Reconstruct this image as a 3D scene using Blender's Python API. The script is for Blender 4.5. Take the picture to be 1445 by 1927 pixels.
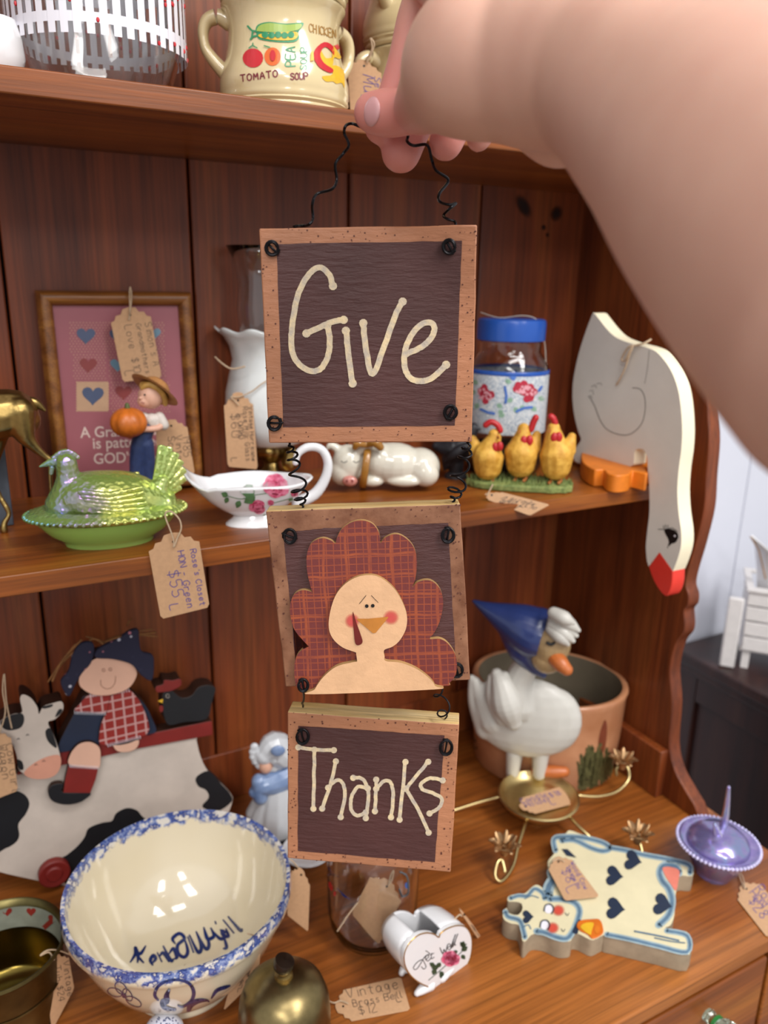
import bpy, bmesh, math, random
from mathutils import Vector as V, Matrix
random.seed(7)
PI = math.pi
SC = bpy.context.scene
COL = SC.collection
for o in list(bpy.data.objects):
    bpy.data.objects.remove(o)

# ------------------------------------------------------------------ camera
IW, IH, FP = 1445.0, 1927.0, 1471.7
CAMP = V((0, 0, 1.4437))
CR = V((0.88285549, -0.46926297, 0.01893285))
CU = V((0.11752403, 0.25977691, 0.95849051))
CF = V((0.45470242, 0.84398354, -0.28449515))
cam_d = bpy.data.cameras.new('camera')
cam = bpy.data.objects.new('camera', cam_d)
COL.objects.link(cam)
cam.matrix_world = Matrix(((CR.x, CU.x, -CF.x, CAMP.x), (CR.y, CU.y, -CF.y, CAMP.y), (CR.z, CU.z, -CF.z, CAMP.z), (0, 0, 0, 1)))
cam_d.sensor_fit = 'HORIZONTAL'
cam_d.sensor_width = 36
cam_d.lens = FP / IW * 36
cam_d.clip_start = 0.01
cam_d.dof.use_dof = True
cam_d.dof.focus_distance = 0.49
cam_d.dof.aperture_fstop = 9.5
SC.camera = cam

# ------------------------------------------------------------------ light
w = bpy.data.worlds.new('world'); SC.world = w; w.use_nodes = True
bg = w.node_tree.nodes['Background']
bg.inputs[0].default_value = (0.98, 0.98, 1.0, 1)
bg.inputs[1].default_value = 0.52
def area(name, loc, target, sx, sy, power, col=(1, 0.975, 0.95)):
    l = bpy.data.lights.new(name, 'AREA'); l.shape = 'RECTANGLE'; l.size = sx; l.size_y = sy
    l.energy = power; l.color = col
    o = bpy.data.objects.new(name, l); COL.objects.link(o); o.location = loc
    o.rotation_euler = (V(target) - V(loc)).to_track_quat('-Z', 'Y').to_euler()
    return o
# fluorescent troffers of the shop ceiling, in front of the hutch
for i, (x, y) in enumerate([(-0.9, -1.4), (0.9, -1.0), (-0.9, -3.2), (0.9, -2.8)]):
    area('ceiling_troffer', (x, y, 2.75), (x, y, 0), 0.5, 1.2, [21, 29, 24, 24][i])
area('ceiling_troffer', (0.35, -0.35, 2.75), (0.35, -0.35, 0), 1.2, 0.3, 11)
SC.view_settings.view_transform = 'Standard'
SC.view_settings.look = 'None'
SC.view_settings.exposure = 0.45
SC.view_settings.gamma = 1.0
SC.view_settings.use_curve_mapping = False

# ------------------------------------------------------------------ pixel helpers (a photo pixel gives a line of sight; every object stands at its own real distance)
def ray(x, y):
    return CF + CR * ((x - IW / 2) / FP) - CU * ((y - IH / 2) / FP)
def onz(x, y, z):
    d = ray(x, y); return CAMP + d * ((z - CAMP.z) / d.z)
def ony(x, y, Y):
    d = ray(x, y); return CAMP + d * (Y / d.y)
def onx(x, y, X):
    d = ray(x, y); return CAMP + d * (X / d.x)
def atd(x, y, t):
    return CAMP + ray(x, y) * t

# ------------------------------------------------------------------ materials
def lin(c):
    if isinstance(c, str):
        c = [int(c[i:i + 2], 16) / 255 for i in (0, 2, 4)]
    return tuple(((x / 12.92) if x <= 0.04045 else ((x + 0.055) / 1.055) ** 2.4) for x in c) + (1,)
MATS = {}
def nmat(name):
    m = bpy.data.materials.new(name); m.use_nodes = True
    nt = m.node_tree; b = nt.nodes['Principled BSDF']
    return m, nt, b
def N(nt, t, **kw):
    n = nt.nodes.new(t)
    for k, v in kw.items():
        setattr(n, k, v)
    return n
def mapping(nt, scale, coord='Object', rot=(0, 0, 0)):
    tc = N(nt, 'ShaderNodeTexCoord'); mp = N(nt, 'ShaderNodeMapping')
    mp.inputs['Scale'].default_value = scale; mp.inputs['Rotation'].default_value = rot
    nt.links.new(tc.outputs[coord], mp.inputs[0]); return mp.outputs[0]
def noise(nt, vec, sc, det=3, rough=0.5, dist=0):
    n = N(nt, 'ShaderNodeTexNoise'); n.inputs['Scale'].default_value = sc; n.inputs['Detail'].default_value = det
    n.inputs['Roughness'].default_value = rough; n.inputs['Distortion'].default_value = dist
    nt.links.new(vec, n.inputs['Vector']); return n.outputs[0]
def ramp(nt, fac, stops, interp='LINEAR'):
    r = N(nt, 'ShaderNodeValToRGB'); e = r.color_ramp.elements; r.color_ramp.interpolation = interp
    while len(e) < len(stops): e.new(0.5)
    for i, (p, c) in enumerate(stops):
        e[i].position = p; e[i].color = lin(c)
    nt.links.new(fac, r.inputs[0]); return r.outputs[0]
def mixc(nt, fac, a, b, mode='MIX'):
    n = N(nt, 'ShaderNodeMix', data_type='RGBA', blend_type=mode)
    for s, v in ((0, fac), (6, a), (7, b)):
        if hasattr(v, 'links'): nt.links.new(v, n.inputs[s])
        else: n.inputs[s].default_value = v if s == 0 else (lin(v) if isinstance(v, str) else v)
    return n.outputs[2]
def math_(nt, op, a, b=None):
    n = N(nt, 'ShaderNodeMath', operation=op)
    for i, v in enumerate((a, b)):
        if v is None: continue
        if hasattr(v, 'links'): nt.links.new(v, n.inputs[i])
        else: n.inputs[i].default_value = v
    return n.outputs[0]
def bump(nt, b, h, strength=0.3, dist=0.001):
    n = N(nt, 'ShaderNodeBump'); n.inputs['Strength'].default_value = strength; n.inputs['Distance'].default_value = dist
    nt.links.new(h, n.inputs['Height']); nt.links.new(n.outputs[0], b.inputs['Normal'])
def paint(name, col, rough=0.5, metal=0, var=0.12, scale=60, bmp=0.0, coat=0, spec=0.5, dark=None, bs=None, st=(1, 1, 1)):
    if name in MATS: return MATS[name]
    m, nt, b = nmat(name)
    v = mapping(nt, (1, 1, 1)); nz = noise(nt, v, scale, 4, 0.6)
    c = lin(col); d = lin(dark) if dark else tuple(x * (1 - var * 2) for x in c[:3]) + (1,)
    f = ramp(nt, nz, [(0.35, '000000'), (0.65, 'ffffff')])
    nt.links.new(mixc(nt, f, d, c), b.inputs['Base Color'])
    b.inputs['Roughness'].default_value = rough; b.inputs['Metallic'].default_value = metal
    b.inputs['Coat Weight'].default_value = coat; b.inputs['Coat Roughness'].default_value = 0.05
    b.inputs['Specular IOR Level'].default_value = spec
    if bmp: bump(nt, b, noise(nt, mapping(nt, st), bs or scale * 2, 5, 0.65), bmp, 0.001)
    MATS[name] = m; return m
def wood(name, c1, c2, c3, axis='Z', sc=1.0, rough=0.4, bmp=0.12, contrast=(0.3, 0.5, 0.72), knots=False, coat=0.0):
    if name in MATS: return MATS[name]
    m, nt, b = nmat(name)
    s = {'Z': (9, 9, 0.9), 'X': (0.9, 9, 9), 'Y': (9, 0.9, 9)}[axis]
    oi = N(nt, 'ShaderNodeObjectInfo')
    tc = N(nt, 'ShaderNodeTexCoord'); add = N(nt, 'ShaderNodeVectorMath', operation='ADD')
    ms = N(nt, 'ShaderNodeMath', operation='MULTIPLY'); ms.inputs[1].default_value = 3.7
    nt.links.new(oi.outputs['Random'], ms.inputs[0])
    nt.links.new(tc.outputs['Object'], add.inputs[0]); nt.links.new(ms.outputs[0], add.inputs[1])
    mp = N(nt, 'ShaderNodeMapping'); mp.inputs['Scale'].default_value = tuple(x * sc for x in s)
    nt.links.new(add.outputs[0], mp.inputs[0])
    n1 = noise(nt, mp.outputs[0], 2.2, 3, 0.55, 0.6)
    mp2 = N(nt, 'ShaderNodeMapping'); mp2.inputs['Scale'].default_value = tuple((x * sc * (9 if x > 1 else 2)) for x in s)
    nt.links.new(add.outputs[0], mp2.inputs[0])
    n2 = noise(nt, mp2.outputs[0], 3.0, 6, 0.7, 0.3)
    base = ramp(nt, n1, [(contrast[0], c1), (contrast[1], c2), (contrast[2], c3)])
    fine = ramp(nt, n2, [(0.35, 'a8a8a8'), (0.6, 'ffffff')])
    nt.links.new(mixc(nt, 0.75, base, fine, 'MULTIPLY'), b.inputs['Base Color'])
    b.inputs['Roughness'].default_value = rough
    b.inputs['Coat Weight'].default_value = coat; b.inputs['Coat Roughness'].default_value = 0.25
    bump(nt, b, n2, bmp, 0.001)
    MATS[name] = m; return m
def glass(name, col='ffffff', rough=0.0, ior=1.45, film=0, trans=1.0, metal=0):
    if name in MATS: return MATS[name]
    m, nt, b = nmat(name)
    b.inputs['Base Color'].default_value = lin(col); b.inputs['Roughness'].default_value = rough
    b.inputs['Transmission Weight'].default_value = trans; b.inputs['IOR'].default_value = ior; b.inputs['Metallic'].default_value = metal
    if film:
        b.inputs['Thin Film Thickness'].default_value = film; b.inputs['Thin Film IOR'].default_value = 1.9
    MATS[name] = m; return m

# ------------------------------------------------------------------ mesh builder
class G:
    def __init__(s): s.v = []; s.f = []
    def add(s, vs, fs):
        o = len(s.v); s.v += [V(p) for p in vs]; s.f += [tuple(i + o for i in f) for f in fs]; return s
    def box(s, a, b):
        (x0, y0, z0), (x1, y1, z1) = a, b
        return s.add([(x0, y0, z0), (x1, y0, z0), (x1, y1, z0), (x0, y1, z0), (x0, y0, z1), (x1, y0, z1), (x1, y1, z1), (x0, y1, z1)],
                     [(3, 2, 1, 0), (4, 5, 6, 7), (0, 1, 5, 4), (1, 2, 6, 5), (2, 3, 7, 6), (3, 0, 4, 7)])
    def tube(s, path, r, n=8, closed=False, up=None, rnd=True):
        path = [V(p) for p in path]; L = len(path)
        if not isinstance(r, (list, tuple)): r = [r] * L
        r = [x if isinstance(x, (list, tuple)) else (x, x) for x in r]
        if rnd and not closed:      # rounded ends
            d0 = (path[0] - path[1]).normalized(); d1 = (path[-1] - path[-2]).normalized()
            a, b = r[0], r[-1]; p0, p1 = path[0], path[-1]
            pre = [(p0 + d0 * min(a) * k, (a[0] * q, a[1] * q)) for k, q in ((0.97, 0.22), (0.75, 0.66), (0.4, 0.92))]
            post = [(p1 + d1 * min(b) * k, (b[0] * q, b[1] * q)) for k, q in ((0.4, 0.92), (0.75, 0.66), (0.97, 0.22))]
            path = [q[0] for q in pre] + path + [q[0] for q in post]; r = [q[1] for q in pre] + list(r) + [q[1] for q in post]; L = len(path)
        vs = []; u = None
        for i in range(L):
            a = path[i - 1] if (i > 0 or closed) else path[i]; b = path[(i + 1) % L] if (i < L - 1 or closed) else path[i]
            t = (b - a)
            t = t.normalized() if t.length > 1e-9 else V((0, 0, 1))
            if up is not None: u = V(up)
            elif u is None: u = V((0, 0, 1)) if abs(t.z) < 0.9 else V((1, 0, 0))
            sd = t.cross(u)
            if sd.length < 1e-6: sd = t.cross(V((0.3, 1, 0.2)))
            sd.normalize(); uu = sd.cross(t).normalized()
            if up is None: u = uu
            for k in range(n):
                an = 2 * PI * k / n
                vs.append(path[i] + sd * (math.cos(an) * r[i][0]) + uu * (math.sin(an) * r[i][1]))
        fs = []
        for i in range(L if closed else L - 1):
            j = (i + 1) % L
            for k in range(n):
                k2 = (k + 1) % n
                fs.append((i * n + k, i * n + k2, j * n + k2, j * n + k))
        if not closed:
            fs.append(tuple(range(n))[::-1]); fs.append(tuple((L - 1) * n + k for k in range(n)))
        return s.add(vs, fs)
    def lathe(s, prof, n=48, c=(0, 0, 0), sx=1, sy=1, fn=None):
        c = V(c); vs = []; fs = []; L = len(prof)
        for (r, z) in prof:
            for k in range(n):
                a = 2 * PI * k / n; rr = max(r, 1e-5)
                if fn: rr = rr + fn(a, r, z)
                vs.append(c + V((rr * math.cos(a) * sx, rr * math.sin(a) * sy, z)))
        for i in range(L - 1):
            for k in range(n):
                k2 = (k + 1) % n; fs.append((i * n + k, i * n + k2, (i + 1) * n + k2, (i + 1) * n + k))
        return s.add(vs, fs)
    def ell(s, c, r, n=20, m=12, rot=None):
        c = V(c); vs = []; fs = []
        if not isinstance(r, (list, tuple)): r = (r, r, r)
        for i in range(m + 1):
            t = PI * i / m
            for k in range(n):
                a = 2 * PI * k / n; q = max(math.sin(t), 1e-3)
                p = V((q * math.cos(a) * r[0], q * math.sin(a) * r[1], -math.cos(t) * r[2]))
                if rot is not None: p = rot @ p
                vs.append(c + p)
        for i in range(m):
            for k in range(n):
                k2 = (k + 1) % n; fs.append((i * n + k, i * n + k2, (i + 1) * n + k2, (i + 1) * n + k))
        fs.append(tuple(range(n))[::-1]); fs.append(tuple(m * n + k for k in range(n)))
        return s.add(vs, fs)
    def prism(s, pts, z0, z1, fn=None):
        n = len(pts); ar = sum(pts[i][0] * pts[(i + 1) % n][1] - pts[(i + 1) % n][0] * pts[i][1] for i in range(n))
        if (ar < 0) != (z1 < z0): pts = pts[::-1]
        vs = [(p[0], p[1], z0) for p in pts] + [(p[0], p[1], z1) for p in pts]
        if fn: vs = [fn(q) for q in vs]
        fs = [tuple(range(n))[::-1], tuple(range(n, 2 * n))] + [(i, (i + 1) % n, n + (i + 1) % n, n + i) for i in range(n)]
        return s.add(vs, fs)
    def xf(s, M):
        s.v = [M @ p for p in s.v]; return s
def finish(o, smooth=40, bevel=0, solid=0, voxel=0, sm=0, sub=0):
    me = o.data
    if smooth:
        for p in me.polygons: p.use_smooth = True
        me.set_sharp_from_angle(angle=math.radians(smooth))
    if voxel:
        r = o.modifiers.new('r', 'REMESH'); r.mode = 'VOXEL'; r.voxel_size = voxel; r.use_smooth_shade = True
    if sm:
        q = o.modifiers.new('s', 'SMOOTH'); q.factor = 0.6; q.iterations = sm
    if solid:
        q = o.modifiers.new('so', 'SOLIDIFY'); q.thickness = solid; q.offset = -1
    if sub:
        q = o.modifiers.new('ss', 'SUBSURF'); q.levels = sub; q.render_levels = sub
    if bevel:
        q = o.modifiers.new('b', 'BEVEL'); q.width = bevel; q.segments = 2; q.limit_method = 'ANGLE'; q.angle_limit = math.radians(40)
def obj(name, g, m, parent=None, label=None, smooth=40, **kw):
    me = bpy.data.meshes.new(name); me.from_pydata([tuple(p) for p in g.v], [], g.f); me.update()
    if m is not None: me.materials.append(m)
    o = bpy.data.objects.new(name, me); COL.objects.link(o)
    if parent is not None: o.parent = parent
    if label: o['label'] = label
    finish(o, smooth, **kw)
    return o
def thing(name, label, cat, M=None, group=None, kind=None):
    o = bpy.data.objects.new(name, None); COL.objects.link(o); o.empty_display_size = 0.02
    if M is not None: o.matrix_world = M
    o['label'] = label; o['category'] = cat
    if group: o['group'] = group
    if kind: o['kind'] = kind
    return o
def single(o, label, cat, M=None, group=None):
    o['label'] = label; o['category'] = cat
    if M is not None: o.matrix_world = M
    if group: o['group'] = group
    return o

# frames: local axes X right, Y up, Z towards the viewer (plates) / X right, Y away, Z up (standing things)
def frame(o, x, y):
    x = V(x).normalized(); z = x.cross(V(y)).normalized(); y = z.cross(x)
    return Matrix(((x.x, y.x, z.x, o[0]), (x.y, y.y, z.y, o[1]), (x.z, y.z, z.z, o[2]), (0, 0, 0, 1)))
def hit(M, px, py, h=0.0):          # sight line meets the local plane z = h
    Mi = M.inverted(); o = Mi @ CAMP; d = (Mi.to_3x3() @ ray(px, py))
    return o + d * ((h - o.z) / d.z)
def T(M, pts, h=0.0):
    return [tuple(hit(M, p[0], p[1], h)[:2]) for p in pts]
class Fig:                           # a standing thing; local X right, Y away, Z up
    def __init__(s, px, py, z=None, y=None, at=None, yaw=None):
        s.o = at if at is not None else (onz(px, py, z) if z is not None else ony(px, py, y))
        d = V((s.o.x, s.o.y, 0)).normalized()
        if yaw is None: X = V((d.y, -d.x, 0))
        else: X = V((math.cos(yaw), math.sin(yaw), 0))
        Y = V((-X.y, X.x, 0)); s.X = X; s.Y = Y
        s.M = Matrix(((X.x, Y.x, 0, s.o.x), (X.y, Y.y, 0, s.o.y), (0, 0, 1, s.o.z), (0, 0, 0, 1)))
        s.Mi = s.M.inverted(); s.s = (s.o - CAMP).dot(CF) / FP
    def P(s, px, py, dy=0.0):
        o = s.Mi @ CAMP; d = s.Mi.to_3x3() @ ray(px, py)
        return o + d * ((dy - o.y) / d.y)
    def cyl(s, rf, off=0.0006, sy=1.0):      # sight line meets a body of revolution of radius rf(z)
        def h(px, py):
            o = s.Mi @ CAMP; d = s.Mi.to_3x3() @ ray(px, py); z = (o + d * ((0 - o.y) / d.y)).z
            for _ in range(12):
                r = rf(z) + off; a = d.x ** 2 + (d.y / sy) ** 2; b = 2 * (o.x * d.x + o.y * d.y / sy ** 2); c = o.x ** 2 + (o.y / sy) ** 2 - r * r
                q = max(b * b - 4 * a * c, 0); t = (-b - math.sqrt(q)) / (2 * a); p = o + d * t; z = 0.5 * z + 0.5 * p.z
            return p
        return h
def prof_r(prof):                    # radius at a height from a lathe profile (outer wall, listed bottom to top)
    def rf(z):
        for (r0, z0), (r1, z1) in zip(prof, prof[1:]):
            if z0 <= z <= z1: return r0 + (r1 - r0) * (z - z0) / max(z1 - z0, 1e-6)
        return prof[0][0] if z < prof[0][1] else prof[-1][0]
    return rf

# ------------------------------------------------------------------ 2D drawing
def smooth2(pts, n=6, closed=True):
    L = len(pts); out = []
    for i in range(L if closed else L - 1):
        p = [pts[(i + k) % L] if closed else pts[min(max(i + k, 0), L - 1)] for k in (-1, 0, 1, 2)]
        for j in range(n):
            t = j / n
            out.append(tuple(0.5 * (2 * p[1][a] + (p[2][a] - p[0][a]) * t + (2 * p[0][a] - 5 * p[1][a] + 4 * p[2][a] - p[3][a]) * t * t + (-p[0][a] + 3 * p[1][a] - 3 * p[2][a] + p[3][a]) * t ** 3) for a in range(len(p[1]))))
    if not closed: out.append(tuple(pts[-1]))
    return out
def zm(pts, ox, oy, s):              # crop coordinates to photo pixels
    return [(ox + p[0] / s, oy + p[1] / s) for p in pts]
def circ(c, r, n=16, ry=None, rot=0):
    ry = ry or r
    return [(c[0] + r * math.cos(2 * PI * k / n) * math.cos(rot) - ry * math.sin(2 * PI * k / n) * math.sin(rot), c[1] + r * math.cos(2 * PI * k / n) * math.sin(rot) + ry * math.sin(2 * PI * k / n) * math.cos(rot)) for k in range(n)]
def heart(c, r, rot=0, sy=1.0):
    out = []
    for k in range(20):
        t = 2 * PI * k / 20
        x = 16 * math.sin(t) ** 3 / 16; y = -(13 * math.cos(t) - 5 * math.cos(2 * t) - 2 * math.cos(3 * t) - math.cos(4 * t)) / 16 * sy
        out.append((c[0] + r * (x * math.cos(rot) - y * math.sin(rot)), c[1] + r * (x * math.sin(rot) + y * math.cos(rot))))
    return out
def stroke(pts, w, dots=0):
    """ribbon with round ends and joints as a list of polygons"""
    out = []
    pts = [V((p[0], p[1])) for p in pts]
    L = []; Rr = []
    for i, p in enumerate(pts):
        a = pts[max(i - 1, 0)]; b = pts[min(i + 1, len(pts) - 1)]; d = (b - a)
        if d.length < 1e-9: d = V((1, 0))
        d.normalize(); n = V((-d.y, d.x)) * (w / 2); L.append(p + n); Rr.append(p - n)
    for i in range(len(pts) - 1): out.append([tuple(L[i]), tuple(L[i + 1]), tuple(Rr[i + 1]), tuple(Rr[i])])
    rr = dots or w / 2
    out.append(circ(pts[0], rr, 10)); out.append(circ(pts[-1], rr, 10))
    return out
def decal(name, polys, m, parent, h, off=0.0, cut=None, label=None):
    """flat print: polygons in photo pixels laid on the surface that h(px, py) finds"""
    bm = bmesh.new()
    for P in polys:
        try: bm.faces.new([bm.verts.new((p[0], p[1], 0)) for p in P])
        except ValueError: pass
    if cut:
        xs = [p[0] for P in polys for p in P]; ys = [p[1] for P in polys for p in P]
        x = min(xs)
        while x < max(xs):
            x += cut; bmesh.ops.bisect_plane(bm, geom=bm.verts[:] + bm.edges[:] + bm.faces[:], plane_co=(x, 0, 0), plane_no=(1, 0, 0))
        y = min(ys)
        while y < max(ys):
            y += cut; bmesh.ops.bisect_plane(bm, geom=bm.verts[:] + bm.edges[:] + bm.faces[:], plane_co=(0, y, 0), plane_no=(0, 1, 0))
    for v in bm.verts: v.co = h(v.co.x, v.co.y)
    bmesh.ops.triangulate(bm, faces=bm.faces[:])
    me = bpy.data.meshes.new(name); bm.to_mesh(me); bm.free(); me.materials.append(m)
    o = bpy.data.objects.new(name, me); COL.objects.link(o); o.parent = parent
    if label: o['label'] = label
    return o
def H(M, h=0.0004):
    return lambda x, y: hit(M, x, y, h)

# stroke lettering, 4 wide 6 tall, baseline 0
A_ = {
 'A': ['0,0 2,6 4,0', '0.8,2.2 3.2,2.2'], 'B': ['0,0 0,6 2.6,6 3.4,5 3,3.6 0,3.2', '2.6,3.3 4,2 3.2,0.2 0,0'], 'C': ['4,5 2.6,6 0.8,5.2 0,3 0.8,0.8 2.4,0 4,1'],
 'D': ['0,0 0,6 2.4,5.6 4,3 2.4,0.3 0,0'], 'E': ['4,6 0,6 0,0 4,0', '0,3 3,3'], 'G': ['4,5 2.4,6 0.4,4.6 0,2.4 1.2,0.2 3.4,0.4 4,2.6 2.4,2.6'],
 'H': ['0,0 0,6', '4,0 4,6', '0,3 4,3'], 'I': ['2,0 2,6'], 'K': ['0,0 0,6', '4,6 0,2.6 4,0'], 'L': ['0,6 0,0 3.4,0'], 'M': ['0,0 0.4,6 2,2 3.6,6 4,0'],
 'N': ['0,0 0,6 4,0 4,6'], 'O': ['2,6 0.4,5 0,3 0.5,0.8 2,0 3.5,0.8 4,3 3.5,5 2,6'], 'P': ['0,0 0,6 3,6 4,4.6 3,3 0,3'], 'R': ['0,0 0,6 3,6 3.8,4.6 3,3.2 0,3', '1.6,3 4,0'],
 'S': ['3.8,5.2 2,6 0.3,5 0.8,3.6 3.2,2.6 3.8,1 2,0 0,0.8'], 'T': ['0,6 4,6', '2,6 2,0'], 'U': ['0,6 0,1.4 2,0 4,1.4 4,6'], 'V': ['0,6 2,0 4,6'], 'W': ['0,6 1,0 2,4 3,0 4,6'], 'Y': ['0,6 2,3 4,6', '2,3 2,0'],
 'a': ['3.4,3.4 1.6,4 0.3,2.4 0.8,0.4 2.6,0.6 3.4,3.4 3.4,0.6 4,0'], 'b': ['0.4,6 0.4,0 2.6,0 3.6,1.8 2.6,3.6 0.4,3'], 'c': ['3.4,3.2 2,4 0.4,2.4 1,0.3 3.4,0.6'],
 'd': ['3.4,3.4 1.4,4 0.4,2 1.2,0 3.2,0.8', '3.4,6 3.4,0'], 'e': ['0.5,2 3.4,2.4 2.6,4 0.9,3.4 0.4,1.4 1.6,0 3.6,0.8'], 'g': ['3.2,3.6 1.2,4 0.6,2 2.2,0.8 3.2,3.6 3,-1.4 0.8,-1.6'],
 'h': ['0.4,6 0.4,0', '0.4,2.6 2.2,4 3.4,2.8 3.4,0'], 'i': ['2,4 2,0', '2,5.3 2.1,5.5'], 'k': ['0.4,6 0.4,0', '3,4 0.4,1.8 3.4,0'], 'l': ['1.4,6 1.4,1 2.4,0'], 'm': ['0,0 0,4', '0,3 1.2,4 2,3 2,0', '2,3 3.2,4 4,3 4,0'],
 'n': ['0.4,0 0.4,4', '0.4,2.8 2,4 3.4,2.8 3.4,0'], 'o': ['2,4 0.5,3 0.5,1 2,0 3.4,1 3.4,3 2,4'], 'p': ['0.4,4 0.4,-2', '0.4,3.4 2.4,4 3.4,2 2.2,0 0.4,0.6'], 'r': ['0.6,0 0.6,4', '0.6,2.6 2,4 3.4,3.6'],
 's': ['3.2,3.6 1.4,4 0.8,2.8 3,1.6 2.4,0.1 0.4,0.4'], 't': ['1.8,5.6 1.8,0.6 3,0', '0.4,4 3.2,4'], 'u': ['0.4,4 0.6,0.6 2,0 3.4,1.4 3.4,4 3.6,0'], 'v': ['0.4,4 2,0 3.6,4'], 'w': ['0,4 1,0 2,3 3,0 4,4'], 'y': ['0.4,4 2,0.8', '3.6,4 1.2,-2'],
 '0': ['2,6 0.4,5 0.2,1 2,0 3.6,1 3.8,5 2,6'], '1': ['1,5 2,6 2,0'], '2': ['0.2,5 2,6 3.6,4.6 0.2,0 3.8,0'], '4': ['2.8,0 2.8,6 0,2 4,2'], '5': ['3.6,6 0.6,6 0.4,3.4 2.8,3.6 3.6,1.4 1.8,0 0.2,0.6'], '6': ['3.2,5.6 0.8,4 0.2,1.6 2,0 3.6,1.4 2.4,3 0.4,2'],
 '8': ['2,3.2 0.4,4.6 2,6 3.6,4.6 2,3.2 0.2,1.4 2,0 3.8,1.4 2,3.2'], '9': ['3.6,4.4 2,6 0.4,4.4 2,3 3.6,4.4 3,0'], '$': ['3.6,4.8 2,5.4 0.5,4.6 1,3.4 3.2,2.6 3.6,1.2 2,0.4 0.2,1', '2,6.4 2,-0.6'], '-': ['0.6,2.4 3.2,2.4'], '.': ['1.8,0 2,0.2'], "'": ['2,6 1.8,4.8']}
def write(text, o, ux, uy, w=1.4, jit=0.15, adv=5.2):
    """strokes for text; ux, uy = pixel vectors of one font unit right / up"""
    out = []; x = 0.0; rr = random.Random(len(text) * 7 + int(o[0]))
    for ch in text:
        for st in A_.get(ch, []):
            pts = []
            for q in st.split():
                a, b = [float(t) for t in q.split(',')]
                a += x + rr.uniform(-jit, jit); b += rr.uniform(-jit, jit)
                pts.append((o[0] + ux[0] * a + uy[0] * b, o[1] + ux[1] * a + uy[1] * b))
            if len(pts) > 2: pts = smooth2(pts, 3, closed=False)
            out += stroke(pts, w)
        x += 3.2 if ch in "il.'I1 " else adv
    return out

# ================================================================== setting
ZT, ZTU, ZM, ZMU, ZC, ZR = 1.5734, 1.5563, 1.2234, 1.2062, 0.80, 0.8685
YB, YF, YCF, XR = 0.85, 0.621, 0.379, 0.748
M_back = wood('hutch back', '622b14', '86401e', '9c5628', 'Z', 0.8, 0.42, 0.15)
M_hutch = wood('hutch shelf', '6a3410', '8c4a18', 'a66222', 'X', 1.0, 0.36, 0.15)
M_top = wood('hutch counter', '7a4018', '985622', 'ad6a30', 'X', 0.8, 0.34, 0.12)
M_side = wood('hutch side', '582611', '783817', '8e4a20', 'Z', 1.0, 0.4, 0.12)
M_dark = wood('dark chest', '241210', '351a16', '44281f', 'Z', 1.0, 0.4, 0.1)
M_black = paint('backing', '1a0b07', 0.9)
M_wallw = paint('white wall paint', 'dde0ec', 0.55, var=0.02, scale=4)
M_floor = paint('floor', '8a8078', 0.5, var=0.05, scale=3)

fl = obj('floor', G().box((-4, -5, -0.05), (4, 1.2, 0)), M_floor); fl['kind'] = 'structure'
wb = obj('wall_back', G().box((-4, 0.925, 0), (4, 1.0, 2.8)), M_wallw); wb['kind'] = 'structure'
x = 0.80
while x < 2.6:
    obj('wall_plank', G().box((x, 0.912, 0.1), (x + 0.147, 0.9255, 2.7)), M_wallw, wb, bevel=0.002); x += 0.15

hutch = thing('hutch', 'reddish-brown pine display hutch whose shelves and counter carry all the trinkets', 'cabinet', Matrix.Translation((0, YB, 0)))
HI = Matrix.Translation((0, -YB, 0))
def hp(name, g, m, label=None, **kw):
    g.xf(HI); return obj(name, g, m, hutch, label, **kw)
seams = [0.5856 - 0.1801 * k for k in range(8)][::-1] + [XR + 0.004]
for a, b in zip(seams, seams[1:]):
    hp('back_board', G().box((a + 0.0012, YB, 0.70), (b - 0.0012, YB + 0.012, 2.02)), M_back, bevel=0.0018)
hp('light_stop_panel', G().box((-0.72, YB + 0.013, 0.1), (XR + 0.018, YB + 0.019, 2.02)), M_black)  # added behind the boards to stop light leaking through their gaps
hp('shelf', G().box((-0.70, YF, ZTU), (XR, YB, ZT)), M_hutch, bevel=0.0012)
hp('shelf', G().box((-0.70, YF, ZMU), (XR, YB, ZM)), M_hutch, bevel=0.0012)
hp('countertop', G().box((-0.74, YCF, ZC - 0.018), (XR + 0.035, YB + 0.012, ZC)), M_top, bevel=0.002)
hp('base_rail', G().box((-0.70, YB - 0.004, ZC), (XR - 0.013, YB, ZR)), M_back, bevel=0.001)
hp('base_rail', G().box((XR - 0.013, 0.60, ZC), (XR, YB, ZR)), M_side, bevel=0.0015)
inner = [(1392, 0), (1384, 120), (1362, 260), (1366, 420), (1352, 560), (1334, 690), (1332, 770), (1335, 830), (1330, 896), (1326, 957), (1311, 1022), (1297, 1070), (1291, 1100), (1296, 1120), (1295, 1138), (1288, 1148), (1288, 1160), (1289, 1176), (1286, 1192), (1274, 1208), (1265, 1236), (1261, 1270), (1265, 1326), (1260, 1402), (1270, 1450), (1290, 1488), (1307, 1516)]
pr = [onx(p[0], p[1], XR) for p in inner]
pr = smooth2([(0.60, 2.02)] + [(p.y, p.z) for p in pr], 4, closed=False)
pr = [(y, max(z, ZC)) for y, z in pr] + [(pr[-1][0] - 0.012, ZC), (YB + 0.019, ZC), (YB + 0.019, 2.02)]
def side(x0, x1):
    return G().prism(pr, x0, x1, lambda q: (q[2], q[0], q[1]))
hp('side_panel', side(XR, XR + 0.019), M_side, bevel=0.0015)
hp('side_panel', side(-0.719, -0.70), M_side)
hp('top_board', G().box((-0.74, 0.60, 2.02), (XR + 0.035, YB + 0.02, 2.04)), M_hutch)
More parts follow.
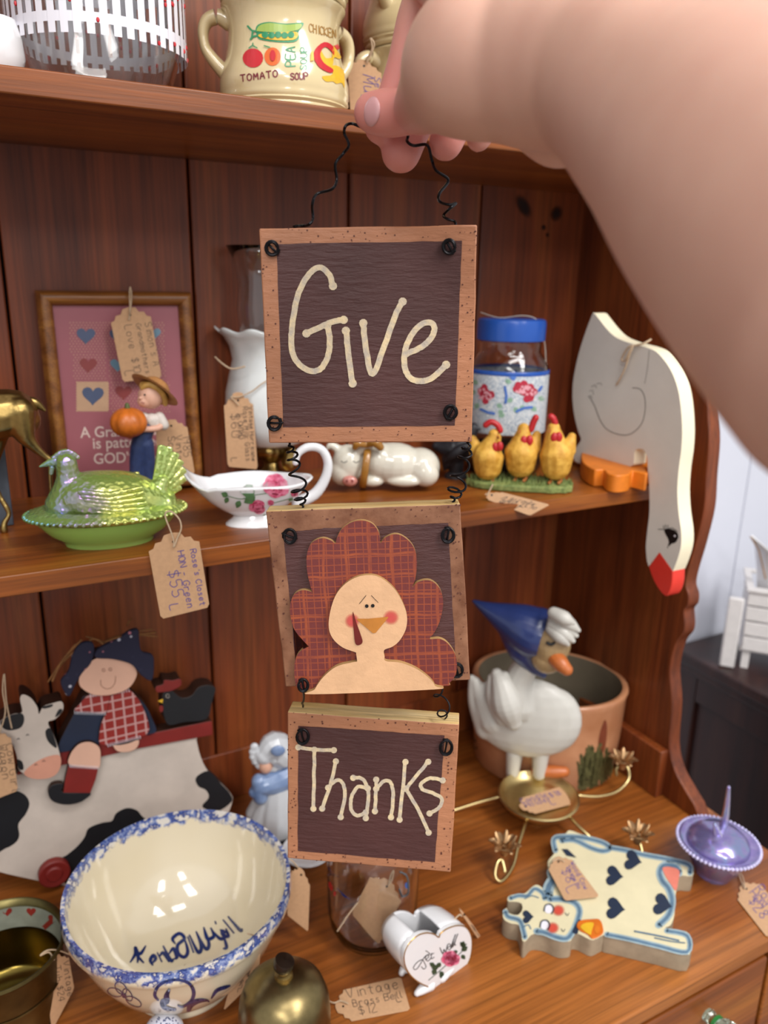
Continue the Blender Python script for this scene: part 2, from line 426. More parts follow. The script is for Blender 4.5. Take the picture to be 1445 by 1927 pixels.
# base cabinet
xs = ony(1424, 1880, 0.392).x
hp('face_frame', G().box((-0.72, 0.398, 0.06), (xs + 0.003, 0.412, ZC - 0.018)), M_side)
hp('side_stile', G().box((xs + 0.006, 0.388, 0.06), (XR + 0.02, 0.412, ZC - 0.018)), M_hutch, bevel=0.002)
hp('base_side', G().box((XR + 0.002, 0.412, 0.06), (XR + 0.02, YB + 0.012, ZC - 0.018)), M_side)
dz = ony(1300, 1927, 0.388).z
hp('top_rail', G().box((-0.72, 0.389, ZC - 0.034), (xs + 0.003, 0.399, ZC - 0.018)), M_hutch, bevel=0.001)
dr = hp('drawer', G().box((xs - 0.36, 0.386, 0.60), (xs - 0.004, 0.399, ZC - 0.037)), M_hutch, bevel=0.003)
kp = ony(1330, 1908, 0.386) - V((0, YB, 0))
kb = G().lathe([(0, 0), (0.007, 0), (0.0075, 0.004), (0.006, 0.007), (0.0062, 0.012), (0.0115, 0.018), (0.0135, 0.024), (0.012, 0.030), (0.007, 0.034), (0, 0.035)], 12)
kb.xf(Matrix.Translation(kp) @ Matrix.Rotation(PI / 2, 4, 'X'))
kn = obj('knob', kb, glass('knob glass', 'dff0dc'), dr, 'clear faceted glass knob', smooth=20)
rg = G().lathe([(0.0075, 0.010), (0.0088, 0.0105), (0.0088, 0.0135), (0.0075, 0.014)], 24); rg.xf(Matrix.Translation(kp) @ Matrix.Rotation(PI / 2, 4, 'X'))
obj('knob_ring', rg, paint('green ring', '2c7a3c', 0.3), dr, 'green ring round the glass knob')

# dark chest beyond the hutch
CX, CZt = 1.10, 0.81
chest = thing('chest', 'very dark brown chest standing to the right behind the hutch', 'chest', Matrix.Translation((CX + 0.3, 0.66, 0)))
cM = Matrix.Translation((-CX - 0.3, -0.66, 0))
obj('top_board', G().box((CX - 0.012, 0.42, CZt - 0.022), (CX + 0.9, 0.90, CZt)).xf(cM), M_dark, chest, bevel=0.004)
obj('cornice', G().box((CX - 0.004, 0.43, CZt - 0.04), (CX + 0.9, 0.90, CZt - 0.022)).xf(cM), M_dark, chest, bevel=0.004)
obj('body', G().box((CX + 0.012, 0.445, 0.06), (CX + 0.88, 0.89, CZt - 0.04)).xf(cM), M_dark, chest)
for y0, y1 in ((0.445, 0.49), (0.845, 0.89)):
    obj('stile', G().box((CX + 0.003, y0, 0.06), (CX + 0.0125, y1, CZt - 0.04)).xf(cM), M_dark, chest, bevel=0.002)
for z0, z1 in ((CZt - 0.09, CZt - 0.04), (0.43, 0.49), (0.06, 0.12)):
    obj('rail', G().box((CX + 0.003, 0.49, z0), (CX + 0.0125, 0.845, z1)).xf(cM), M_dark, chest, bevel=0.002)
for k in range(4):
    obj('leg', G().box((CX + 0.01 + (k % 2) * 0.83, 0.445 + (k // 2) * 0.4, 0), (CX + 0.06 + (k % 2) * 0.83, 0.49 + (k // 2) * 0.4, 0.06)).xf(cM), M_dark, chest)

# white slatted cart on the chest
M_whp = paint('chalky white paint', 'dcd8d6', 0.6, var=0.04, scale=90, bmp=0.3)
cf = Fig(1420, 1262, z=CZt, yaw=-0.86)
S = cf.s
cart = thing('slatted_cart', 'white-painted slatted wooden cart on the dark chest at the right edge', 'cart', cf.M)
def cpt(px, py): return cf.P(px, py, 0)
tl, bl = cpt(1409, 1112), cpt(1395, 1224)
hh = (tl.z - bl.z) / 4
for k in range(4):
    z1 = tl.z - hh * k; off = (tl.x - bl.x) * (k / 4)
    obj('slat', G().box((tl.x - off, -0.004, z1 - hh * 0.88), (tl.x + 0.16, 0.004, z1)), M_whp, cart, bevel=0.0012)
    obj('slat', G().box((tl.x - off, 0.004, z1 - hh * 0.88), (tl.x - off + 0.008, 0.10, z1)), M_whp, cart, bevel=0.0012)
for a, b in (((tl.x - .004, -.008), (tl.x + .165, .008)), ((tl.x - .004, .094), (tl.x + .165, .106)), ((tl.x - .004, .008), (tl.x + .008, .094)), ((tl.x + .153, .008), (tl.x + .165, .094))):
    obj('rim', G().box((a[0], a[1], tl.z), (b[0], b[1], tl.z + 0.006)), M_whp, cart, bevel=0.0015)
obj('corner_post', G().box((tl.x + 0.006, 0.004, 0.0), (tl.x + 0.018, 0.016, tl.z)), M_whp, cart)
obj('floor_board', G().box((tl.x, 0.0, bl.z), (tl.x + 0.16, 0.1, bl.z + 0.006)), M_whp, cart)
pa, pb = cpt(1352, 1250), cpt(1404, 1126)
obj('end_panel', G().box((pa.x, -.008, 0.0003), (pb.x - .002, .003, pb.z)), M_whp, cart, 'plain white end panel', bevel=0.003)
M_porc = paint('white porcelain', 'e4e4e6', 0.12, var=0.01, coat=0.6, spec=0.6)
fz = Fig(0, 0, at=cf.M @ V((tl.x + 0.05, 0.05, bl.z + 0.0065)), yaw=-0.1)
A, B, Cc = fz.P(1409, 1008), fz.P(1445, 1085), fz.P(1438, 1032)
g = G().tube([(B.x + .01, 0, 0.004), (B.x, 0, B.z * 0.7), (B.x - 0.004, 0, B.z), (Cc.x - 0.003, 0, Cc.z), (A.x, -0.006, A.z)], [(0.010, 0.008), (0.016, 0.006), (0.020, 0.005), (0.018, 0.004), (0.004, 0.003)], 14)
bd = thing('ceramic_leaf', 'white ceramic leaf tip rising out of the white cart', 'ornament', fz.M)
obj('blade', g, M_porc, bd); obj('rim_gilding', G().tube([(B.x - 0.012, -0.006, B.z), (Cc.x - 0.018, -0.006, Cc.z), (A.x - 0.003, -0.008, A.z)], 0.0012, 6), paint('old gilt', 'b98a52', 0.3, 0.5), bd)

# ================================================================== the hand-held sign
def qframe(c, size):
    r = [ray(*q) for q in c]
    # depths that make the four sight lines meet a parallelogram
    a = Matrix(((r[0].x, -r[1].x, r[2].x), (r[0].y, -r[1].y, r[2].y), (r[0].z, -r[1].z, r[2].z)))
    t = a.inverted() @ r[3]; t = [t[0], t[1], t[2], 1.0]
    P = [r[i] * t[i] for i in range(4)]
    k = size / ((P[1] - P[0]).length + (P[2] - P[3]).length) * 2
    P = [CAMP + p * k for p in P]
    return P
def bframe(c, size, flat=True):
    P = qframe(c, size)
    ex = (P[1] - P[0]) + (P[2] - P[3]); ey = (P[0] - P[3]) + (P[1] - P[2])
    o = (P[0] + P[1] + P[2] + P[3]) / 4
    return frame(o, ex, ey)
M_tanp = paint('tan board paint', 'b57a57', 0.5, var=0.10, scale=25, bmp=0.7, bs=70, st=(1, 3.5, 1))
M_umber = paint('umber panel paint', '4e2a27', 0.55, var=0.12, scale=14, bmp=1.0, bs=60, st=(1, 5, 1))
M_rawed = wood('raw board edge', 'b08a4c', 'dcb674', 'ecd09a', 'X', 3.0, 0.6, 0.25)
M_cream = paint('cream lettering paint', 'e2cba0', 0.6, var=0.13, scale=150, bmp=0.5, dark='b8ab9c')
M_wire = paint('black wire', '161417', 0.35, 0.7, var=0.0)
M_speck = paint('dark speckle', '5a2e22', 0.6, var=0)
SIZE = 0.1213
QD = [[(487, 430), (898, 423), (888, 832), (506, 834)], [(500, 962), (866, 948), (885, 1280), (537, 1293)], [(541, 1340), (864, 1363), (848, 1642), (541, 1615)]]
BM = [bframe(q, SIZE) for q in QD]
TH = [0.013, 0.017, 0.017]
sb = hit(BM[2], 695, 1630)
sgo = BM[2] @ V((sb.x, sb.y, 0))
sign = thing('hanging_sign', 'three square painted wood plaques reading Give and Thanks, wired together and held up in front', 'sign', Matrix.Translation(sgo))
SI = sign.matrix_world.inverted()
def place(o, M): o.matrix_local = SI @ M; return o
def child_decal(name, polys, m, board, M, h, label=None, cut=None):
    return decal(name, polys, m, board, H(M, h), cut=cut, label=label)
pan = [[(520, 459), (869, 453), (856, 801), (533, 804)], [(533, 1003), (610, 994), (843, 984), (856, 1226), (847, 1262), (560, 1272), (555, 1234)], [(561, 1366), (837, 1384), (818, 1623), (560, 1601)]]
rr = random.Random(3)
boards = []
for i in range(3):
    M = BM[i]; q = T(M, QD[i]); n = 9
    edge = []
    for k in range(4):      # slightly uneven hand-cut edges
        a, b = q[k], q[(k + 1) % 4]
        for j in range(n):
            t = j / n; jt = 0 if j == 0 else rr.uniform(-0.00025, 0.00025)
            edge.append((a[0] + (b[0] - a[0]) * t + jt, a[1] + (b[1] - a[1]) * t + jt))
    face = M_tanp if i != 1 else paint('worn tan paint', '94664a', 0.55, var=0.22, scale=40, bmp=0.5, dark='6b3f26')
    b = obj('plaque', G().prism(edge, 0, -TH[i]), face, sign, ['upper plaque, lettered Give', 'middle plaque with the turkey', 'lower plaque, lettered Thanks'][i], bevel=0.0008, smooth=30)
    place(b, M); boards.append(b)
    if i:
        b.data.materials.append(M_rawed)
        for p in b.data.polygons:
            if p.normal.y > 0.8: p.material_index = 1
    pp = pan[i]; ed = []
    for k in range(len(pp)):
        a, c = pp[k], pp[(k + 1) % len(pp)]
        for j in range(14): ed.append((a[0] + (c[0] - a[0]) * j / 14 + rr.uniform(-.7, .7), a[1] + (c[1] - a[1]) * j / 14 + rr.uniform(-.7, .7)))
    child_decal('painted_panel', [ed], M_umber, b, M, 0.0002)
    c = QD[i]; sp = []
    for k in range(130):
        u, v = rr.random(), rr.random(); e = rr.randrange(4)
        if e == 0: v = rr.uniform(0, .07)
        elif e == 1: v = rr.uniform(.93, 1)
        elif e == 2: u = rr.uniform(0, .06)
        else: u = rr.uniform(.93, 1)
        x = (c[0][0] * (1 - u) + c[1][0] * u) * (1 - v) + (c[3][0] * (1 - u) + c[2][0] * u) * v
        y = (c[0][1] * (1 - u) + c[1][1] * u) * (1 - v) + (c[3][1] * (1 - u) + c[2][1] * u) * v
        sp.append(circ((x, y), rr.uniform(.5, 1.9), 7))
    s_ = child_decal('speckles', sp, M_speck, b, M, 0.00035); s_['kind'] = 'stuff'

def letters(board, M, lst, ox, oy, s, w, dot, name='letter'):
    P = []
    for st in lst:
        pts = zm(st, ox, oy, s)
        if len(pts) > 2: pts = smooth2(pts, 6, closed=False)
        q = []
        rj = random.Random(int(pts[0][0]))
        if len(pts) == 2: pts = [(pts[0][0] + (pts[1][0] - pts[0][0]) * k / 12, pts[0][1] + (pts[1][1] - pts[0][1]) * k / 12) for k in range(13)]
        pts = [(p[0] + rj.uniform(-.5, .5), p[1] + rj.uniform(-.5, .5)) for p in pts]
        P += stroke(pts, w, dot)
        P += [circ(p, w / 2 * rj.uniform(.85, 1.12), 9) for p in pts[1:-1]]
    # raised brush strokes
    bm = bmesh.new()
    for ip, poly in enumerate(P):
        vs = [bm.verts.new(hit(M, p[0], p[1], 0.0006 + 2.5e-6 * (ip % 40))) for p in poly]; vb = [bm.verts.new(hit(M, p[0], p[1], 0.0001)) for p in poly]
        bm.faces.new(vs); k = len(vs)
        for j in range(k): bm.faces.new((vs[j], vb[j], vb[(j + 1) % k], vs[(j + 1) % k]))
    bmesh.ops.recalc_face_normals(bm, faces=bm.faces[:])
    me = bpy.data.meshes.new(name); bm.to_mesh(me); bm.free(); me.materials.append(M_cream)
    o = bpy.data.objects.new(name, me); COL.objects.link(o); o.parent = board; return o
give = [[(628, 385), (610, 325), (560, 287), (505, 320), (450, 420), (425, 530), (413, 640), (418, 730), (445, 785), (490, 820), (535, 830), (580, 800), (608, 730), (612, 650), (600, 592)], [(490, 632), (560, 600), (630, 570), (685, 562)],
        [(698, 618), (712, 760), (732, 895)], [(788, 577), (800, 700), (837, 845), (900, 690), (955, 540), (993, 465)],
        [(1015, 735), (1080, 710), (1140, 660), (1160, 610), (1145, 578), (1090, 585), (1035, 650), (1005, 730), (1005, 810), (1035, 865), (1090, 882), (1150, 862), (1220, 797)]]
for g_ in ([give[0], give[1]], [give[2]], [[(788, 577), (800, 700), (837, 845), (900, 690), (955, 540), (993, 465)]], [give[4]]):
    letters(boards[0], BM[0], g_, 400, 400, 2.779, 11.0, 8.0)
thanks = [[(350, 366), (450, 378), (545, 380)], [(438, 378), (436, 520), (433, 700)], [(555, 440), (530, 550), (480, 700)], [(512, 585), (555, 545), (592, 560), (603, 630), (580, 745)],
          [(648, 530), (700, 538), (730, 600), (727, 680), (718, 750)], [(728, 590), (675, 580), (640, 635), (637, 700), (670, 737), (718, 718)], [(775, 540), (772, 620), (768, 712)], [(775, 590), (818, 548), (855, 560), (866, 640), (855, 745)],
          [(932, 445), (920, 580), (900, 760)], [(1057, 443), (935, 590)], [(935, 590), (1000, 700), (1060, 830)], [(1135, 545), (1070, 533), (1020, 560), (1025, 592), (1085, 615), (1130, 645), (1118, 690), (1065, 725)]]
for a, b in ((0, 2), (2, 4), (4, 6), (6, 8), (8, 11), (11, 12)):
    letters(boards[2], BM[2], thanks[a:b], 440, 1280, 2.89, 6.8, 6.0)

# turkey cut-out on the middle plaque
m, nt, b_ = nmat('plaid'); MATS['plaid'] = m
tc = N(nt, 'ShaderNodeTexCoord'); sx = N(nt, 'ShaderNodeSeparateXYZ'); nt.links.new(tc.outputs['Object'], sx.inputs[0])
nzv = noise(nt, tc.outputs['Object'], 35, 2)
def lines(out, f, wd, ph):
    a = math_(nt, 'MULTIPLY', out, f); a = math_(nt, 'ADD', a, math_(nt, 'MULTIPLY', nzv, 0.35)); a = math_(nt, 'ADD', a, ph); a = math_(nt, 'FRACT', a); a = math_(nt, 'SUBTRACT', a, 0.5); a = math_(nt, 'ABSOLUTE', a)
    return ramp(nt, a, [(0, 'ffffff'), (wd, 'ffffff'), (wd + 0.05, '000000')])
acc = None
for out, f, wd, ph in ((sx.outputs[0], 215, .035, 0), (sx.outputs[1], 215, .035, .2), (sx.outputs[0], 70, .03, .3), (sx.outputs[1], 74, .03, .1)):
    l = lines(out, f, wd, ph); acc = l if acc is None else mixc(nt, 1.0, acc, l, 'LIGHTEN')
fade = math_(nt, 'MULTIPLY', acc, math_(nt, 'ADD', noise(nt, tc.outputs['Object'], 90, 2), 0.15))
nt.links.new(mixc(nt, fade, '6c2c29', 'a04c28'), b_.inputs['Base Color']); b_.inputs['Roughness'].default_value = 0.45
bump(nt, b_, noise(nt, tc.outputs['Object'], 500, 4), 0.15)
M_plaid = m
tail = [(256, 1100), (290, 1060), (328, 1040), (328, 1036), (285, 990), (240, 930), (218, 850), (217, 780), (240, 720), (290, 692), (345, 700), (357, 712), (345, 680), (322, 580), (318, 490), (335, 420), (370, 385), (420, 370), (470, 385), (496, 402), (505, 370), (535, 315), (590, 275), (655, 260), (720, 278), (760, 325), (772, 370), (775, 400), (800, 370), (850, 347), (900, 352), (955, 392), (990, 450), (1000, 530), (990, 620), (972, 672), (1000, 645), (1050, 630), (1100, 640), (1145, 690), (1162, 770), (1145, 870), (1110, 950), (1080, 992), (1140, 992), (1190, 1020), (1235, 1085), (1247, 1150), (1238, 1215), (1200, 1265), (1150, 1285), (600, 1300), (345, 1318), (300, 1322), (262, 1300), (245, 1240), (243, 1160)]
body = [(360, 1335), (368, 1305), (420, 1230), (500, 1165), (590, 1140), (628, 1133), (630, 1128), (624, 1085), (618, 1075), (540, 1045), (480, 990), (455, 920), (465, 820), (500, 720), (560, 650), (640, 607), (730, 600), (800, 630), (865, 690), (912, 770), (938, 850), (932, 930), (895, 1000), (850, 1040), (798, 1062), (800, 1100), (808, 1130), (900, 1140), (1000, 1180), (1080, 1240), (1113, 1285), (1108, 1305)]
BT = boards[1]; MT = BM[1]
def tplate(name, pts, m, h0, h1, label=None, par=BT, sm=5):
    q = T(MT, zm(pts, 480, 900, 3.284), h1)
    q = smooth2(q, sm) if sm else q
    return obj(name, G().prism(q, h0, h1), m, par, label, bevel=0.0004, smooth=40)
M_edgew = paint('cut edge tan', 'b08a58', 0.6)
t_ = tplate('turkey_tail', tail, M_plaid, 0.0003, 0.0042, 'red plaid scalloped tail')
M_flesh = paint('peach wash paint', 'dcae84', 0.5, var=0.06, scale=70, bmp=0.35, bs=200)
tb = tplate('turkey_body', body, M_flesh, 0.0043, 0.0080, 'plain peach head and shoulders')
for o in (t_, tb):
    o.data.materials.append(M_edgew)
    for p in o.data.polygons:
        if abs(p.normal.z) < 0.5: p.material_index = 1
# blush: paint whose opacity fades outwards, a pigment mark of its own
def blush_mat(name, col, a=0.75):
    m = bpy.data.materials.new(name); m.use_nodes = True; nt = m.node_tree; b = nt.nodes['Principled BSDF']
    b.inputs['Base Color'].default_value = lin(col); b.inputs['Roughness'].default_value = 0.55
    at = N(nt, 'ShaderNodeAttribute', attribute_name='fade'); al = math_(nt, 'MULTIPLY', at.outputs['Fac'], a)
    nt.links.new(al, b.inputs['Alpha']); return m
M_blush = blush_mat('rose blush', 'd04a48', 0.8)
def blush(name, c, rx, ry, m, par, h, rot=0):
    bm = bmesh.new(); ly = bm.verts.layers.float.new('fade'); rings = []
    for k, (r, f) in enumerate(((0.3, 1), (0.6, 0.8), (0.82, 0.35), (1.0, 0))):
        ring = []
        for p in circ(c, rx * r, 20, ry * r, rot):
            v = bm.verts.new(h(*p)); v[ly] = f; ring.append(v)
        rings.append(ring)
    bm.faces.new(rings[0])
    for a, b in zip(rings, rings[1:]):
        for k in range(20): bm.faces.new((a[k], a[(k + 1) % 20], b[(k + 1) % 20], b[k]))
    me = bpy.data.meshes.new(name); bm.to_mesh(me); bm.free(); me.materials.append(m)
    o = bpy.data.objects.new(name, me); COL.objects.link(o); o.parent = par; return o
tz = lambda p: zm([p], 480, 900, 3.284)[0]
blush('cheek', tz((600, 882)), 15, 15, M_blush, BT, H(MT, 0.0083)); blush('cheek', tz((840, 860)), 16, 15, M_blush, BT, H(MT, 0.0083))
M_blk = paint('black ink', '14100f', 0.4, var=0)
for c in ((690, 790), (727, 788)):
    decal('eye', [circ(tz(c), 3.4)], M_blk, BT, H(MT, 0.0085))
decal('eyebrows', stroke(zm([(645, 775), (685, 725)], 480, 900, 3.284), 1.0) + stroke(zm([(718, 725), (760, 768)], 480, 900, 3.284), 1.0), M_blk, BT, H(MT, 0.0085))
decal('beak', [zm([(625, 868), (700, 868), (822, 856), (822, 862), (745, 955), (728, 958), (630, 875)], 480, 900, 3.284)], paint('ochre beak', 'c07a2c', 0.5), BT, H(MT, 0.0085))
decal('wattle', [zm(smooth2([(603, 825), (625, 890), (650, 960), (664, 1010), (645, 1030), (620, 1022), (610, 950)], 4), 480, 900, 3.284)], paint('dark red wattle', '6e1a12', 0.4), BT, H(MT, 0.0086))

# wire curls at the holes and the wires
def curl(c, r, board, M, rot, turns=1.9, h=0.0011, bar=True):
    pts = []
    for k in range(34):
        t = k / 33; a = rot + t * turns * 2 * PI; q = r * (1.0 - 0.30 * t)
        p = hit(M, c[0] + q * math.cos(a), c[1] + q * 1.12 * math.sin(a)); pts.append((p.x, p.y, h + 0.0016 * abs(math.sin(t * 5))))
    g = G().tube(pts, 0.00075, 7)
    if bar:
        a = rot + 0.5
        p, q = hit(M, c[0] - r * math.cos(a), c[1] - r * math.sin(a)), hit(M, c[0] + r * math.cos(a) * 1.15, c[1] + r * math.sin(a) * 1.15)
        g.tube([(p.x, p.y, h), ((p.x + q.x) / 2, (p.y + q.y) / 2, h + .0012), (q.x, q.y, h + .0003)], 0.0007, 7)
    return obj('wire_curl', g, M_wire, board)
for c, i, rot in (((513, 467), 0, 0.3), ((845, 464), 0, 0.6), ((517, 795), 0, -0.5), ((848, 775), 0, 1.6), ((546, 1008), 1, 3.0), ((842, 1006), 1, 4.4), ((859, 1258), 1, 0.8), ((570, 1384), 2, 4.0), ((839, 1404), 2, 4.4)):
    curl(c, 13, boards[i], BM[i], rot)
curl((572, 1282), 10.5, boards[1], BM[1], 4.0, h=0.0055)
def wire(pts, M, z, name='hanging_wire', r=0.00082, wig=0.0025):
    pts = smooth2(pts, 6, closed=False); out = []
    for k, p in enumerate(pts):
        q = hit(M, p[0], p[1], z + wig * math.sin(k * 0.55)); out.append(q)
    o = obj(name, G().tube(out, r, 8), M_wire, sign); place(o, M); return o
wire(zm([(520, 1284), (548, 1279), (600, 1275), (628, 1240), (625, 1160), (650, 1100), (735, 1072), (763, 1020), (755, 930), (800, 870), (832, 820), (806, 755), (815, 712), (850, 700), (890, 715), (960, 740)], 380, 0, 3.01), BM[0], -0.004)
wire(zm([(1120, 700), (1165, 762), (1162, 800), (1200, 825), (1275, 822), (1300, 900), (1325, 965), (1395, 1020), (1345, 1095), (1345, 1140), (1400, 1160), (1438, 1152), (1400, 1185), (1368, 1222), (1400, 1245), (1435, 1258), (1432, 1290)], 380, 0, 3.01), BM[0], -0.004)
def spring(a, b, r, turns, Ma, Mb, ph=0, power=1.0, za=-0.006, rr_=0.00075):
    A = Ma @ hit(Ma, a[0], a[1], za); B = Mb @ hit(Mb, b[0], b[1], za)
    ax = (B - A); n = int(turns * 14); X = CR.copy(); Y = ax.cross(X).normalized(); X = Y.cross(ax).normalized()
    pts = []
    for k in range(n + 1):
        t = k / n; e = min(1, 6 * t, 6 * (1 - t)); an = ph + turns * 2 * PI * (t + 0.10 * math.sin(2 * PI * t * power))
        pts.append(SI @ (A + ax * t + (X * math.cos(an) + Y * math.sin(an)) * r * e * (1 - 0.2 * math.sin(7 * t))))
    return obj('spring_wire', G().tube(pts, rr_, 7), M_wire, sign)
spring((545, 834), (570, 955), 0.0042, 7, BM[0], BM[1], 0.5)
spring((882, 830), (852, 945), 0.0046, 6, BM[0], BM[1], 2.0)
spring((570, 1290), (570, 1330), 0.0006, 2, BM[1], BM[2])
spring((820, 1285), (838, 1352), 0.0042, 3.2, BM[1], BM[2], 1.0, rr_=0.0006)

# ================================================================== the person holding it
def W(p): return atd(p[0], p[1], p[2])
m, nt, b_ = nmat('skin'); MATS['skin'] = m
vv = mapping(nt, (1, 1, 1)); f = ramp(nt, noise(nt, vv, 28, 4, 0.6), [(0.3, '000000'), (0.7, 'ffffff')])
sk = mixc(nt, f, 'cfa08c', 'd6ab96')
dn = N(nt, 'ShaderNodeVectorMath', operation='DISTANCE'); nt.links.new(vv, dn.inputs[0]); fingers_at = dn.inputs[1]
pk_ = ramp(nt, dn.outputs['Value'], [(0.035, 'ffffff'), (0.085, '000000')])
nt.links.new(mixc(nt, math_(nt, 'MULTIPLY', pk_, .8), sk, 'd4827a'), b_.inputs['Base Color'])
b_.inputs['Roughness'].default_value = 0.48; b_.inputs['Subsurface Weight'].default_value = 0.25
b_.inputs['Subsurface Radius'].default_value = (0.012, 0.005, 0.003); b_.inputs['Subsurface Scale'].default_value = 0.4
bump(nt, b_, noise(nt, vv, 900, 4), 0.06)
M_skin = m
base = W((1600, 440, 0.19))
person = thing('person', 'bare forearm and hand reaching in from the right, thumb and fingers pinching the sign wire', 'person', Matrix.Translation(base))
PI_ = person.matrix_world.inverted()
def limb(g, pts, n=18):
    q = smooth2([(W(p).x, W(p).y, W(p).z, p[3]) for p in pts], 14, closed=False)
    g.tube([a[:3] for a in q], [max(a[3], 0.003) for a in q], n * 2)
g = G()
limb(g, [(860, 120, .335, .024), (930, 112, .328, .030), (1010, 110, .313, .0335), (1090, 114, .300, .0338), (1170, 140, .285, .0340), (1300, 232, .25, .0385), (1445, 330, .215, .0445), (1600, 440, .19, .048), (1800, 580, .165, .050)], 28)
limb(g, [(1060, 100, .31, .029), (980, 105, .318, .0305), (895, 118, .325, .0305), (830, 165, .36, .020), (790, 200, .388, .0135)], 24)        # thenar
limb(g, [(815, 195, .385, .0125), (768, 210, .402, .0112), (730, 213, .412, .0122), (702, 212, .417, .0108)])            # thumb
limb(g, [(950, 60, .34, .026), (870, -10, .375, .018), (810, -45, .40, .012)], 20)                                    # palm to index knuckle
limb(g, [(815, -50, .405, .0105), (782, 30, .418, .0098), (762, 110, .424, .0092), (738, 185, .430, .0088), (716, 240, .434, .0094)])   # index
limb(g, [(900, 30, .37, .016), (840, 90, .415, .0105), (805, 190, .436, .0098), (776, 240, .440, .0108), (754, 288, .438, .0112)])      # middle
limb(g, [(940, 60, .35, .015), (900, 120, .40, .0100), (862, 215, .424, .0100), (838, 270, .428, .0096)])                          # ring
limb(g, [(980, 100, .33, .014), (950, 160, .37, .0100), (918, 225, .398, .0085), (900, 263, .402, .0066)])                          # little
limb(g, [(960, 170, .33, .018), (1010, 215, .335, .016), (1045, 262, .33, .0115), (1085, 262, .315, .010)], 16)          # heel of the hand
g.xf(PI_)
fingers_at.default_value = PI_ @ W((770, 255, .43))
arm = obj('arm', g, M_skin, person, voxel=0.0013, sm=24)
# thumbnail
from mathutils.bvhtree import BVHTree
bvn = BVHTree.FromPolygons([tuple(p) for p in g.v], g.f); Mi_n = PI_
def on_thumb(px, py, off):
    o = Mi_n @ CAMP; d = (Mi_n.to_3x3() @ ray(px, py)).normalized(); loc, n, i, t = bvn.ray_cast(o, d)
    if loc is None: loc, n, i, t = bvn.find_nearest(Mi_n @ W((px, py, .405)))
    return loc - d * off
bmn = bmesh.new(); rings = []
for r_, of in ((.25, .0008), (.55, .0008), (.8, .0007), (.95, .0003), (1.04, -.0012)):
    rings.append([bmn.verts.new(on_thumb(700 + p[0], 210 + p[1], of)) for p in circ((0, 0), 15.5 * r_, 22, 29 * r_, .12)])
bmn.faces.new(rings[0])
for a, b in zip(rings, rings[1:]):
    for k in range(22): bmn.faces.new((a[k], b[k], b[(k + 1) % 22], a[(k + 1) % 22]))
for f_ in bmn.faces: f_.smooth = True
bmesh.ops.recalc_face_normals(bmn, faces=bmn.faces[:])
me = bpy.data.meshes.new('thumbnail'); bmn.to_mesh(me); bmn.free(); me.materials.append(paint('nail', 'd9a4a4', 0.2, var=0.02, coat=0.4))
nl = bpy.data.objects.new('thumbnail', me); COL.objects.link(nl); nl.parent = person; nl['label'] = 'pale pink glossy thumbnail'

# ================================================================== shared pieces
from mathutils.bvhtree import BVHTree
def surf(g, M, off=0.0004):
    """print laid on the real surface of builder mesh g standing in frame M"""
    bv = BVHTree.FromPolygons([tuple(p) for p in g.v], [f for f in g.f]); Mi = M.inverted(); o = Mi @ CAMP; R3 = Mi.to_3x3()
    def h(px, py):
        d = (R3 @ ray(px, py)).normalized(); loc, n, i, t = bv.ray_cast(o, d)
        if loc is None:
            loc, n, i, t = bv.find_nearest(o + d * (-o).dot(d))
        if n.dot(d) > 0: n = -n
        return loc + n * off
    return h
def face(P, yaw=0.0, lean=0.0):
    """upright plane through P turned to the viewer (yaw turns it, lean tips its top away)"""
    P = V(P); d = V((P.x, P.y, 0)).normalized(); a = math.atan2(-d.x, d.y) + yaw
    X = V((math.cos(a), math.sin(a), 0)); back = V((-X.y, X.x, 0))
    return frame(P, X, V((0, 0, 1)) * math.cos(lean) + back * math.sin(lean))
M_kraft = paint('kraft card', 'c39a74', 0.8, var=0.05, scale=250)
M_kraftd = M_kraft
M_ink = paint('ball pen ink', '3c3430', 0.6, var=0)
M_inkb = paint('blue pen ink', '5a4c8c', 0.6, var=0)
M_twine = paint('cotton twine', 'c6ac8e', 0.85, var=0.1, scale=400)
HEAD = [(0, .17), (.10, .15), (.15, .09), (.27, .085), (.34, .015), (.5, 0), (.66, .015), (.73, .085), (.85, .09), (.90, .15), (1, .17), (1, .96), (.95, 1), (.05, 1), (0, .96)]
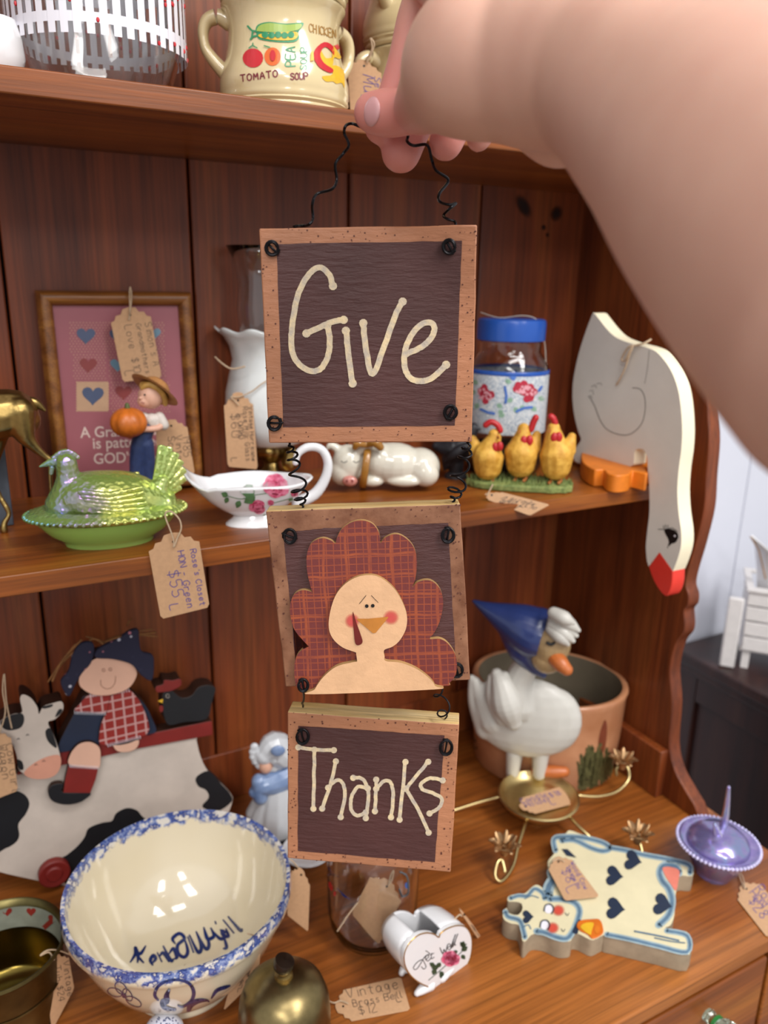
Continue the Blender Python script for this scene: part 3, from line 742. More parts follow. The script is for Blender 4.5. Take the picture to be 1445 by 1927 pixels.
def price_tag(label, M, q, lines=(), string=None, ink=None, along=True, w=1.3, sr=0.0007, bend=0.0):
    """q: photo corners head-left, head-right, tail-right, tail-left of the whole card; lines: (text, u, v0, size)"""
    def bil(u, v):
        return ((q[0][0] * (1 - u) + q[1][0] * u) * (1 - v) + (q[3][0] * (1 - u) + q[2][0] * u) * v, (q[0][1] * (1 - u) + q[1][1] * u) * (1 - v) + (q[3][1] * (1 - u) + q[2][1] * u) * v)
    c = hit(M, *bil(.5, 1)); R0 = M @ Matrix.Translation((c.x, c.y, 0))
    t = thing('price_tag', label, 'price tag', R0, 'brown card price tags')
    obj('card', G().prism(T(R0, [bil(*p) for p in HEAD]), 0, -0.0007), M_kraft, t, bevel=0.00015)
    decal('hole', [circ(bil(.5, .11), 2.2, 10)], M_blk, t, H(R0, 0.0001))
    P = []
    for (tx, u, v0, sz) in lines:
        o = bil(u, v0)
        L = ((q[3][0] - q[0][0]), (q[3][1] - q[0][1])); Wd = ((q[1][0] - q[0][0]), (q[1][1] - q[0][1]))
        ll = math.hypot(*L); lw = math.hypot(*Wd)
        tl_ = sum(3.2 if ch in "il.'I1 " else 5.2 for ch in tx); sz = min(sz, (1 - v0 - .05) * (ll if along else lw) / tl_)
        if along: ux = (L[0] / ll * sz, L[1] / ll * sz); uy = (Wd[0] / lw * sz, Wd[1] / lw * sz)
        else: ux = (Wd[0] / lw * sz, Wd[1] / lw * sz); uy = (-L[0] / ll * sz, -L[1] / ll * sz)
        P += write(tx, o, ux, uy, w)
    if P: decal('handwriting', P, ink or M_ink, t, H(R0, 0.00025))
    if string:
        pts = [hit(R0, p[0], p[1], p[2] if len(p) > 2 else 0.002) for p in string]
        pts = smooth2([tuple(p) for p in pts], 5, closed=False)
        obj('string', G().tube(pts, sr, 6), M_twine, t, smooth=60)
    return t
M_petal = paint('rose petal print', 'c2305f', 0.3, var=0.25, scale=250, dark='e88aa8')
M_petald = paint('deep rose print', '8e1238', 0.3, var=0.1)
M_leafp = paint('leaf print', '5d8a5c', 0.3, var=0.2, scale=200)
M_leafd = paint('dark leaf print', '2c4a35', 0.3, var=0.1)
def flower(c, r, rr):
    a = [circ((c[0] + r * .45 * math.cos(t), c[1] + r * .4 * math.sin(t)), r * .62, 12, r * .5) for t in [k * 1.05 + rr.random() for k in range(6)]]
    b = []
    for k in range(7):
        t = rr.uniform(0, 6.28); q = rr.uniform(.1, .75) * r; x, y = c[0] + q * math.cos(t), c[1] + q * math.sin(t) * .8
        b += stroke([(x - r * .18 * math.sin(t), y + r * .15 * math.cos(t)), (x + r * .05, y), (x + r * .2 * math.sin(t), y - r * .16 * math.cos(t))], r * .11)
    return a, b
def leaf(c, L, rot, wd=.38):
    pts = [(0, 0), (.25, wd * .8), (.55, wd), (.8, wd * .5), (1, 0), (.8, -wd * .5), (.5, -wd), (.2, -wd * .7)]
    return [(c[0] + L * (x * math.cos(rot) - y * math.sin(rot)), c[1] + L * (x * math.sin(rot) + y * math.cos(rot))) for x, y in pts]
def roses(par, h, hb, fl, lv, stems=(), dark=False, cut=12, seed=5):
    """h lays the petals, hb (a hair higher) the darker veins"""
    rr = random.Random(seed); A = []; B = []
    for c, r in fl:
        a, b = flower(c, r, rr); A += a; B += b
    L = [leaf(*l) for l in lv]
    for s_ in stems: L += stroke(smooth2(s_, 4, closed=False), 1.2)
    decal('leaf_print', L, M_leafd if dark else M_leafp, par, h, cut=cut, label='printed green leaves')['kind'] = 'stuff'
    decal('rose_print', A, M_petal, par, h, cut=cut, label='printed pink roses')['kind'] = 'stuff'
    decal('petal_print', B, M_petald, par, hb, cut=cut)['kind'] = 'stuff'

# ================================================================== top shelf
M_clear = glass('clear glass', 'ffffff', 0.0, 1.45)
M_whitep = paint('white enamel print', 'e8e6ee', 0.3, var=0.01)
M_redp = paint('red enamel print', 'c4202a', 0.3, var=0.02)
x0 = ony(186, 90, 0.705).x
f = Fig(0, 0, at=V((x0, 0.703, ZT + 0.0003))); s = f.s
zz = lambda y: f.P(186, y).z
b0 = 0.0
prof = [(0.001, 0), (100 * s, 0), (116 * s, 0.004), (128 * s, 0.012), (141 * s, 0.028), (151 * s, 0.048), (156 * s, 0.072), (156 * s, 0.16), (148 * s, 0.176), (120 * s, 0.186), (118 * s, 0.200), (122 * s, 0.203)]
R_ = 156 * s
jar = thing('glass_jar', 'clear glass jar printed with a white picket fence, top shelf at left', 'jar', f.M)
inn = [(r - 0.0028, z + 0.0035) for r, z in prof[:-1]][::-1]
inn = [(max(r, 0.0005), z) for r, z in inn]
outer = G().lathe(prof, 64)
gg = G().lathe(prof + [(prof[-1][0] - .002, .204)] + inn, 64); obj('jar_body', gg, M_clear, jar, smooth=60)
hz = surf(outer, f.M)(186, 37).z
fence = []
def band(g, a0, a1, z0, z1, r, n=2):
    vs = []; 
    for k in range(n + 1):
        a = a0 + (a1 - a0) * k / n
        vs += [(r * math.cos(a), r * math.sin(a), z0), (r * math.cos(a), r * math.sin(a), z1)]
    g.add(vs, [(2 * k, 2 * k + 2, 2 * k + 3, 2 * k + 1) for k in range(n)])
NP = 46
g = G(); band(g, 0, 2 * PI, hz - 0.003, hz + 0.0035, R_ + 0.0004, 92); band(g, 0, 2 * PI, hz + 0.040, hz + 0.0465, R_ + 0.0004, 92)
obj('fence_rails', g, M_whitep, jar, smooth=0)['kind'] = 'stuff'
g0 = G(); da = 2 * PI / NP; band(g0, -da * .30, da * .30, hz - 0.010, hz + 0.058, R_ + 0.0006, 2); g0.add([((R_ + .0006) * math.cos(-da * .3), (R_ + .0006) * math.sin(-da * .3), hz + .058), (R_ + .0006, 0, hz + .064), ((R_ + .0006) * math.cos(da * .3), (R_ + .0006) * math.sin(da * .3), hz + .058)], [(0, 2, 1)])
p0 = obj('fence_picket', g0, M_whitep, jar, smooth=0)
for k in range(1, NP):
    p = p0.copy(); COL.objects.link(p); p.parent = jar; p.rotation_euler = (0, 0, da * k)
rr = random.Random(2); g = G()
for k in range(NP):
    for j in range(3):
        a = da * (k + .5) + rr.uniform(-.01, .01); z = hz + rr.choice([0.012, .02, .03, -.004, .025]) + rr.uniform(-.004, .004)
        if rr.random() < .55: g.ell(((R_ + .0005) * math.cos(a), (R_ + .0005) * math.sin(a), z), (.0012, .0012, .0018), 6, 4)
o = obj('red_flowers', g, M_redp, jar); o['kind'] = 'stuff'

fc = Fig(0, 0, at=V((ony(-14, 90, 0.68).x, 0.68, ZT)))
cp = obj('ceramic_cup', G().lathe([(0.001, 0), (.012, 0), (.017, .004), (.021, .016), (.020, .03), (.017, .04), (.015, .04), (.0175, .03), (.018, .016), (.014, .006), (.001, .005)], 32), M_porc)
single(cp, 'sliver of a white ceramic cup at the extreme left of the top shelf', 'cup', fc.M)

M_mug = paint('cream stoneware', 'd8c496', 0.16, var=0.05, scale=30, coat=0.7, spec=0.6)
def soup_mug(label, at, hang, prints=False):
    f = Fig(0, 0, at=at); s = 0.1075 / 234
    P = [(0.001, 0), (100 * s, 0), (110 * s, 3 * s), (113 * s, 10 * s), (111.5 * s, 13 * s), (115.5 * s, 18 * s), (114 * s, 21 * s), (117.5 * s, 27 * s), (116 * s, 31 * s), (118 * s, 38 * s), (117 * s, 60 * s), (112 * s, 78 * s), (106 * s, 98 * s), (101 * s, 122 * s), (99 * s, 145 * s), (100 * s, 165 * s), (105 * s, 180 * s), (110 * s, 187 * s), (111 * s, 191 * s), (108 * s, 194 * s)]
    P = [(r, z * .925) for r, z in P]
    t = thing('soup_mug', label, 'mug', f.M, 'stacked cream soup mugs')
    out = G().lathe(P, 64)
    g = G().lathe(P + [(104 * s, 176 * s), (96 * s, 153 * s), (95 * s, 120 * s), (104 * s, 84 * s), (112 * s, 48 * s), (105 * s, 12 * s), (0.001, 8 * s)], 64)
    obj('mug_body', g, M_mug, t, smooth=60)
    for a in hang:
        X = V((math.cos(a), math.sin(a), 0)); q = []
        for r, z in ((98, 168), (116, 176), (136, 168), (144, 148), (141, 122), (130, 104), (116, 88), (104, 76)):
            q.append(tuple(X * r * s) [:2] + (z * s * .925,))
        q = smooth2(q, 4, closed=False); n = len(q)
        side = V((-X.y, X.x, 0))
        obj('handle', G().tube(q, [(0.0062 + .0015 * abs(1 - 2 * k / n), 0.0042 + 0.0025 * abs(1 - 2 * k / n)) for k in range(n)], 14, up=side.cross(V((0, 0, 1)))), M_mug, t, smooth=70)
    return f, t, out
m1 = ony(536, 190, 0.690); 
f1, t1, out1 = soup_mug('cream soup mug printed with pea pod, tomatoes and rooster on the top shelf', V((m1.x, 0.690, ZT)), (PI * 0.985, 0.55))
soup_mug('ribbed cream mug stacked on top of the tomato soup mug', V((m1.x, 0.690, ZT + 0.0826)), (PI * 1.25, 0.3))
m2 = ony(782, 190, 0.755)
f2, t2, out2 = soup_mug('lower cream mug behind the thumb with a price tag on its handle', V((m2.x, 0.755, ZT)), (PI * 1.18, 0.1))
soup_mug('upper cream mug of the stack half hidden behind the fingers', V((m2.x, 0.755, ZT + 0.0826)), (PI * 1.3, 0.1))
h = surf(out1, f1.M, 0.0004); h2 = surf(out1, f1.M, 0.0007); h3 = surf(out1, f1.M, 0.001)
z2 = lambda pts: zm(pts, 380, 0, 3.0104)
MG = paint('green print', '2f8a5a', 0.3, var=.05); MLG = paint('light green print', '9db554', 0.3, var=.05); MO = paint('orange print', 'd9662a', 0.3, var=.06); MY = paint('yellow print', 'e3b32f', 0.3, var=.05); MR = paint('tomato print', 'c2222b', 0.3, var=.05); MDR = paint('maroon print', '7a2330', 0.3, var=0); MBR = paint('gold brown print', 'a07434', 0.3, var=0)
decal('pea_pod', [z2(smooth2([(305, 170), (320, 140), (380, 125), (480, 135), (565, 128), (572, 145), (545, 185), (550, 215), (520, 240), (430, 240), (330, 225), (312, 200)], 3))], MG, t1, h, cut=8)
decal('pea_pod_skin', [z2(smooth2([(312, 172), (330, 145), (385, 132), (480, 142), (560, 136), (545, 170), (450, 185), (330, 180)], 3))], MLG, t1, h2, cut=8)
decal('pea_pod_inside', [z2(smooth2([(330, 195), (440, 185), (530, 182), (542, 205), (515, 228), (420, 230), (335, 215)], 3))], MY, t1, h2, cut=8)
decal('peas', [z2(circ((360 + 36 * k, 200 + (k % 2) * 3), 19, 12)) for k in range(5)], MG, t1, h3)
decal('pod_stem', [p for st in ([(312, 180), (285, 175), (262, 150)], [(290, 178), (285, 215), (278, 225)], [(310, 205), (290, 210)]) for p in stroke(z2(st), 3.6)], MG, t1, h2)
decal('tomato', [z2(circ((290, 330), 58, 18, 54))], MR, t1, h, cut=8)
decal('sliced_tomato', [z2(circ((400, 322), 46, 18, 52))], MO, t1, h, cut=8)
decal('tomato_core', [z2(circ((402, 318), 16, 12, 32))], MR, t1, h3)
decal('tomato_leaves', [p for st in ([(270, 275), (290, 260), (315, 275)], [(290, 262), (292, 248)], [(355, 262), (385, 272)]) for p in stroke(z2(st), 2.2)], MG, t1, h3)
decal('word_tomato_soup', write('TOMATO', z2([(222, 462)])[0], (2.05, -.28), (-.15, -2.0), 2.3, 0.05, 5.0 * 1.18) + write('SOUP', z2([(502, 452)])[0], (1.62, -.05), (-.05, -2.0), 2.3, 0.05, 5.3), MDR, t1, h, cut=8)
decal('word_pea', write('PEA', z2([(528, 375)])[0], (-.05, -2.35), (-2.9, .05), 2.6, 0.03, 5.6), MG, t1, h, cut=8)
decal('word_soup', write('SOUP', z2([(592, 395)])[0], (.05, -2.0), (-2.0, 0), 2.2, 0.08, 5.6), MG, t1, h, cut=8)
decal('word_chicken', write('CHICKEN', z2([(607, 180)])[0], (1.45, .35), (-.1, -2.6), 1.7, 0.05, 5.4), MBR, t1, h, cut=8)
ring = smooth2([(690, 240), (640, 280), (632, 330), (665, 385), (725, 415), (740, 395), (690, 360), (668, 320), (675, 285), (700, 268), (735, 300), (735, 320), (745, 310), (738, 262)], 3)
decal('rooster_body', [z2(ring)], MR, t1, h2, cut=8)
decal('rooster_wing', [z2(smooth2([(665, 275), (640, 300), (650, 350), (690, 385), (728, 402), (742, 330), (700, 330)], 3))], MY, t1, h, cut=8)
decal('rooster_head', [z2(smooth2([(735, 300), (745, 255), (760, 285), (785, 325), (770, 335), (748, 325), (735, 345)], 2))], MY, t1, h2, cut=8)
decal('rooster_tail', [z2(smooth2([(725, 380), (760, 372), (800, 400), (806, 450), (805, 500), (790, 470), (760, 475), (740, 462), (700, 462), (680, 432), (740, 425)], 3))], MY, t1, h, cut=8)
decal('rooster_comb', [z2([(742, 262), (765, 250), (775, 275), (760, 285)])], MR, t1, h3)
decal('rooster_feather', [z2([(615, 300), (628, 290), (632, 345), (612, 350)])], MY, t1, h3)
price_tag('tag with purple handwriting beside the pinching thumb, hanging from a mug handle', face(f2.M @ V((-0.078, -0.075, 0.05))), [(652, 104), (716, 120), (724, 222), (660, 222)],
          [('Mugs', .45, .26, 3.6), ('Set of 2', .78, .26, 3.3), ('L', .1, .9, 3.0)], [(688, 113, .001), (700, 92, .006), (697, 72, .008), (704, 86, .006), (690, 118, .002)], M_inkb)

# dark framed picture at the top right, beyond the arm
bf = ony(1388, -30, 0.80)
M_blue = paint('blue print', '3d78b8', 0.3, var=.05)
tin = thing('storage_tin', 'corner of a blue tin with a pale rim at the top right above the arm', 'tin', Matrix.Translation((bf.x - 0.07, 0.74, ZT)))
bz = ony(1330, 2, 0.70).z - ZT
obj('base_rim', G().box((-.07, -.04, 0), (.062, .06, bz)), M_porc, tin, bevel=.003)
obj('tin_body', G().box((-.068, -.038, bz), (.060, .058, .30)), M_blue, tin, bevel=.004)
obj('lid', G().box((-.07, -.04, .30), (.062, .06, .32)), M_porc, tin, bevel=.003)

# ================================================================== middle shelf
YEL = 1
# --- goose cut-out straddling the shelf edge
GX = 0.664
GM = frame(V((GX, 0.62, ZM)), V((0, -1, 0)), V((0, 0, 1)))
z6 = lambda pts: zm(pts, 860, 560, 2.4701)
M_gw = paint('goose white wash', 'ded8ce', 0.5, var=0.05, scale=12, bmp=0.15, bs=60)
M_gwe = paint('goose lit cream edge', 'f0e6c8', 0.5, var=0.03, scale=20)  # edges lighter than the face: light falling on them put into the colour
M_gr = paint('goose red paint', 'dc382a', 0.4, var=0.05, scale=40)
M_orange = paint('orange stain', 'e07c1c', 0.45, var=0.1, scale=50)
goose = thing('wooden_goose', 'flat white wooden goose bending its neck over the front edge of the middle shelf', 'goose figure', GM)
og = [(633, 72), (628, 78), (600, 150), (565, 260), (540, 380), (536, 470), (545, 550), (562, 620), (575, 655), (570, 672), (548, 705), (540, 740), (560, 768), (640, 780), (760, 790), (815, 780), (822, 760), (826, 715), (845, 703), (868, 710), (882, 740), (886, 800), (893, 900), (893, 1000), (884, 1080), (877, 1160), (882, 1225), (890, 1250), (940, 1183), (1003, 1272), (1022, 1225), (1040, 1160), (1042, 1090), (1030, 1000), (1024, 900), (1030, 800), (1043, 700), (1046, 590), (1032, 450), (1000, 350), (950, 275), (900, 238), (800, 210), (740, 185), (700, 150), (660, 100), (640, 74)]
GT = 0.019
sharp = {27, 28, 29}
q = T(GM, z6(og)); 
qs = smooth2(q[:27], 4, closed=False)[:-1] + [q[26], q[27], q[28], q[29]] + smooth2(q[29:] , 4, closed=False)[1:]
body_g = G().prism(qs, 0, -GT)
gb = obj('goose_body', body_g, M_gw, goose, bevel=0.0012, smooth=35); gb.data.materials.append(M_gwe)
for p in gb.data.polygons:
    if abs(p.normal.z) < .5: p.material_index = 1
bk = T(GM, z6([(890, 1250), (940, 1183), (1003, 1272), (1000, 1330), (985, 1375), (965, 1386), (930, 1345), (905, 1295)]))
beak_g = G().prism([bk[0], bk[1], bk[2]] + smooth2(bk[2:] + [bk[0]], 4, closed=False)[1:-1], 0.0002, -GT)
obj('goose_beak', beak_g, M_gr, goose, 'red painted beak', bevel=0.001, smooth=35)
M_pencil = paint('pencil line', '6d675f', 0.7, var=0)
hG = H(GM, 0.0004); hG2 = H(GM, 0.0007)
wl = [(615, 462), (640, 505), (665, 570), (700, 615), (760, 638), (810, 632), (855, 590), (873, 530), (872, 465), (850, 425), (815, 420)]
P = stroke(smooth2(z6(wl), 4, closed=False), 1.2)
for a in ([(625, 415), (640, 405), (648, 420)], [(650, 400), (668, 398), (672, 408)], [(615, 435), (630, 430), (634, 450)], [(608, 460), (622, 455), (628, 468)]): P += stroke(z6(a), .9)
decal('wing_line', P, M_pencil, goose, hG)['kind'] = 'stuff'
decal('eye', [z6(smooth2([(962, 1082), (995, 1076), (1022, 1092), (1028, 1115), (1015, 1138), (995, 1145), (985, 1155), (982, 1125)], 3))], M_blk, goose, hG)
decal('eye_glint', [z6(circ((1012, 1108), 5, 8))], M_whitep, goose, hG2)
P = []
for a in ([(935, 1077), (965, 1078), (1000, 1070), (1025, 1088)], [(962, 1075), (958, 1060)], [(970, 1072), (968, 1055)], [(979, 1071), (980, 1057)], [(983, 1145), (978, 1165)]): P += stroke(z6(a), 1.1)
decal('eyelash', P, M_blk, goose, hG)['kind'] = 'stuff'
decal('check_line', stroke(z6([(893, 245), (885, 330), (872, 400)]), .7), M_pencil, goose, hG)
# orange feet standing on the shelf
def foot(xo, yo):
    def hz_(px, py): return onz(px, py, ZM + 0.026)
    t1 = [(595, 708), (680, 730), (760, 748), (850, 775), (880, 800), (815, 812), (770, 830), (735, 815), (700, 798), (650, 790), (615, 770), (580, 750)]
    return t1
ft = smooth2([tuple((hit(frame(V((0, 0, ZM + 0.020)), V((1, 0, 0)), V((0, 1, 0))), *p, 0))[:2]) for p in z6([(592, 712), (620, 712), (700, 735), (780, 752), (850, 775), (882, 805), (880, 820), (815, 806), (800, 822), (745, 828), (700, 818), (682, 800), (640, 800), (600, 780), (580, 758), (578, 725)])], 3)
GMi = GM.inverted()
fz_ = frame(V((0, 0, ZM + 0.0004)), V((1, 0, 0)), V((0, 1, 0)))
g = G().prism(ft, 0, 0.020); g.xf(GMi @ fz_)
obj('goose_foot', g, M_orange, goose, 'orange webbed foot', bevel=0.0012, smooth=35)
c0 = sum((V((p[0], p[1])) for p in ft), V((0, 0))) / len(ft); tgt = onz(1308, 905, ZM)
g = G().prism([(p[0] - c0.x + GX + 0.050 , p[1] - c0.y + 0.668) for p in ft], 0, 0.020); g.xf(GMi @ fz_)
obj('goose_foot', g, M_orange, goose, 'orange webbed foot', bevel=0.0012, smooth=35)
tw = smooth2([hit(GM, *z6([p])[0], hh) for p, hh in (((900, 195), -.006), ((870, 212), .001), ((830, 222), .003), ((800, 228), .006), ((775, 262), .006), ((765, 290), .005), ((782, 292), .006), ((800, 250), .007), ((818, 222), .006), ((800, 270), .006), ((780, 330), .005), ((755, 380), .004), ((740, 405), .003))], 5, closed=False)
obj('twine_bow', G().tube(tw, [0.0011] * len(tw), 6), M_twine, goose)

# --- framed picture
cq = [(65, 546), (352, 546), (388, 938), (109, 944)]
Pq = qframe(cq, 1.0); bm_ = (Pq[2] + Pq[3]) / 2; k = (ZM + 0.001 - CAMP.z) / (bm_.z - CAMP.z)
Pq = [CAMP + (p - CAMP) * k for p in Pq]
off = max(0, max(p.y for p in Pq) - (YB - 0.004))
# keep it upright against the back boards
FA = V((Pq[3].x, min(Pq[3].y, YB - 0.05), ZM)); FB = V((Pq[2].x, min(Pq[2].y, YB - 0.03), ZM))
FA = ony(109, 950, 0.828); FB = ony(389, 930, 0.828); FA.z = FB.z = ZM
PM = frame((FA + FB) / 2 + V((0, 0, 0.0005)), FB - FA, V((0, math.sin(math.radians(4)), math.cos(math.radians(4)))))
fr = thing('framed_picture', 'oak-framed rose-coloured sampler picture with patchwork hearts and a Grandmother verse', 'picture', PM)
M_oak = wood('oak frame', '6b3d18', '8f5826', 'a8702f', 'X', 3.0, 0.35, 0.15)
M_oakz = wood('oak frame upright', '6b3d18', '8f5826', 'a8702f', 'Z', 3.0, 0.35, 0.15)
tlq, trq = hit(PM, 65, 546), hit(PM, 352, 546); blq, brq = hit(PM, 109, 950), hit(PM, 389, 938)
L, R2, TP = (tlq.x + blq.x) / 2, (trq.x + brq.x) / 2, tlq.y
fw = 0.0145
def rail(pts):  # moulded frame piece along a local path
    return G().prism(pts, 0.0, 0.0, None)
def mould(a, b, ia, ib):
    # outer edge a-b, inner edge ia-ib, rounded section
    g = G(); vs = []; n = 6
    for k in range(n + 1):
        t = k / n; z = 0.006 + 0.007 * math.sin(PI * (0.15 + 0.75 * t))
        if k == 0: z = 0
        if k == n: z = 0.002
        for p, q in ((a, ia), (b, ib)):
            vs.append((p[0] + (q[0] - p[0]) * t, p[1] + (q[1] - p[1]) * t, z))
    fs = [(2 * k, 2 * k + 1, 2 * k + 3, 2 * k + 2) for k in range(n)]
    return g.add(vs, fs)
Y0 = 0.0
o4 = [(L, Y0), (R2, Y0), (R2, TP), (L, TP)]; i4 = [(L + fw, Y0 + fw), (R2 - fw, Y0 + fw), (R2 - fw, TP - fw), (L + fw, TP - fw)]
for k in range(4):
    obj('frame_rail', mould(o4[k], o4[(k + 1) % 4], i4[k], i4[(k + 1) % 4]), M_oak if k % 2 == 0 else M_oakz, fr, smooth=60)
obj('frame_back', G().box((L + .001, Y0 + .001, -0.002), (R2 - .001, TP - .001, 0.0005)), M_black, fr)
M_mauve = paint('rose mat print', 'a35f68', 0.35, var=0.06, scale=10)
pr_ = obj('print', G().box((L + fw * .8, Y0 + fw * .8, 0.0006), (R2 - fw * .8, TP - fw * .8, 0.0018)), M_mauve, fr, 'rose-coloured patchwork print')
hF = H(PM, 0.0021); hF2 = H(PM, 0.0023); hF3 = H(PM, 0.0025)
z4 = lambda pts: zm(pts, 0, 380, 2.89)
M_hb = paint('slate blue heart', '4e5a78', 0.4, var=.05); M_hr = paint('brick heart', '8d3f3d', 0.4, var=.05); M_hp_ = paint('cream stitch print', 'd8b48c', 0.5, var=.05); M_ht = paint('teal heart', '6f93a8', 0.4, var=.05)
sq = [((375, 650), (575, 820)), ((570, 650), (740, 820)), ((750, 650), (900, 820)), ((395, 825), (585, 965)), ((590, 825), (760, 965)), ((765, 825), (910, 965)), ((412, 975), (595, 1145)), ((600, 975), (775, 1145)), ((780, 975), (930, 1145))]
P = []; rr = random.Random(4)
for i, (a, b) in enumerate(sq):
    dense = i == 6
    st = 11 if dense else 18
    y = a[1] + 6; r_ = 0
    while y < b[1] - 4:
        x = a[0] + 6 + (r_ % 2) * st / 2
        while x < b[0] - 4:
            if dense: P.append(z4([(x, y - 6), (x + 5, y), (x, y + 6), (x - 5, y)]))
            else: P.append(z4([(x, y - 3.5), (x + 3, y + 2.5), (x - 3, y + 2.5)]))
            x += st
        y += st * (.7 if dense else .8); r_ += 1
decal('stitch_pattern', P, M_hp_, pr_, hF)['kind'] = 'stuff'
P = []
for (c, m_, r) in (((467, 725), M_hb, 52), ((640, 725), M_hb, 46), ((835, 715), M_ht, 40), ((480, 885), M_hr, 48), ((640, 885), M_ht, 42), ((830, 880), M_hr, 40), ((505, 1050), M_hb, 60), ((672, 1035), M_hr, 46), ((850, 1040), M_hb, 44)):
    decal('heart_patch', [z4(heart(c, r, 0.03, .95))], m_, pr_, hF2)
M_txt = paint('pale verse print', 'd9c2b8', 0.5, var=0)
def bfont(name, text, px, py, px2, m, par, M, h, sp=1.0):
    """serif-less type set so that it starts at (px,py) and ends at px2 on plate M"""
    cu = bpy.data.curves.new(name, 'FONT'); cu.body = text; cu.size = 1; cu.offset = 0.01
    to = bpy.data.objects.new(name, cu); COL.objects.link(to); bpy.context.view_layer.update()
    me = bpy.data.meshes.new_from_object(to.evaluated_get(bpy.context.evaluated_depsgraph_get())); bpy.data.objects.remove(to)
    xs_ = [v.co.x for v in me.vertices]; wd = max(xs_) - min(xs_)
    a = hit(M, px, py, h); b = hit(M, *px2, h); k = (b - a).length / wd; d = (b - a).normalized(); u = V((-d.y, d.x, 0))
    for v in me.vertices: v.co = a + d * (v.co.x - min(xs_)) * k + u * v.co.y * k * sp + V((0, 0, h - a.z))
    me.materials.clear(); me.materials.append(m)
    o = bpy.data.objects.new(name, me); COL.objects.link(o); o.parent = par; return o
bfont('verse_line', 'A Grandmother', *z4([(437, 1283)])[0], z4([(940, 1262)])[0], M_txt, pr_, PM, 0.0021, 1.1)
bfont('verse_line', 'is patterned', *z4([(507, 1342)])[0], z4([(880, 1325)])[0], M_txt, pr_, PM, 0.0021, 1.1)
bfont('verse_line', "GOD'S Love", *z4([(512, 1425)])[0], z4([(900, 1405)])[0], M_txt, pr_, PM, 0.0021, 1.1)
tF = frame(PM @ V(((L + R2) / 2, 0, 0.018)), PM.to_3x3() @ V((1, 0, 0)), PM.to_3x3() @ V((0, 1, 0)))
price_tag("tag hanging over the top rail of the oak picture frame", tF, z4([(590, 590), (808, 555), (880, 955), (668, 980)]), [("Simon's A", .82, .24, 2.1), ('Grandmothers', .60, .24, 2.1), ('Love  $10', .32, .24, 2.3), ('L', .1, .86, 2.6)],
          z4([(700, 640), (712, 560), (715, 500), (708, 462), (704, 500), (706, 570), (703, 640)]), w=.9)

# --- boy figurine with pumpkin
M_fskin = paint('figurine skin', 'd9a890', 0.45, var=.04); M_denim = paint('figurine denim', '2c3c66', 0.5, var=.15, scale=150, bmp=.3); M_straw = paint('figurine straw', 'b57f4a', 0.55, var=.12, scale=200, bmp=.3)
M_pump = paint('pumpkin glaze', 'cf6f24', 0.4, var=.15, scale=60); M_blond = paint('blond hair', 'c99b50', 0.5, var=.15, scale=200); M_shirt = paint('white shirt glaze', 'cfc6bd', 0.5, var=.1)
fb = Fig(262, 952, z=ZM); s = fb.s
boy = thing('boy_figurine', 'small figurine of a boy in straw hat and blue overalls hugging a pumpkin', 'figurine', fb.M)
def blobs(f, lst, cap=()):
    g = G()
    for b in lst:
        px, py, dy, rx, rz = b[:5]; ry = b[5] if len(b) > 5 else rx; ro = b[6] if len(b) > 6 else 0
        g.ell(f.P(px, py, dy * f.s), (rx * f.s, ry * f.s, rz * f.s), 20, 12, rot=Matrix.Rotation(-ro, 3, 'Y'))
    return g
def caps(f, lst, g=None, n=12):
    g = g or G()
    for pts in lst:
        q = smooth2([tuple(f.P(p[0], p[1], p[2] * f.s)) + (p[3] * f.s,) for p in pts], 4, closed=False)
        g.tube([a[:3] for a in q], [max(a[3], 1e-4) for a in q], n)
    return g
obj('overalls', caps(fb, [[(257, 925, 0, 13), (258, 870, 0, 14), (264, 835, 0, 17), (275, 805, 0, 16), (283, 790, 0, 10)], [(280, 925, 2, 12), (278, 870, 2, 14), (272, 835, 0, 17)]]), M_denim, boy, voxel=.0009, sm=3)
obj('shirt', caps(fb, [[(285, 792, 0, 15), (292, 800, 2, 13)], [(300, 785, 0, 10), (308, 800, -3, 10)], [(270, 785, 0, 10), (262, 795, -4, 9)]]), M_shirt, boy, voxel=.0008, sm=3)
obj('arm', caps(fb, [[(307, 798, -4, 6.5), (295, 806, -12, 6), (270, 808, -20, 5.5), (256, 808, -26, 6)], [(262, 808, -27, 3), (248, 802, -30, 2.6)], [(262, 812, -27, 3), (247, 810, -30, 2.6)], [(262, 816, -26, 3), (250, 817, -29, 2.4)]]), M_fskin, boy, voxel=.0006, sm=2)
hd = obj('head', blobs(fb, [(283, 745, -3, 22, 24, 21), (273, 755, -10, 14, 12, 12), (264, 749, -20, 3.5, 3, 3), (308, 753, -2, 4, 7, 4)]), M_fskin, boy, voxel=.0008, sm=3)
obj('hair', caps(fb, [[(268, 730, -12, 5), (280, 724, -17, 6), (297, 731, -17, 6), (308, 746, -9, 6), (311, 760, 0, 5)], [(270, 726, -5, 8), (295, 728, 5, 12), (305, 750, 8, 12)]]), M_blond, boy, voxel=.0008, sm=2)
gh = G().lathe([(0.0005, 20 * s), (16 * s, 18 * s), (23 * s, 12 * s), (26 * s, 2 * s), (30 * s, 0), (43 * s, -3 * s), (47 * s, -1 * s), (44 * s, 0 * s), (30 * s, 3 * s)], 32, sy=.95)
gh.xf(Matrix.Translation(fb.P(292, 733, 2 * s)) @ Matrix.Rotation(math.radians(38), 4, 'Y') @ Matrix.Rotation(math.radians(-22), 4, 'X'))
obj('straw_hat', gh, M_straw, boy, smooth=60)
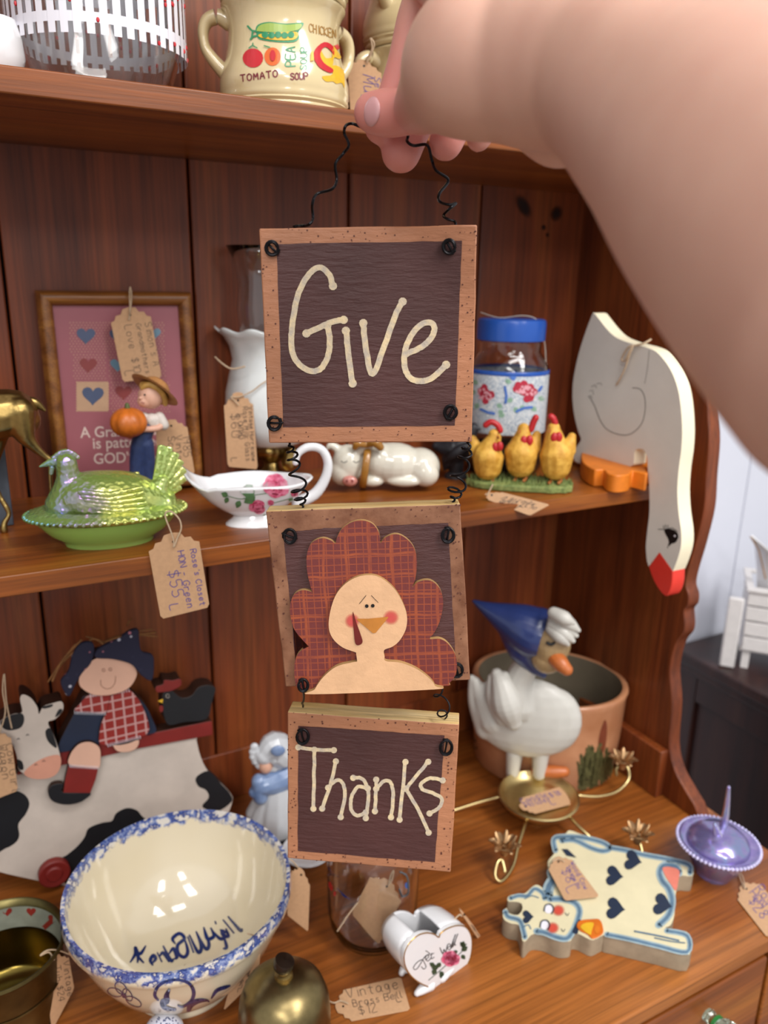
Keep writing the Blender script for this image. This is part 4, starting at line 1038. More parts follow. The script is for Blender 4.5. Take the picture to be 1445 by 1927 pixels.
def pumpkin(g, c, r, hz_, n=48):
    g.lathe([(r * math.sin(t) + 1e-5, -hz_ * math.cos(t) + (-.12 * hz_ if abs(math.cos(t)) > .98 else 0)) for t in [PI * k / 14 for k in range(15)]], n, c=c, fn=lambda a, q, z: -q * .09 * (abs(math.cos(a * 4)) ** 6) )
gp = G(); pumpkin(gp, fb.P(242, 795, -26 * s), 33 * s, 27 * s); pk = obj('pumpkin', gp, M_pump, boy, smooth=70)
obj('stem', caps(fb, [[(240, 770, -24, 5), (239, 762, -24, 4)]]), paint('pumpkin stem', '5a6434', .6), pk)
decal('eye', [circ((272, 743), 2.0, 8)], M_blk, hd, lambda x, y: fb.P(x, y, -25.5 * s)); decal('mouth', stroke([(266, 757), (271, 759)], 1.6), M_hr, hd, lambda x, y: fb.P(x, y, -24.2 * s))
gp = G(); pumpkin(gp, fb.P(212, 915, -14 * s), 28 * s, 22 * s); obj('ground_pumpkin', gp, M_pump, boy, 'little pumpkin at his feet', smooth=70)
obj('stem', caps(fb, [[(212, 896, -14, 6), (206, 890, -15, 4)]]), paint('pumpkin stem', '5a6434', .6), boy)
obj('base', G().lathe([(0.0005, 0), (36 * s, 0), (38 * s, 4 * s), (34 * s, 8 * s), (0.0005, 9 * s)], 32, c=fb.P(250, 934, -2 * s), sy=.7), paint('figurine ground', '5d6a3a', .6, var=.2, scale=200), boy)
price_tag('tag leaning behind the boy figurine', face(fb.M @ V((0.028, 0.022, 0.02))), z4([(845, 1195), (1010, 1172), (1060, 1480), (860, 1500)]), [('1985', .82, .3, 2.4), ('Vintage', .6, .3, 2.2), ('Scene', .36, .3, 2.2)], z4([(905, 1215), (890, 1190), (880, 1175)]), w=1.0)

# --- iridescent green glass hen on nest
z7 = lambda pts: zm(pts, 0, 780, 2.89)
m, nt, b_ = nmat('carnival glass'); 
b_.inputs['Base Color'].default_value = lin('c6f07c'); b_.inputs['Transmission Weight'].default_value = 0.4; b_.inputs['Roughness'].default_value = 0.12; b_.inputs['IOR'].default_value = 1.4
g2 = N(nt, 'ShaderNodeBsdfPrincipled'); tc = N(nt, 'ShaderNodeTexCoord'); sp = N(nt, 'ShaderNodeSeparateXYZ'); nt.links.new(tc.outputs['Object'], sp.inputs[0])
nn = noise(nt, tc.outputs['Object'], 60, 3)
xx = math_(nt, 'ADD', math_(nt, 'MULTIPLY', sp.outputs[0], 8.0), math_(nt, 'ADD', math_(nt, 'MULTIPLY', nn, .45), 0.24))
irid = ramp(nt, xx, [(0.0, '3f8fc8'), (0.16, '7a5fd0'), (0.34, 'a070b8'), (0.46, 'd2c884'), (0.62, 'e6d878'), (0.8, 'c8d48c'), (1.0, 'f0e49a')])
nt.links.new(irid, g2.inputs['Base Color']); g2.inputs['Metallic'].default_value = 1; g2.inputs['Roughness'].default_value = 0.22
vor = N(nt, 'ShaderNodeTexVoronoi'); vor.inputs['Scale'].default_value = 260; nt.links.new(tc.outputs['Object'], vor.inputs['Vector'])
bp = N(nt, 'ShaderNodeBump'); bp.inputs['Strength'].default_value = .7; bp.inputs['Distance'].default_value = .001; nt.links.new(vor.outputs['Distance'], bp.inputs['Height'])
nt.links.new(bp.outputs[0], g2.inputs['Normal']); nt.links.new(bp.outputs[0], b_.inputs['Normal'])
mx = N(nt, 'ShaderNodeMixShader'); out = nt.nodes['Material Output']
nt.links.new(b_.outputs[0], mx.inputs[1]); nt.links.new(g2.outputs[0], mx.inputs[2]); nt.links.new(mx.outputs[0], out.inputs[0]); mx.inputs[0].default_value = 0.6
M_carn = m
M_grn = glass('green glass', 'c0ea7c', 0.06, 1.35, trans=0.5)
fh = Fig(207, 1018, z=ZM); s = fh.s
hen = thing('hen_on_nest_dish', 'iridescent green glass hen sitting on an oval covered dish', 'glass dish', fh.M)
zr = fh.P(207, 968, 0).z; rx = 142 * s; sy = .62
bowl = [(0.0005, 0.001), (78 * s, 0), (80 * s, 0.003), (84 * s, 0.005), (104 * s, zr * .45), (120 * s, zr * .8), (128 * s, zr), (124 * s, zr), (100 * s, zr * .5), (78 * s, 0.006), (0.0005, 0.006)]
obj('nest_dish', G().lathe(bowl, 56, sy=sy), M_grn, hen, 'oval green glass dish', smooth=60)
rim = [(118 * s, zr + .0005), (rx * .97, zr + .0012), (rx, zr + .004), (rx * .96, zr + .006), (112 * s, zr + 0.010), (104 * s, zr + .009), (110 * s, zr + .003)]
obj('lid_rim', G().lathe(rim, 56, sy=sy), M_carn, hen, smooth=60)
g = G()
for k in range(64):
    a = 2 * PI * k / 64; g.ell((rx * math.cos(a), rx * sy * math.sin(a), zr + .0035), 0.0019, 8, 5)
o = obj('beads', g, M_carn, hen); o['kind'] = 'stuff'
g = caps(fh, [[(122, 955, 0, 32), (150, 938, 0, 46), (200, 936, 0, 50), (250, 938, 0, 48), (302, 948, 0, 32)], [(126, 950, 0, 38), (130, 920, 0, 29), (128, 893, 0, 20), (124, 870, 0, 19)], [(285, 940, 0, 28), (305, 905, 0, 14)]], n=20)
g.v = [V((p.x, p.y * 1.25, max(p.z, zr + .001))) for p in g.v]
hb_ = obj('hen_body', g, M_carn, hen, voxel=.0011, sm=5)
obj('beak', caps(fh, [[(105, 868, 0, 9), (90, 872, 0, 6), (75, 878, 0, 1.6)]]), M_carn, hen)
g = G()
for k in range(9): g.ell(fh.P(101 + k * 5.6, 866 - 17 * math.sin(PI * (k + .9) / 10), 0), .0022, 8, 6)
obj('comb', g, M_carn, hen, voxel=.0007, sm=2)
obj('wattle', caps(fh, [[(98, 880, 0, 5), (96, 890, 0, 4)]]), M_carn, hen)
for k, (tx, ty) in enumerate([(304, 840), (318, 843), (331, 854), (340, 868), (346, 884), (346, 900), (338, 916), (326, 930)]):
    obj('tail_feather', G().tube([fh.P(287 + k * .5, 938 - k, 0), fh.P((287 + tx) / 2 + 3, (936 + ty) / 2, 0), fh.P(tx, ty, 0)], [(5 * s, 5 * s), (9 * s, 5 * s), (7.5 * s, 3 * s)], 12, up=(0, 1, 0)), M_carn, hen, smooth=70)
for side_ in (-1, 1):
    for k in range(6):
        obj('wing_feather', G().tube([V((a, b * side_, c)) for a, b, c in ((-.020 + k * .002, .0255, zr + .028 - k * .0035), (.002 + k * .002, .0295, zr + .025 - k * .0035), (.028 + k * .001, .0255, zr + .028 - k * .0045))], [(.0016, .0022), (.003, .0026), (.0015, .002)], 10), M_carn, hen, smooth=70)
price_tag("tag with purple writing hanging from the green glass hen dish over the shelf edge", face(fh.M @ V((0.035, -0.052, 0.0)) ), z7([(795, 670), (1072, 618), (1140, 1048), (875, 1114)]),
          [("Rose's Closet", .80, .25, 2.3), ('HON - Green', .55, .24, 2.5), ('$55', .30, .45, 3.6), ('L', .22, .86, 3.0)], z7([(943, 720), (945, 690), (930, 640), (900, 560), (905, 530, .004), (935, 530, .004), (975, 570), (985, 620), (965, 670), (948, 718)]), M_inkb, w=1.5)

# --- brass deer and a slate-coloured book at the far left
M_brass = paint('aged brass', 'b3975c', 0.36, 1.0, var=.22, scale=40, bmp=.25, bs=150)
fd = Fig(8, 1004, z=ZM); s = fd.s
deer = thing('brass_deer', 'brass deer cut off by the left edge, rump and slender hind legs showing', 'figurine', fd.M)
g = caps(fd, [[(-120, 770, 0, 38), (-60, 785, 0, 44), (-5, 780, 2, 46), (30, 775, 2, 40), (45, 790, 4, 30)], [(35, 775, -14, 30), (45, 815, -18, 20), (62, 838, -18, 11), (84, 858, -18, 6.5), (95, 868, -18, 7), (95, 900, -17, 5), (97, 940, -16, 5), (98, 985, -15, 6)],
              [(0, 790, 14, 26), (-6, 840, 18, 14), (-10, 880, 18, 7), (-4, 925, 16, 5), (12, 955, 10, 5.5), (17, 968, 8, 5), (8, 985, 6, 6), (8, 998, 5, 8)],
              [(-110, 790, -8, 22), (-105, 850, -10, 12), (-104, 920, -10, 6), (-104, 990, -10, 7)], [(-105, 790, 12, 20), (-112, 850, 14, 10), (-112, 985, 14, 7)],
              [(-110, 765, 0, 28), (-135, 700, 0, 18), (-150, 640, 0, 15)]])
obj('body', g, M_brass, deer, voxel=.0014, sm=4)
obj('tail', caps(fd, [[(45, 752, 2, 6), (66, 758, 0, 9), (84, 772, 0, 3)]]), M_brass, deer)
obj('head', caps(fd, [[(-148, 645, 0, 17), (-165, 640, 0, 15), (-190, 655, 0, 8)], [(-143, 635, 6, 5), (-128, 615, 10, 3)], [(-143, 635, -6, 5), (-128, 620, -12, 3)]]), M_brass, deer, voxel=.0012, sm=2)
fk = ony(4, 930, 0.80)
bk_ = thing('book', 'slate-blue book spine standing at the far left of the middle shelf', 'book', Matrix.Translation((fk.x - .02, .785, ZM)))
obj('cover', G().box((-.02, -.03, 0), (ony(16, 900, .755).x - fk.x + .02, .05, ony(5, 832, .755).z - ZM)), paint('slate book cover', '4b525c', .5, var=.2, scale=30), bk_, bevel=.001)
obj('pages', G().box((-.018, -.026, .002), (ony(16, 900, .755).x - fk.x + .017, .0505, ony(5, 832, .755).z - ZM + .0005)), M_porc, bk_)

# --- rose-printed boat dish with a loop handle
fbt = Fig(482, 984, z=ZM); s = fbt.s
boat = thing('boat_dish', 'white porcelain boat-shaped dish with pink rose print and loop handle', 'dish', fbt.M)
def boat_mesh():
    vs = []; n = 48; rows = [(0.0, 0), (.18, 0), (.34, .05), (.52, .22), (.70, .45), (.86, .72), (.96, .93), (1.0, 1.0)]
    cx = fbt.P(478, 975, 0).x; zb = 0.010
    for t, hgt in rows:
        for k in range(n):
            a = 2 * PI * k / n; ca, sa = math.cos(a), math.sin(a)
            Lx = (132 if ca < 0 else 108) * s; Wy = 62 * s
            pw = abs(sa) ** (1.0 if ca > 0 else 1.35)
            rimz = 48 * s + (52 * s) * (max(0, -ca) ** 5) + 22 * s * (max(0, ca) ** 3) + 18 * s * sa * sa * (1 if ca > -.6 else .6)
            vs.append((cx + Lx * ca * t, Wy * math.copysign(pw, sa) * t, zb + rimz * hgt))
    fs = []
    for i in range(len(rows) - 1):
        for k in range(n):
            k2 = (k + 1) % n; fs.append((i * n + k, i * n + k2, (i + 1) * n + k2, (i + 1) * n + k))
    return G().add(vs, fs)
bg_ = boat_mesh()
obj('dish_body', bg_, M_porc, boat, smooth=70, solid=-0.0022)
obj('foot', G().lathe([(36 * s, .012), (44 * s, .006), (56 * s, 0.0015), (57 * s, 0), (50 * s, 0)], 40, c=(fbt.P(482, 975).x, 0, 0), sy=.6), M_porc, boat, smooth=60)
obj('handle', caps(fbt, [[(560, 945, 0, 12), (592, 930, 0, 11), (612, 900, 0, 9.5), (617, 870, 0, 8.5), (605, 846, 0, 8), (582, 841, 0, 8), (562, 852, 0, 7), (556, 870, 0, 6)]], n=16), M_porc, boat, smooth=70)
sb_ = surf(bg_, fbt.M, 0.0006); sb2 = surf(bg_, fbt.M, 0.0009)
bv_tree_h = sb_
roses(boat, surf(bg_, fbt.M, 0.0028), surf(bg_, fbt.M, 0.0031), [((519, 913), 23), ((484, 950), 15), ((552, 925), 7), ((508, 942), 6)],
      [((478, 925), 26, 3.3), ((478, 928), 22, -2.4), ((480, 930), 24, 2.6), ((452, 938), 15, 2.0), ((430, 930), 14, 3.6), ((430, 932), 12, 2.0), ((540, 935), 12, .4), ((545, 945), 11, 1.2), ((495, 965), 12, .9)],
      [[(478, 928), (500, 925)], [(430, 930), (455, 935), (478, 928)], [(505, 945), (540, 935)]])

# --- hurricane lamp
M_milk = paint('milk glass', 'dfe3e2', 0.12, var=.02, coat=.7, spec=.6)
fl_ = Fig(512, 905, z=ZM); s = fl_.s
lamp = thing('hurricane_lamp', 'milk-glass hurricane lamp with clear chimney and ornate brass base, half hidden by the sign', 'lamp', fl_.M)
zf = lambda y: fl_.P(508, y, 0).z
shade = [(42 * s, zf(838)), (60 * s, zf(828)), (76 * s, zf(800)), (82 * s, zf(765)), (80 * s, zf(735)), (72 * s, zf(700)), (66 * s, zf(675)), (70 * s, zf(650)), (82 * s, zf(630)), (93 * s, zf(620))]
gsh = G().lathe(shade, 96, fn=lambda a, r, z: (0.002 * math.cos(a * 10) * max(0, (z - zf(670)) / (zf(620) - zf(670))) ** 1.5))
gsh.v = [V((p.x, p.y, p.z + .0022 * math.cos(math.atan2(p.y, p.x) * 10) * max(0, min(1, (p.z - zf(645)) / (zf(620) - zf(645)))))) for p in gsh.v]
obj('shade', gsh, M_milk, lamp, 'ruffled milk-glass shade', smooth=70, solid=0.002)
chim = [(40 * s, zf(700)), (50 * s, zf(640)), (55 * s, zf(580)), (50 * s, zf(530)), (58 * s, zf(490)), (68 * s, zf(468)), (70 * s, zf(464))]
obj('chimney', G().lathe(chim + [(68 * s, zf(464)), (56 * s, zf(490)), (48 * s, zf(530)), (53 * s, zf(580)), (48 * s, zf(640)), (38 * s, zf(700))], 48), M_clear, lamp, smooth=70)
base = [(0.0005, 0), (42 * s, 0), (44 * s, .004), (34 * s, .010), (18 * s, .016), (14 * s, .022), (28 * s, .03), (34 * s, .036), (30 * s, .042), (24 * s, zf(838)), (36 * s, zf(834)), (34 * s, zf(826)), (0.0005, zf(826))]
obj('brass_base', G().lathe(base, 48, fn=lambda a, r, z: 0.0012 * math.cos(a * 10) * (1 if r > 20 * s else 0)), M_brass, lamp, smooth=60)
obj('brass_knob', caps(fl_, [[(493, 850, -34, 10), (505, 850, -40, 12)], [(545, 870, -25, 16), (548, 850, -25, 12)]]), M_brass, lamp, voxel=.001, sm=2)
price_tag('tag hanging in front of the white milk-glass lamp shade, left of the sign', face(fl_.M @ V((-0.03, -0.048, .03))), z4([(1213, 1040), (1370, 1028), (1402, 1455), (1238, 1440)]), [('Vintage Hurricane', .84, .2, 2.0), ('Rose Milk Glass', .64, .2, 2.0), ('Lamp', .44, .3, 2.4), ('$60', .2, .28, 3.2), ('L', .14, .88, 3.0)],
          z4([(1297, 1105), (1275, 1080), (1255, 1060), (1300, 1060), (1370, 1030), (1430, 985), (1500, 950)]), w=1.0)
price_tag('edge of a second brown tag behind the clear lamp chimney', face(fl_.M @ V((-0.035, 0.042, .03))), [(436, 590), (520, 580), (505, 742), (424, 732)], (), [(450, 600), (456, 570), (450, 500), (436, 462), (430, 416), (433, 460), (452, 480)])
tw = smooth2([tuple(fl_.M @ fl_.P(x, y, dy * s)) for x, y, dy in ((405, 672, -60), (418, 684, -75), (436, 694, -85), (460, 690, -88))], 5, closed=False)
o = obj('twine_end', G().tube([fl_.Mi @ V(p) for p in tw], .0009, 6), M_twine, lamp)

# --- sleeping ceramic pig
fp = Fig(722, 918, z=ZM); s = fp.s
M_pig = paint('cream glazed ceramic', 'ddd8c8', 0.14, var=.03, scale=15, coat=.7)
pig = thing('ceramic_pig', 'glossy cream ceramic pig lying down with a golden ribbon round its neck', 'figurine', fp.M)
g = blobs(fp, [(740, 872, 0, 58, 40, 42), (790, 878, 4, 38, 36, 40), (800, 892, -18, 26, 24, 22), (715, 868, -6, 34, 36, 34), (655, 872, -18, 30, 36, 30), (645, 888, -24, 24, 26, 24), (760, 905, -28, 34, 11, 14), (700, 905, -24, 22, 11, 14)])
caps(fp, [[(668, 850, -22, 12), (690, 838, -30, 9), (700, 846, -34, 3)], [(640, 848, -18, 9), (622, 838, -20, 7), (614, 848, -22, 2)]], g)
g.v = [V((p.x, p.y, max(p.z, .0002))) for p in g.v]
obj('pig_body', g, M_pig, pig, voxel=.0013, sm=6)
M_snout = paint('pink snout glaze', 'd08a7e', 0.2, var=.1, scale=80, coat=.5)
obj('snout', G().ell(fp.P(658, 905, -48 * 1.0 * s), (14 * s, 8 * s, 10 * s), 18, 10), M_snout, pig)
for dx in (-5, 5): obj('nostril', G().ell(fp.P(658 + dx, 905, -55.5 * s), (2 * s, 1.5 * s, 3 * s), 8, 6), M_hr, pig)
M_gold = paint('gold ribbon glaze', 'a8742c', 0.25, var=.15, scale=60, coat=.5)
rb = G(); q = []
for k in range(24):
    a = 2 * PI * k / 24; q.append(fp.P(688, 875, -12 * s) + V((10 * s * math.cos(a) * .5, 43 * s * math.sin(a) * .95, 41 * s * math.cos(a))))
q = [V((p.x, p.y, max(p.z, .0015))) for p in q]
rb.tube(q, [(3.5 * s, 7 * s)] * len(q), 10, closed=True, up=(1, 0, 0)); obj('ribbon', rb, M_gold, pig, smooth=70)
obj('bow', caps(fp, [[(690, 838, -40, 5), (705, 832, -44, 9), (716, 842, -42, 7)], [(690, 838, -40, 5), (674, 834, -44, 8), (668, 842, -42, 6)]]), M_gold, pig, voxel=.0009, sm=2)
for dx in (642, 665): decal('closed_eye', stroke([(dx, 868), (dx + 5, 871), (dx + 11, 868)], 1.5), M_blk, pig, lambda x, y: fp.P(x, y, -53 * s))

# --- dark bird behind
fk_ = Fig(850, 898, z=ZM); fk_ = Fig(0, 0, at=V((onz(850, 898, ZM).x, min(onz(850, 898, ZM).y, .79), ZM))); s = fk_.s
M_fea = paint('charcoal feather glaze', '25242a', 0.5, var=.25, scale=120, bmp=.8, bs=200)
dk = thing('dark_bird_figurine', 'charcoal feathered bird figurine mostly hidden below the Give plaque', 'figurine', fk_.M)
obj('body', caps(fk_, [[(880, 822, 4, 14), (862, 845, 2, 24), (845, 866, 0, 17), (836, 884, -4, 3)], [(822, 840, 2, 10), (850, 845, 0, 22)], [(858, 860, 0, 16), (858, 890, 0, 13)]]), M_fea, dk, voxel=.0012, sm=2)
obj('wing', caps(fk_, [[(890, 835, -14, 5), (862, 850, -20, 12), (838, 868, -16, 3)]]), M_fea, dk)
obj('foot', G().lathe([(0.0005, 0), (22 * s, 0), (20 * s, .004), (13 * s, .008)], 24, c=(fk_.P(858, 880, 0).x, 0, 0), sy=.8), M_fea, dk)
obj('head', caps(fk_, [[(884, 818, 0, 13), (890, 806, 0, 11)], [(896, 806, -4, 5), (906, 808, -6, 1.5)]]), M_fea, dk, voxel=.0012, sm=1)

# --- storage jar with blue lid
jy = 0.756
fj = Fig(0, 0, at=V((ony(953, 760, jy).x, jy, ZM))); s = fj.s
zj = lambda y: fj.P(953, y, 0).z
cjar = thing('storage_jar', 'clear glass jar with a royal-blue lid and a floral band, behind the yellow hens', 'jar', fj.M)
pj = [(0.0005, 0.0003), (60 * s, 0.0003), (68 * s, .005), (72 * s, .014), (72 * s, zj(700)), (70 * s, zj(685)), (60 * s, zj(668)), (55 * s, zj(660)), (56 * s, zj(642))]
ij = [(max(r - .0022, .0005), z + (.004 if z < .02 else 0)) for r, z in pj][::-1]
obj('jar_body', G().lathe(pj + ij, 56), M_clear, cjar, smooth=60)
m, nt, b_ = nmat('speckled band'); v_ = mapping(nt, (1, 1, 1)); nn = noise(nt, v_, 420, 6, .8, 1.5)
nt.links.new(ramp(nt, nn, [(.42, '7d8fa8'), (.5, 'b9c2c8'), (.58, 'e0e0dc')]), b_.inputs['Base Color']); b_.inputs['Roughness'].default_value = .35
bnd = G().lathe([(72.6 * s, zj(806)), (72.9 * s, zj(804)), (72.9 * s, zj(700)), (72.6 * s, zj(698))], 56)
obj('floral_band', bnd, m, cjar, 'pale blue speckled floral band', smooth=60)
M_royal = paint('royal blue plastic', '2352a8', 0.25, var=.04, scale=20)
obj('blue_edge', G().lathe([(73 * s, zj(700)), (73.4 * s, zj(699)), (73.2 * s, zj(693)), (72.5 * s, zj(692))], 56), M_royal, cjar, smooth=60)
lz = zj(640)
obj('lid', G().lathe([(58 * s, lz), (61 * s, lz + .001), (61.5 * s, zj(608)), (60 * s, zj(601)), (56 * s, zj(599)), (0.0005, zj(598))], 56), M_royal, cjar, smooth=50)
obj('dark_fill', G().lathe([(0.0005, .0045), (63 * s, .0045), (69 * s, .012), (69 * s, .030), (50 * s, .034), (0.0005, .036)], 40), paint('jar base darkness', '2b1712', .6, var=.3, scale=200, bmp=.8), cjar)  # dark fill stands in for the dark seen through the clear jar base
hb1 = surf(bnd, fj.M, .0003); hb2 = surf(bnd, fj.M, .0006); hb3 = surf(bnd, fj.M, .0009)
rr = random.Random(9); A = []; B = []; Lf = []; Bl = []
for cx, cy, r in ((916, 741, 17), (989, 735, 20)):
    for k in range(22):
        t = rr.uniform(0, 6.28); q = rr.uniform(.1, .95) * r; A.append(circ((cx + q * math.cos(t), cy + q * .85 * math.sin(t)), r * .36, 8))
        t = rr.uniform(0, 6.28); q = rr.uniform(.1, .9) * r; B.append(circ((cx + q * math.cos(t), cy + q * .85 * math.sin(t)), r * .13, 7))
for cx, cy, a in ((895, 735, 2.5), (900, 758, 2), (935, 760, .6), (965, 750, 2.6), (970, 765, 1.5), (1000, 765, .8), (950, 780, 2.9), (985, 762, 2), (900, 722, 3.6), (962, 720, 3.5), (940, 770, 1.2), (1012, 748, .3)): Lf.append(leaf((cx, cy), 13, a))
for p_ in ([(950, 728), (953, 745), (951, 758)], [(905, 770), (918, 776), (930, 778)], [(972, 774), (985, 768), (1000, 766)], [(1014, 735), (1018, 728)]): Bl += stroke(p_, 5)
for k in range(7): Bl.append(circ((968 + rr.uniform(-7, 7), 706 + rr.uniform(-8, 8)), 4, 8))
decal('leaf_print', Lf, paint('soft green print', '8fb39a', .4, var=.15, scale=300), cjar, hb1, cut=10)['kind'] = 'stuff'
decal('flower_print', A, paint('crimson print', 'b5283f', .4, var=.1), cjar, hb2, cut=10)['kind'] = 'stuff'
decal('petal_highlights', B, paint('pale pink print', 'e2a3ad', .4, var=.05), cjar, hb3)['kind'] = 'stuff'
decal('blue_print', Bl, paint('blue petal print', '4a74c2', .4, var=.1), cjar, hb2, cut=10)['kind'] = 'stuff'
q = smooth2([tuple(fj.P(x, y, dy * s)) for x, y, dy in ((905, 588, -20), (940, 598, -30), (985, 594, -30), (1012, 604, -20), (1024, 640, -12), (1027, 690, -10), (1024, 726, -10))], 5, closed=False)
obj('thin_string', G().tube(q, .0005, 5), paint('pale thread', 'bdb4a8', .8), cjar)

# --- three yellow hens on grass
fy = Fig(978, 918, z=ZM); s = fy.s
M_hy = paint('yellow hen resin', 'e2b14c', 0.6, var=.16, scale=120, bmp=1.0, bs=130, dark='c08a2a'); M_comb = paint('red comb resin', 'b81f25', .4, var=.06)
M_leg = paint('ochre leg resin', 'a8642c', .5, var=.1)
M_grass = paint('grass resin', '8f9a58', .7, var=.25, scale=180, bmp=1, dark='5d7038')
hens = thing('hen_trio_figurine', 'three bright yellow hens with red combs crowded on a grassy base', 'figurine', fy.M)
g = G(); n = 44; rr = random.Random(8)
P0 = fy.P(880, 912).x; P1 = fy.P(1076, 912).x
pts = []
for k in range(n):
    a = 2 * PI * k / n; j = rr.uniform(.93, 1.06)
    pts.append((((P0 + P1) / 2) + (P1 - P0) / 2 * math.copysign(abs(math.cos(a)) ** .6, math.cos(a)) * j, .026 * math.copysign(abs(math.sin(a)) ** .7, math.sin(a)) * j + .004))
obj('grass_base', G().prism(pts, 0.0002, .008), M_grass, hens, bevel=.0025, smooth=60)
g = G()
for k in range(420):
    a = rr.uniform(0, 6.28); q = math.sqrt(rr.random()); x = (P0 + P1) / 2 + (P1 - P0) / 2 * q * math.cos(a); y = .004 + .024 * q * math.sin(a)
    g.add([(x - .0012, y, .006), (x + .0012, y, .006), (x + rr.uniform(-.003, .003), y + rr.uniform(-.003, .003), rr.uniform(.010, .015))], [(0, 1, 2)])
o = obj('grass_blades', g, M_grass, hens, smooth=0); o['kind'] = 'stuff'
def hen_(bx, by, hx, hy, sc, flip, comb, watt, dy):
    b = caps(fy, [[(bx, by + 10, dy, 28 * sc), (bx + 1, by - 14 * sc, dy - 2, 31 * sc), ((bx + hx) / 2, (by + hy) / 2 - 4, dy - 3, 21 * sc), (hx, hy + 6, dy - 4, 14 * sc), (hx, hy, dy - 4, 12 * sc)], [(bx + 22 * flip * sc, by - 20 * sc, dy + 8, 16 * sc), (bx + 30 * flip * sc, by - 44 * sc, dy + 12, 8 * sc)]])
    o = obj('hen', b, M_hy, hens, 'yellow hen', voxel=.0012, sm=3)
    obj('comb', caps(fy, [[(*c, dy - 6, 6 * sc) for c in comb]]), M_comb, o)
    for w_ in watt: obj('wattle', G().ell(fy.P(*w_, (dy - 18) * s), (7 * s * sc, 4.5 * s, 10 * s * sc), 10, 8), M_comb, o)
    obj('beak', G().tube([fy.P(hx - 6 * flip, hy + 3, (dy - 12) * s), fy.P(hx - 10 * flip, hy + 8, (dy - 24) * s)], [.0018, .0004], 8), M_leg, o)
    for e in (-1, 1): obj('eye', G().ell(fy.P(hx + e * 7, hy - 2, (dy - 11) * s), .0009, 8, 6), M_blk, o)
    for e in (-9, 9):
        obj('leg', caps(fy, [[(bx + e * sc, by + 28, dy - 4, 5), (bx + e * sc, by + 38, dy - 6, 3.4), (bx + e * sc - 4, by + 43, dy - 14, 3)]]), M_leg, o)
hen_(918, 868, 930, 818, .95, -1, [(914, 800), (924, 794), (936, 800), (941, 810)], [(931, 842), (940, 840)], -8)
hen_(980, 862, 985, 808, 1.0, 1, [(999, 808), (1003, 796), (1008, 786)], [(985, 830), (996, 829)], 2)
hen_(1046, 866, 1042, 806, 1.0, 1, [(1044, 796), (1041, 788), (1037, 784)], [(1043, 824), (1051, 823)], -2)
price_tag('tag lying in front of the yellow hens over the shelf edge', face(ony(985, 955, .6165), 0.0, 0.62), z6([(165, 893), (102, 925), (338, 1014), (432, 962)]), [('Vintage', .25, .3, 1.8), ('Hen trio', .5, .35, 1.8), ('$12 L', .8, .35, 2.2)], z6([(140, 918), (150, 900), (165, 870)]), w=.9)

# ================================================================== counter
# --- cow and girl cut-out
M_navy = paint('navy paint', '1b2740', 0.5, var=.08, scale=40); M_wht = paint('antique white paint', 'cfc2b6', 0.55, var=.08, scale=18, bmp=.15)
M_bk = paint('chalk black paint', '15171c', 0.5, var=.1, scale=30); M_barn = paint('barn red paint', '7f211c', 0.5, var=.08, scale=40)
M_brn = paint('dark stained edge', '3a1f12', 0.6, var=.15); M_pk = paint('peach face paint', 'dcae96', 0.5, var=.04, scale=30); M_pk2 = paint('pink muzzle paint', 'd69880', 0.5, var=.06, scale=30)
g0_ = onz(103, 1674, ZC)
KM = frame(V((g0_.x, g0_.y, ZC)), V((1, 0, 0)), V((0, 0.05, 1)))
kz = lambda p: zm(p, 0, 1160, 2.89)
cg = thing('cow_and_girl_cutout', 'layered wooden cut-out of a girl in plaid riding a black and white cow', 'wood ornament', KM)
def kplate(name, pts, m, h0, h1, label=None, par=None, sm=4, M=None, par_=None, zz_=None, edge=None):
    M = M or KM; q = T(M, (zz_ or kz)(pts), h1)
    if sm: q = smooth2(q, sm)
    o = obj(name, G().prism(q, h0, h1), m, par or cg, label, bevel=0.0006, smooth=35)
    o.data.materials.append(edge or M_brn)
    for p in o.data.polygons:
        if abs(p.normal.z) < .5: p.material_index = 1
    return o
cowb = kplate('cow_body', [(-80, 870), (90, 855), (330, 790), (760, 705), (1066, 655), (1068, 670), (1090, 760), (1130, 840), (1200, 905), (1258, 970), (1262, 1010), (1230, 1090), (1150, 1200), (1000, 1330), (800, 1440), (500, 1480), (300, 1455), (150, 1425), (0, 1390), (-80, 1350)], M_wht, -0.014, 0, 'white cow body with black patches')
hk = H(KM, .0003)
M_wd = M_bk
for pts in ([(-60, 960), (20, 945), (90, 948), (140, 975), (160, 1020), (140, 1075), (100, 1130), (105, 1190), (85, 1230), (30, 1262), (-60, 1280)],
            [(300, 1340), (360, 1300), (420, 1250), (460, 1200), (482, 1152), (555, 1122), (608, 1112), (632, 1070), (690, 1042), (745, 1055), (782, 1095), (900, 1180), (860, 1390), (600, 1462), (360, 1455)],
            [(1063, 885), (1090, 855), (1140, 843), (1200, 907), (1252, 965), (1258, 1010), (1180, 1060), (1100, 1035), (1135, 985), (1120, 945), (1080, 925)]):
    q = [((a, b)) for a, b in pts]; decal('black_patch', [kz(smooth2(q, 4))], M_bk, cowb, hk)
kplate('red_rail', [(90, 850), (330, 735), (545, 690), (850, 630), (1152, 568), (1158, 645), (760, 718), (545, 765), (330, 812), (95, 864)], M_barn, -0.014, .004, 'barn-red rail', sm=0)
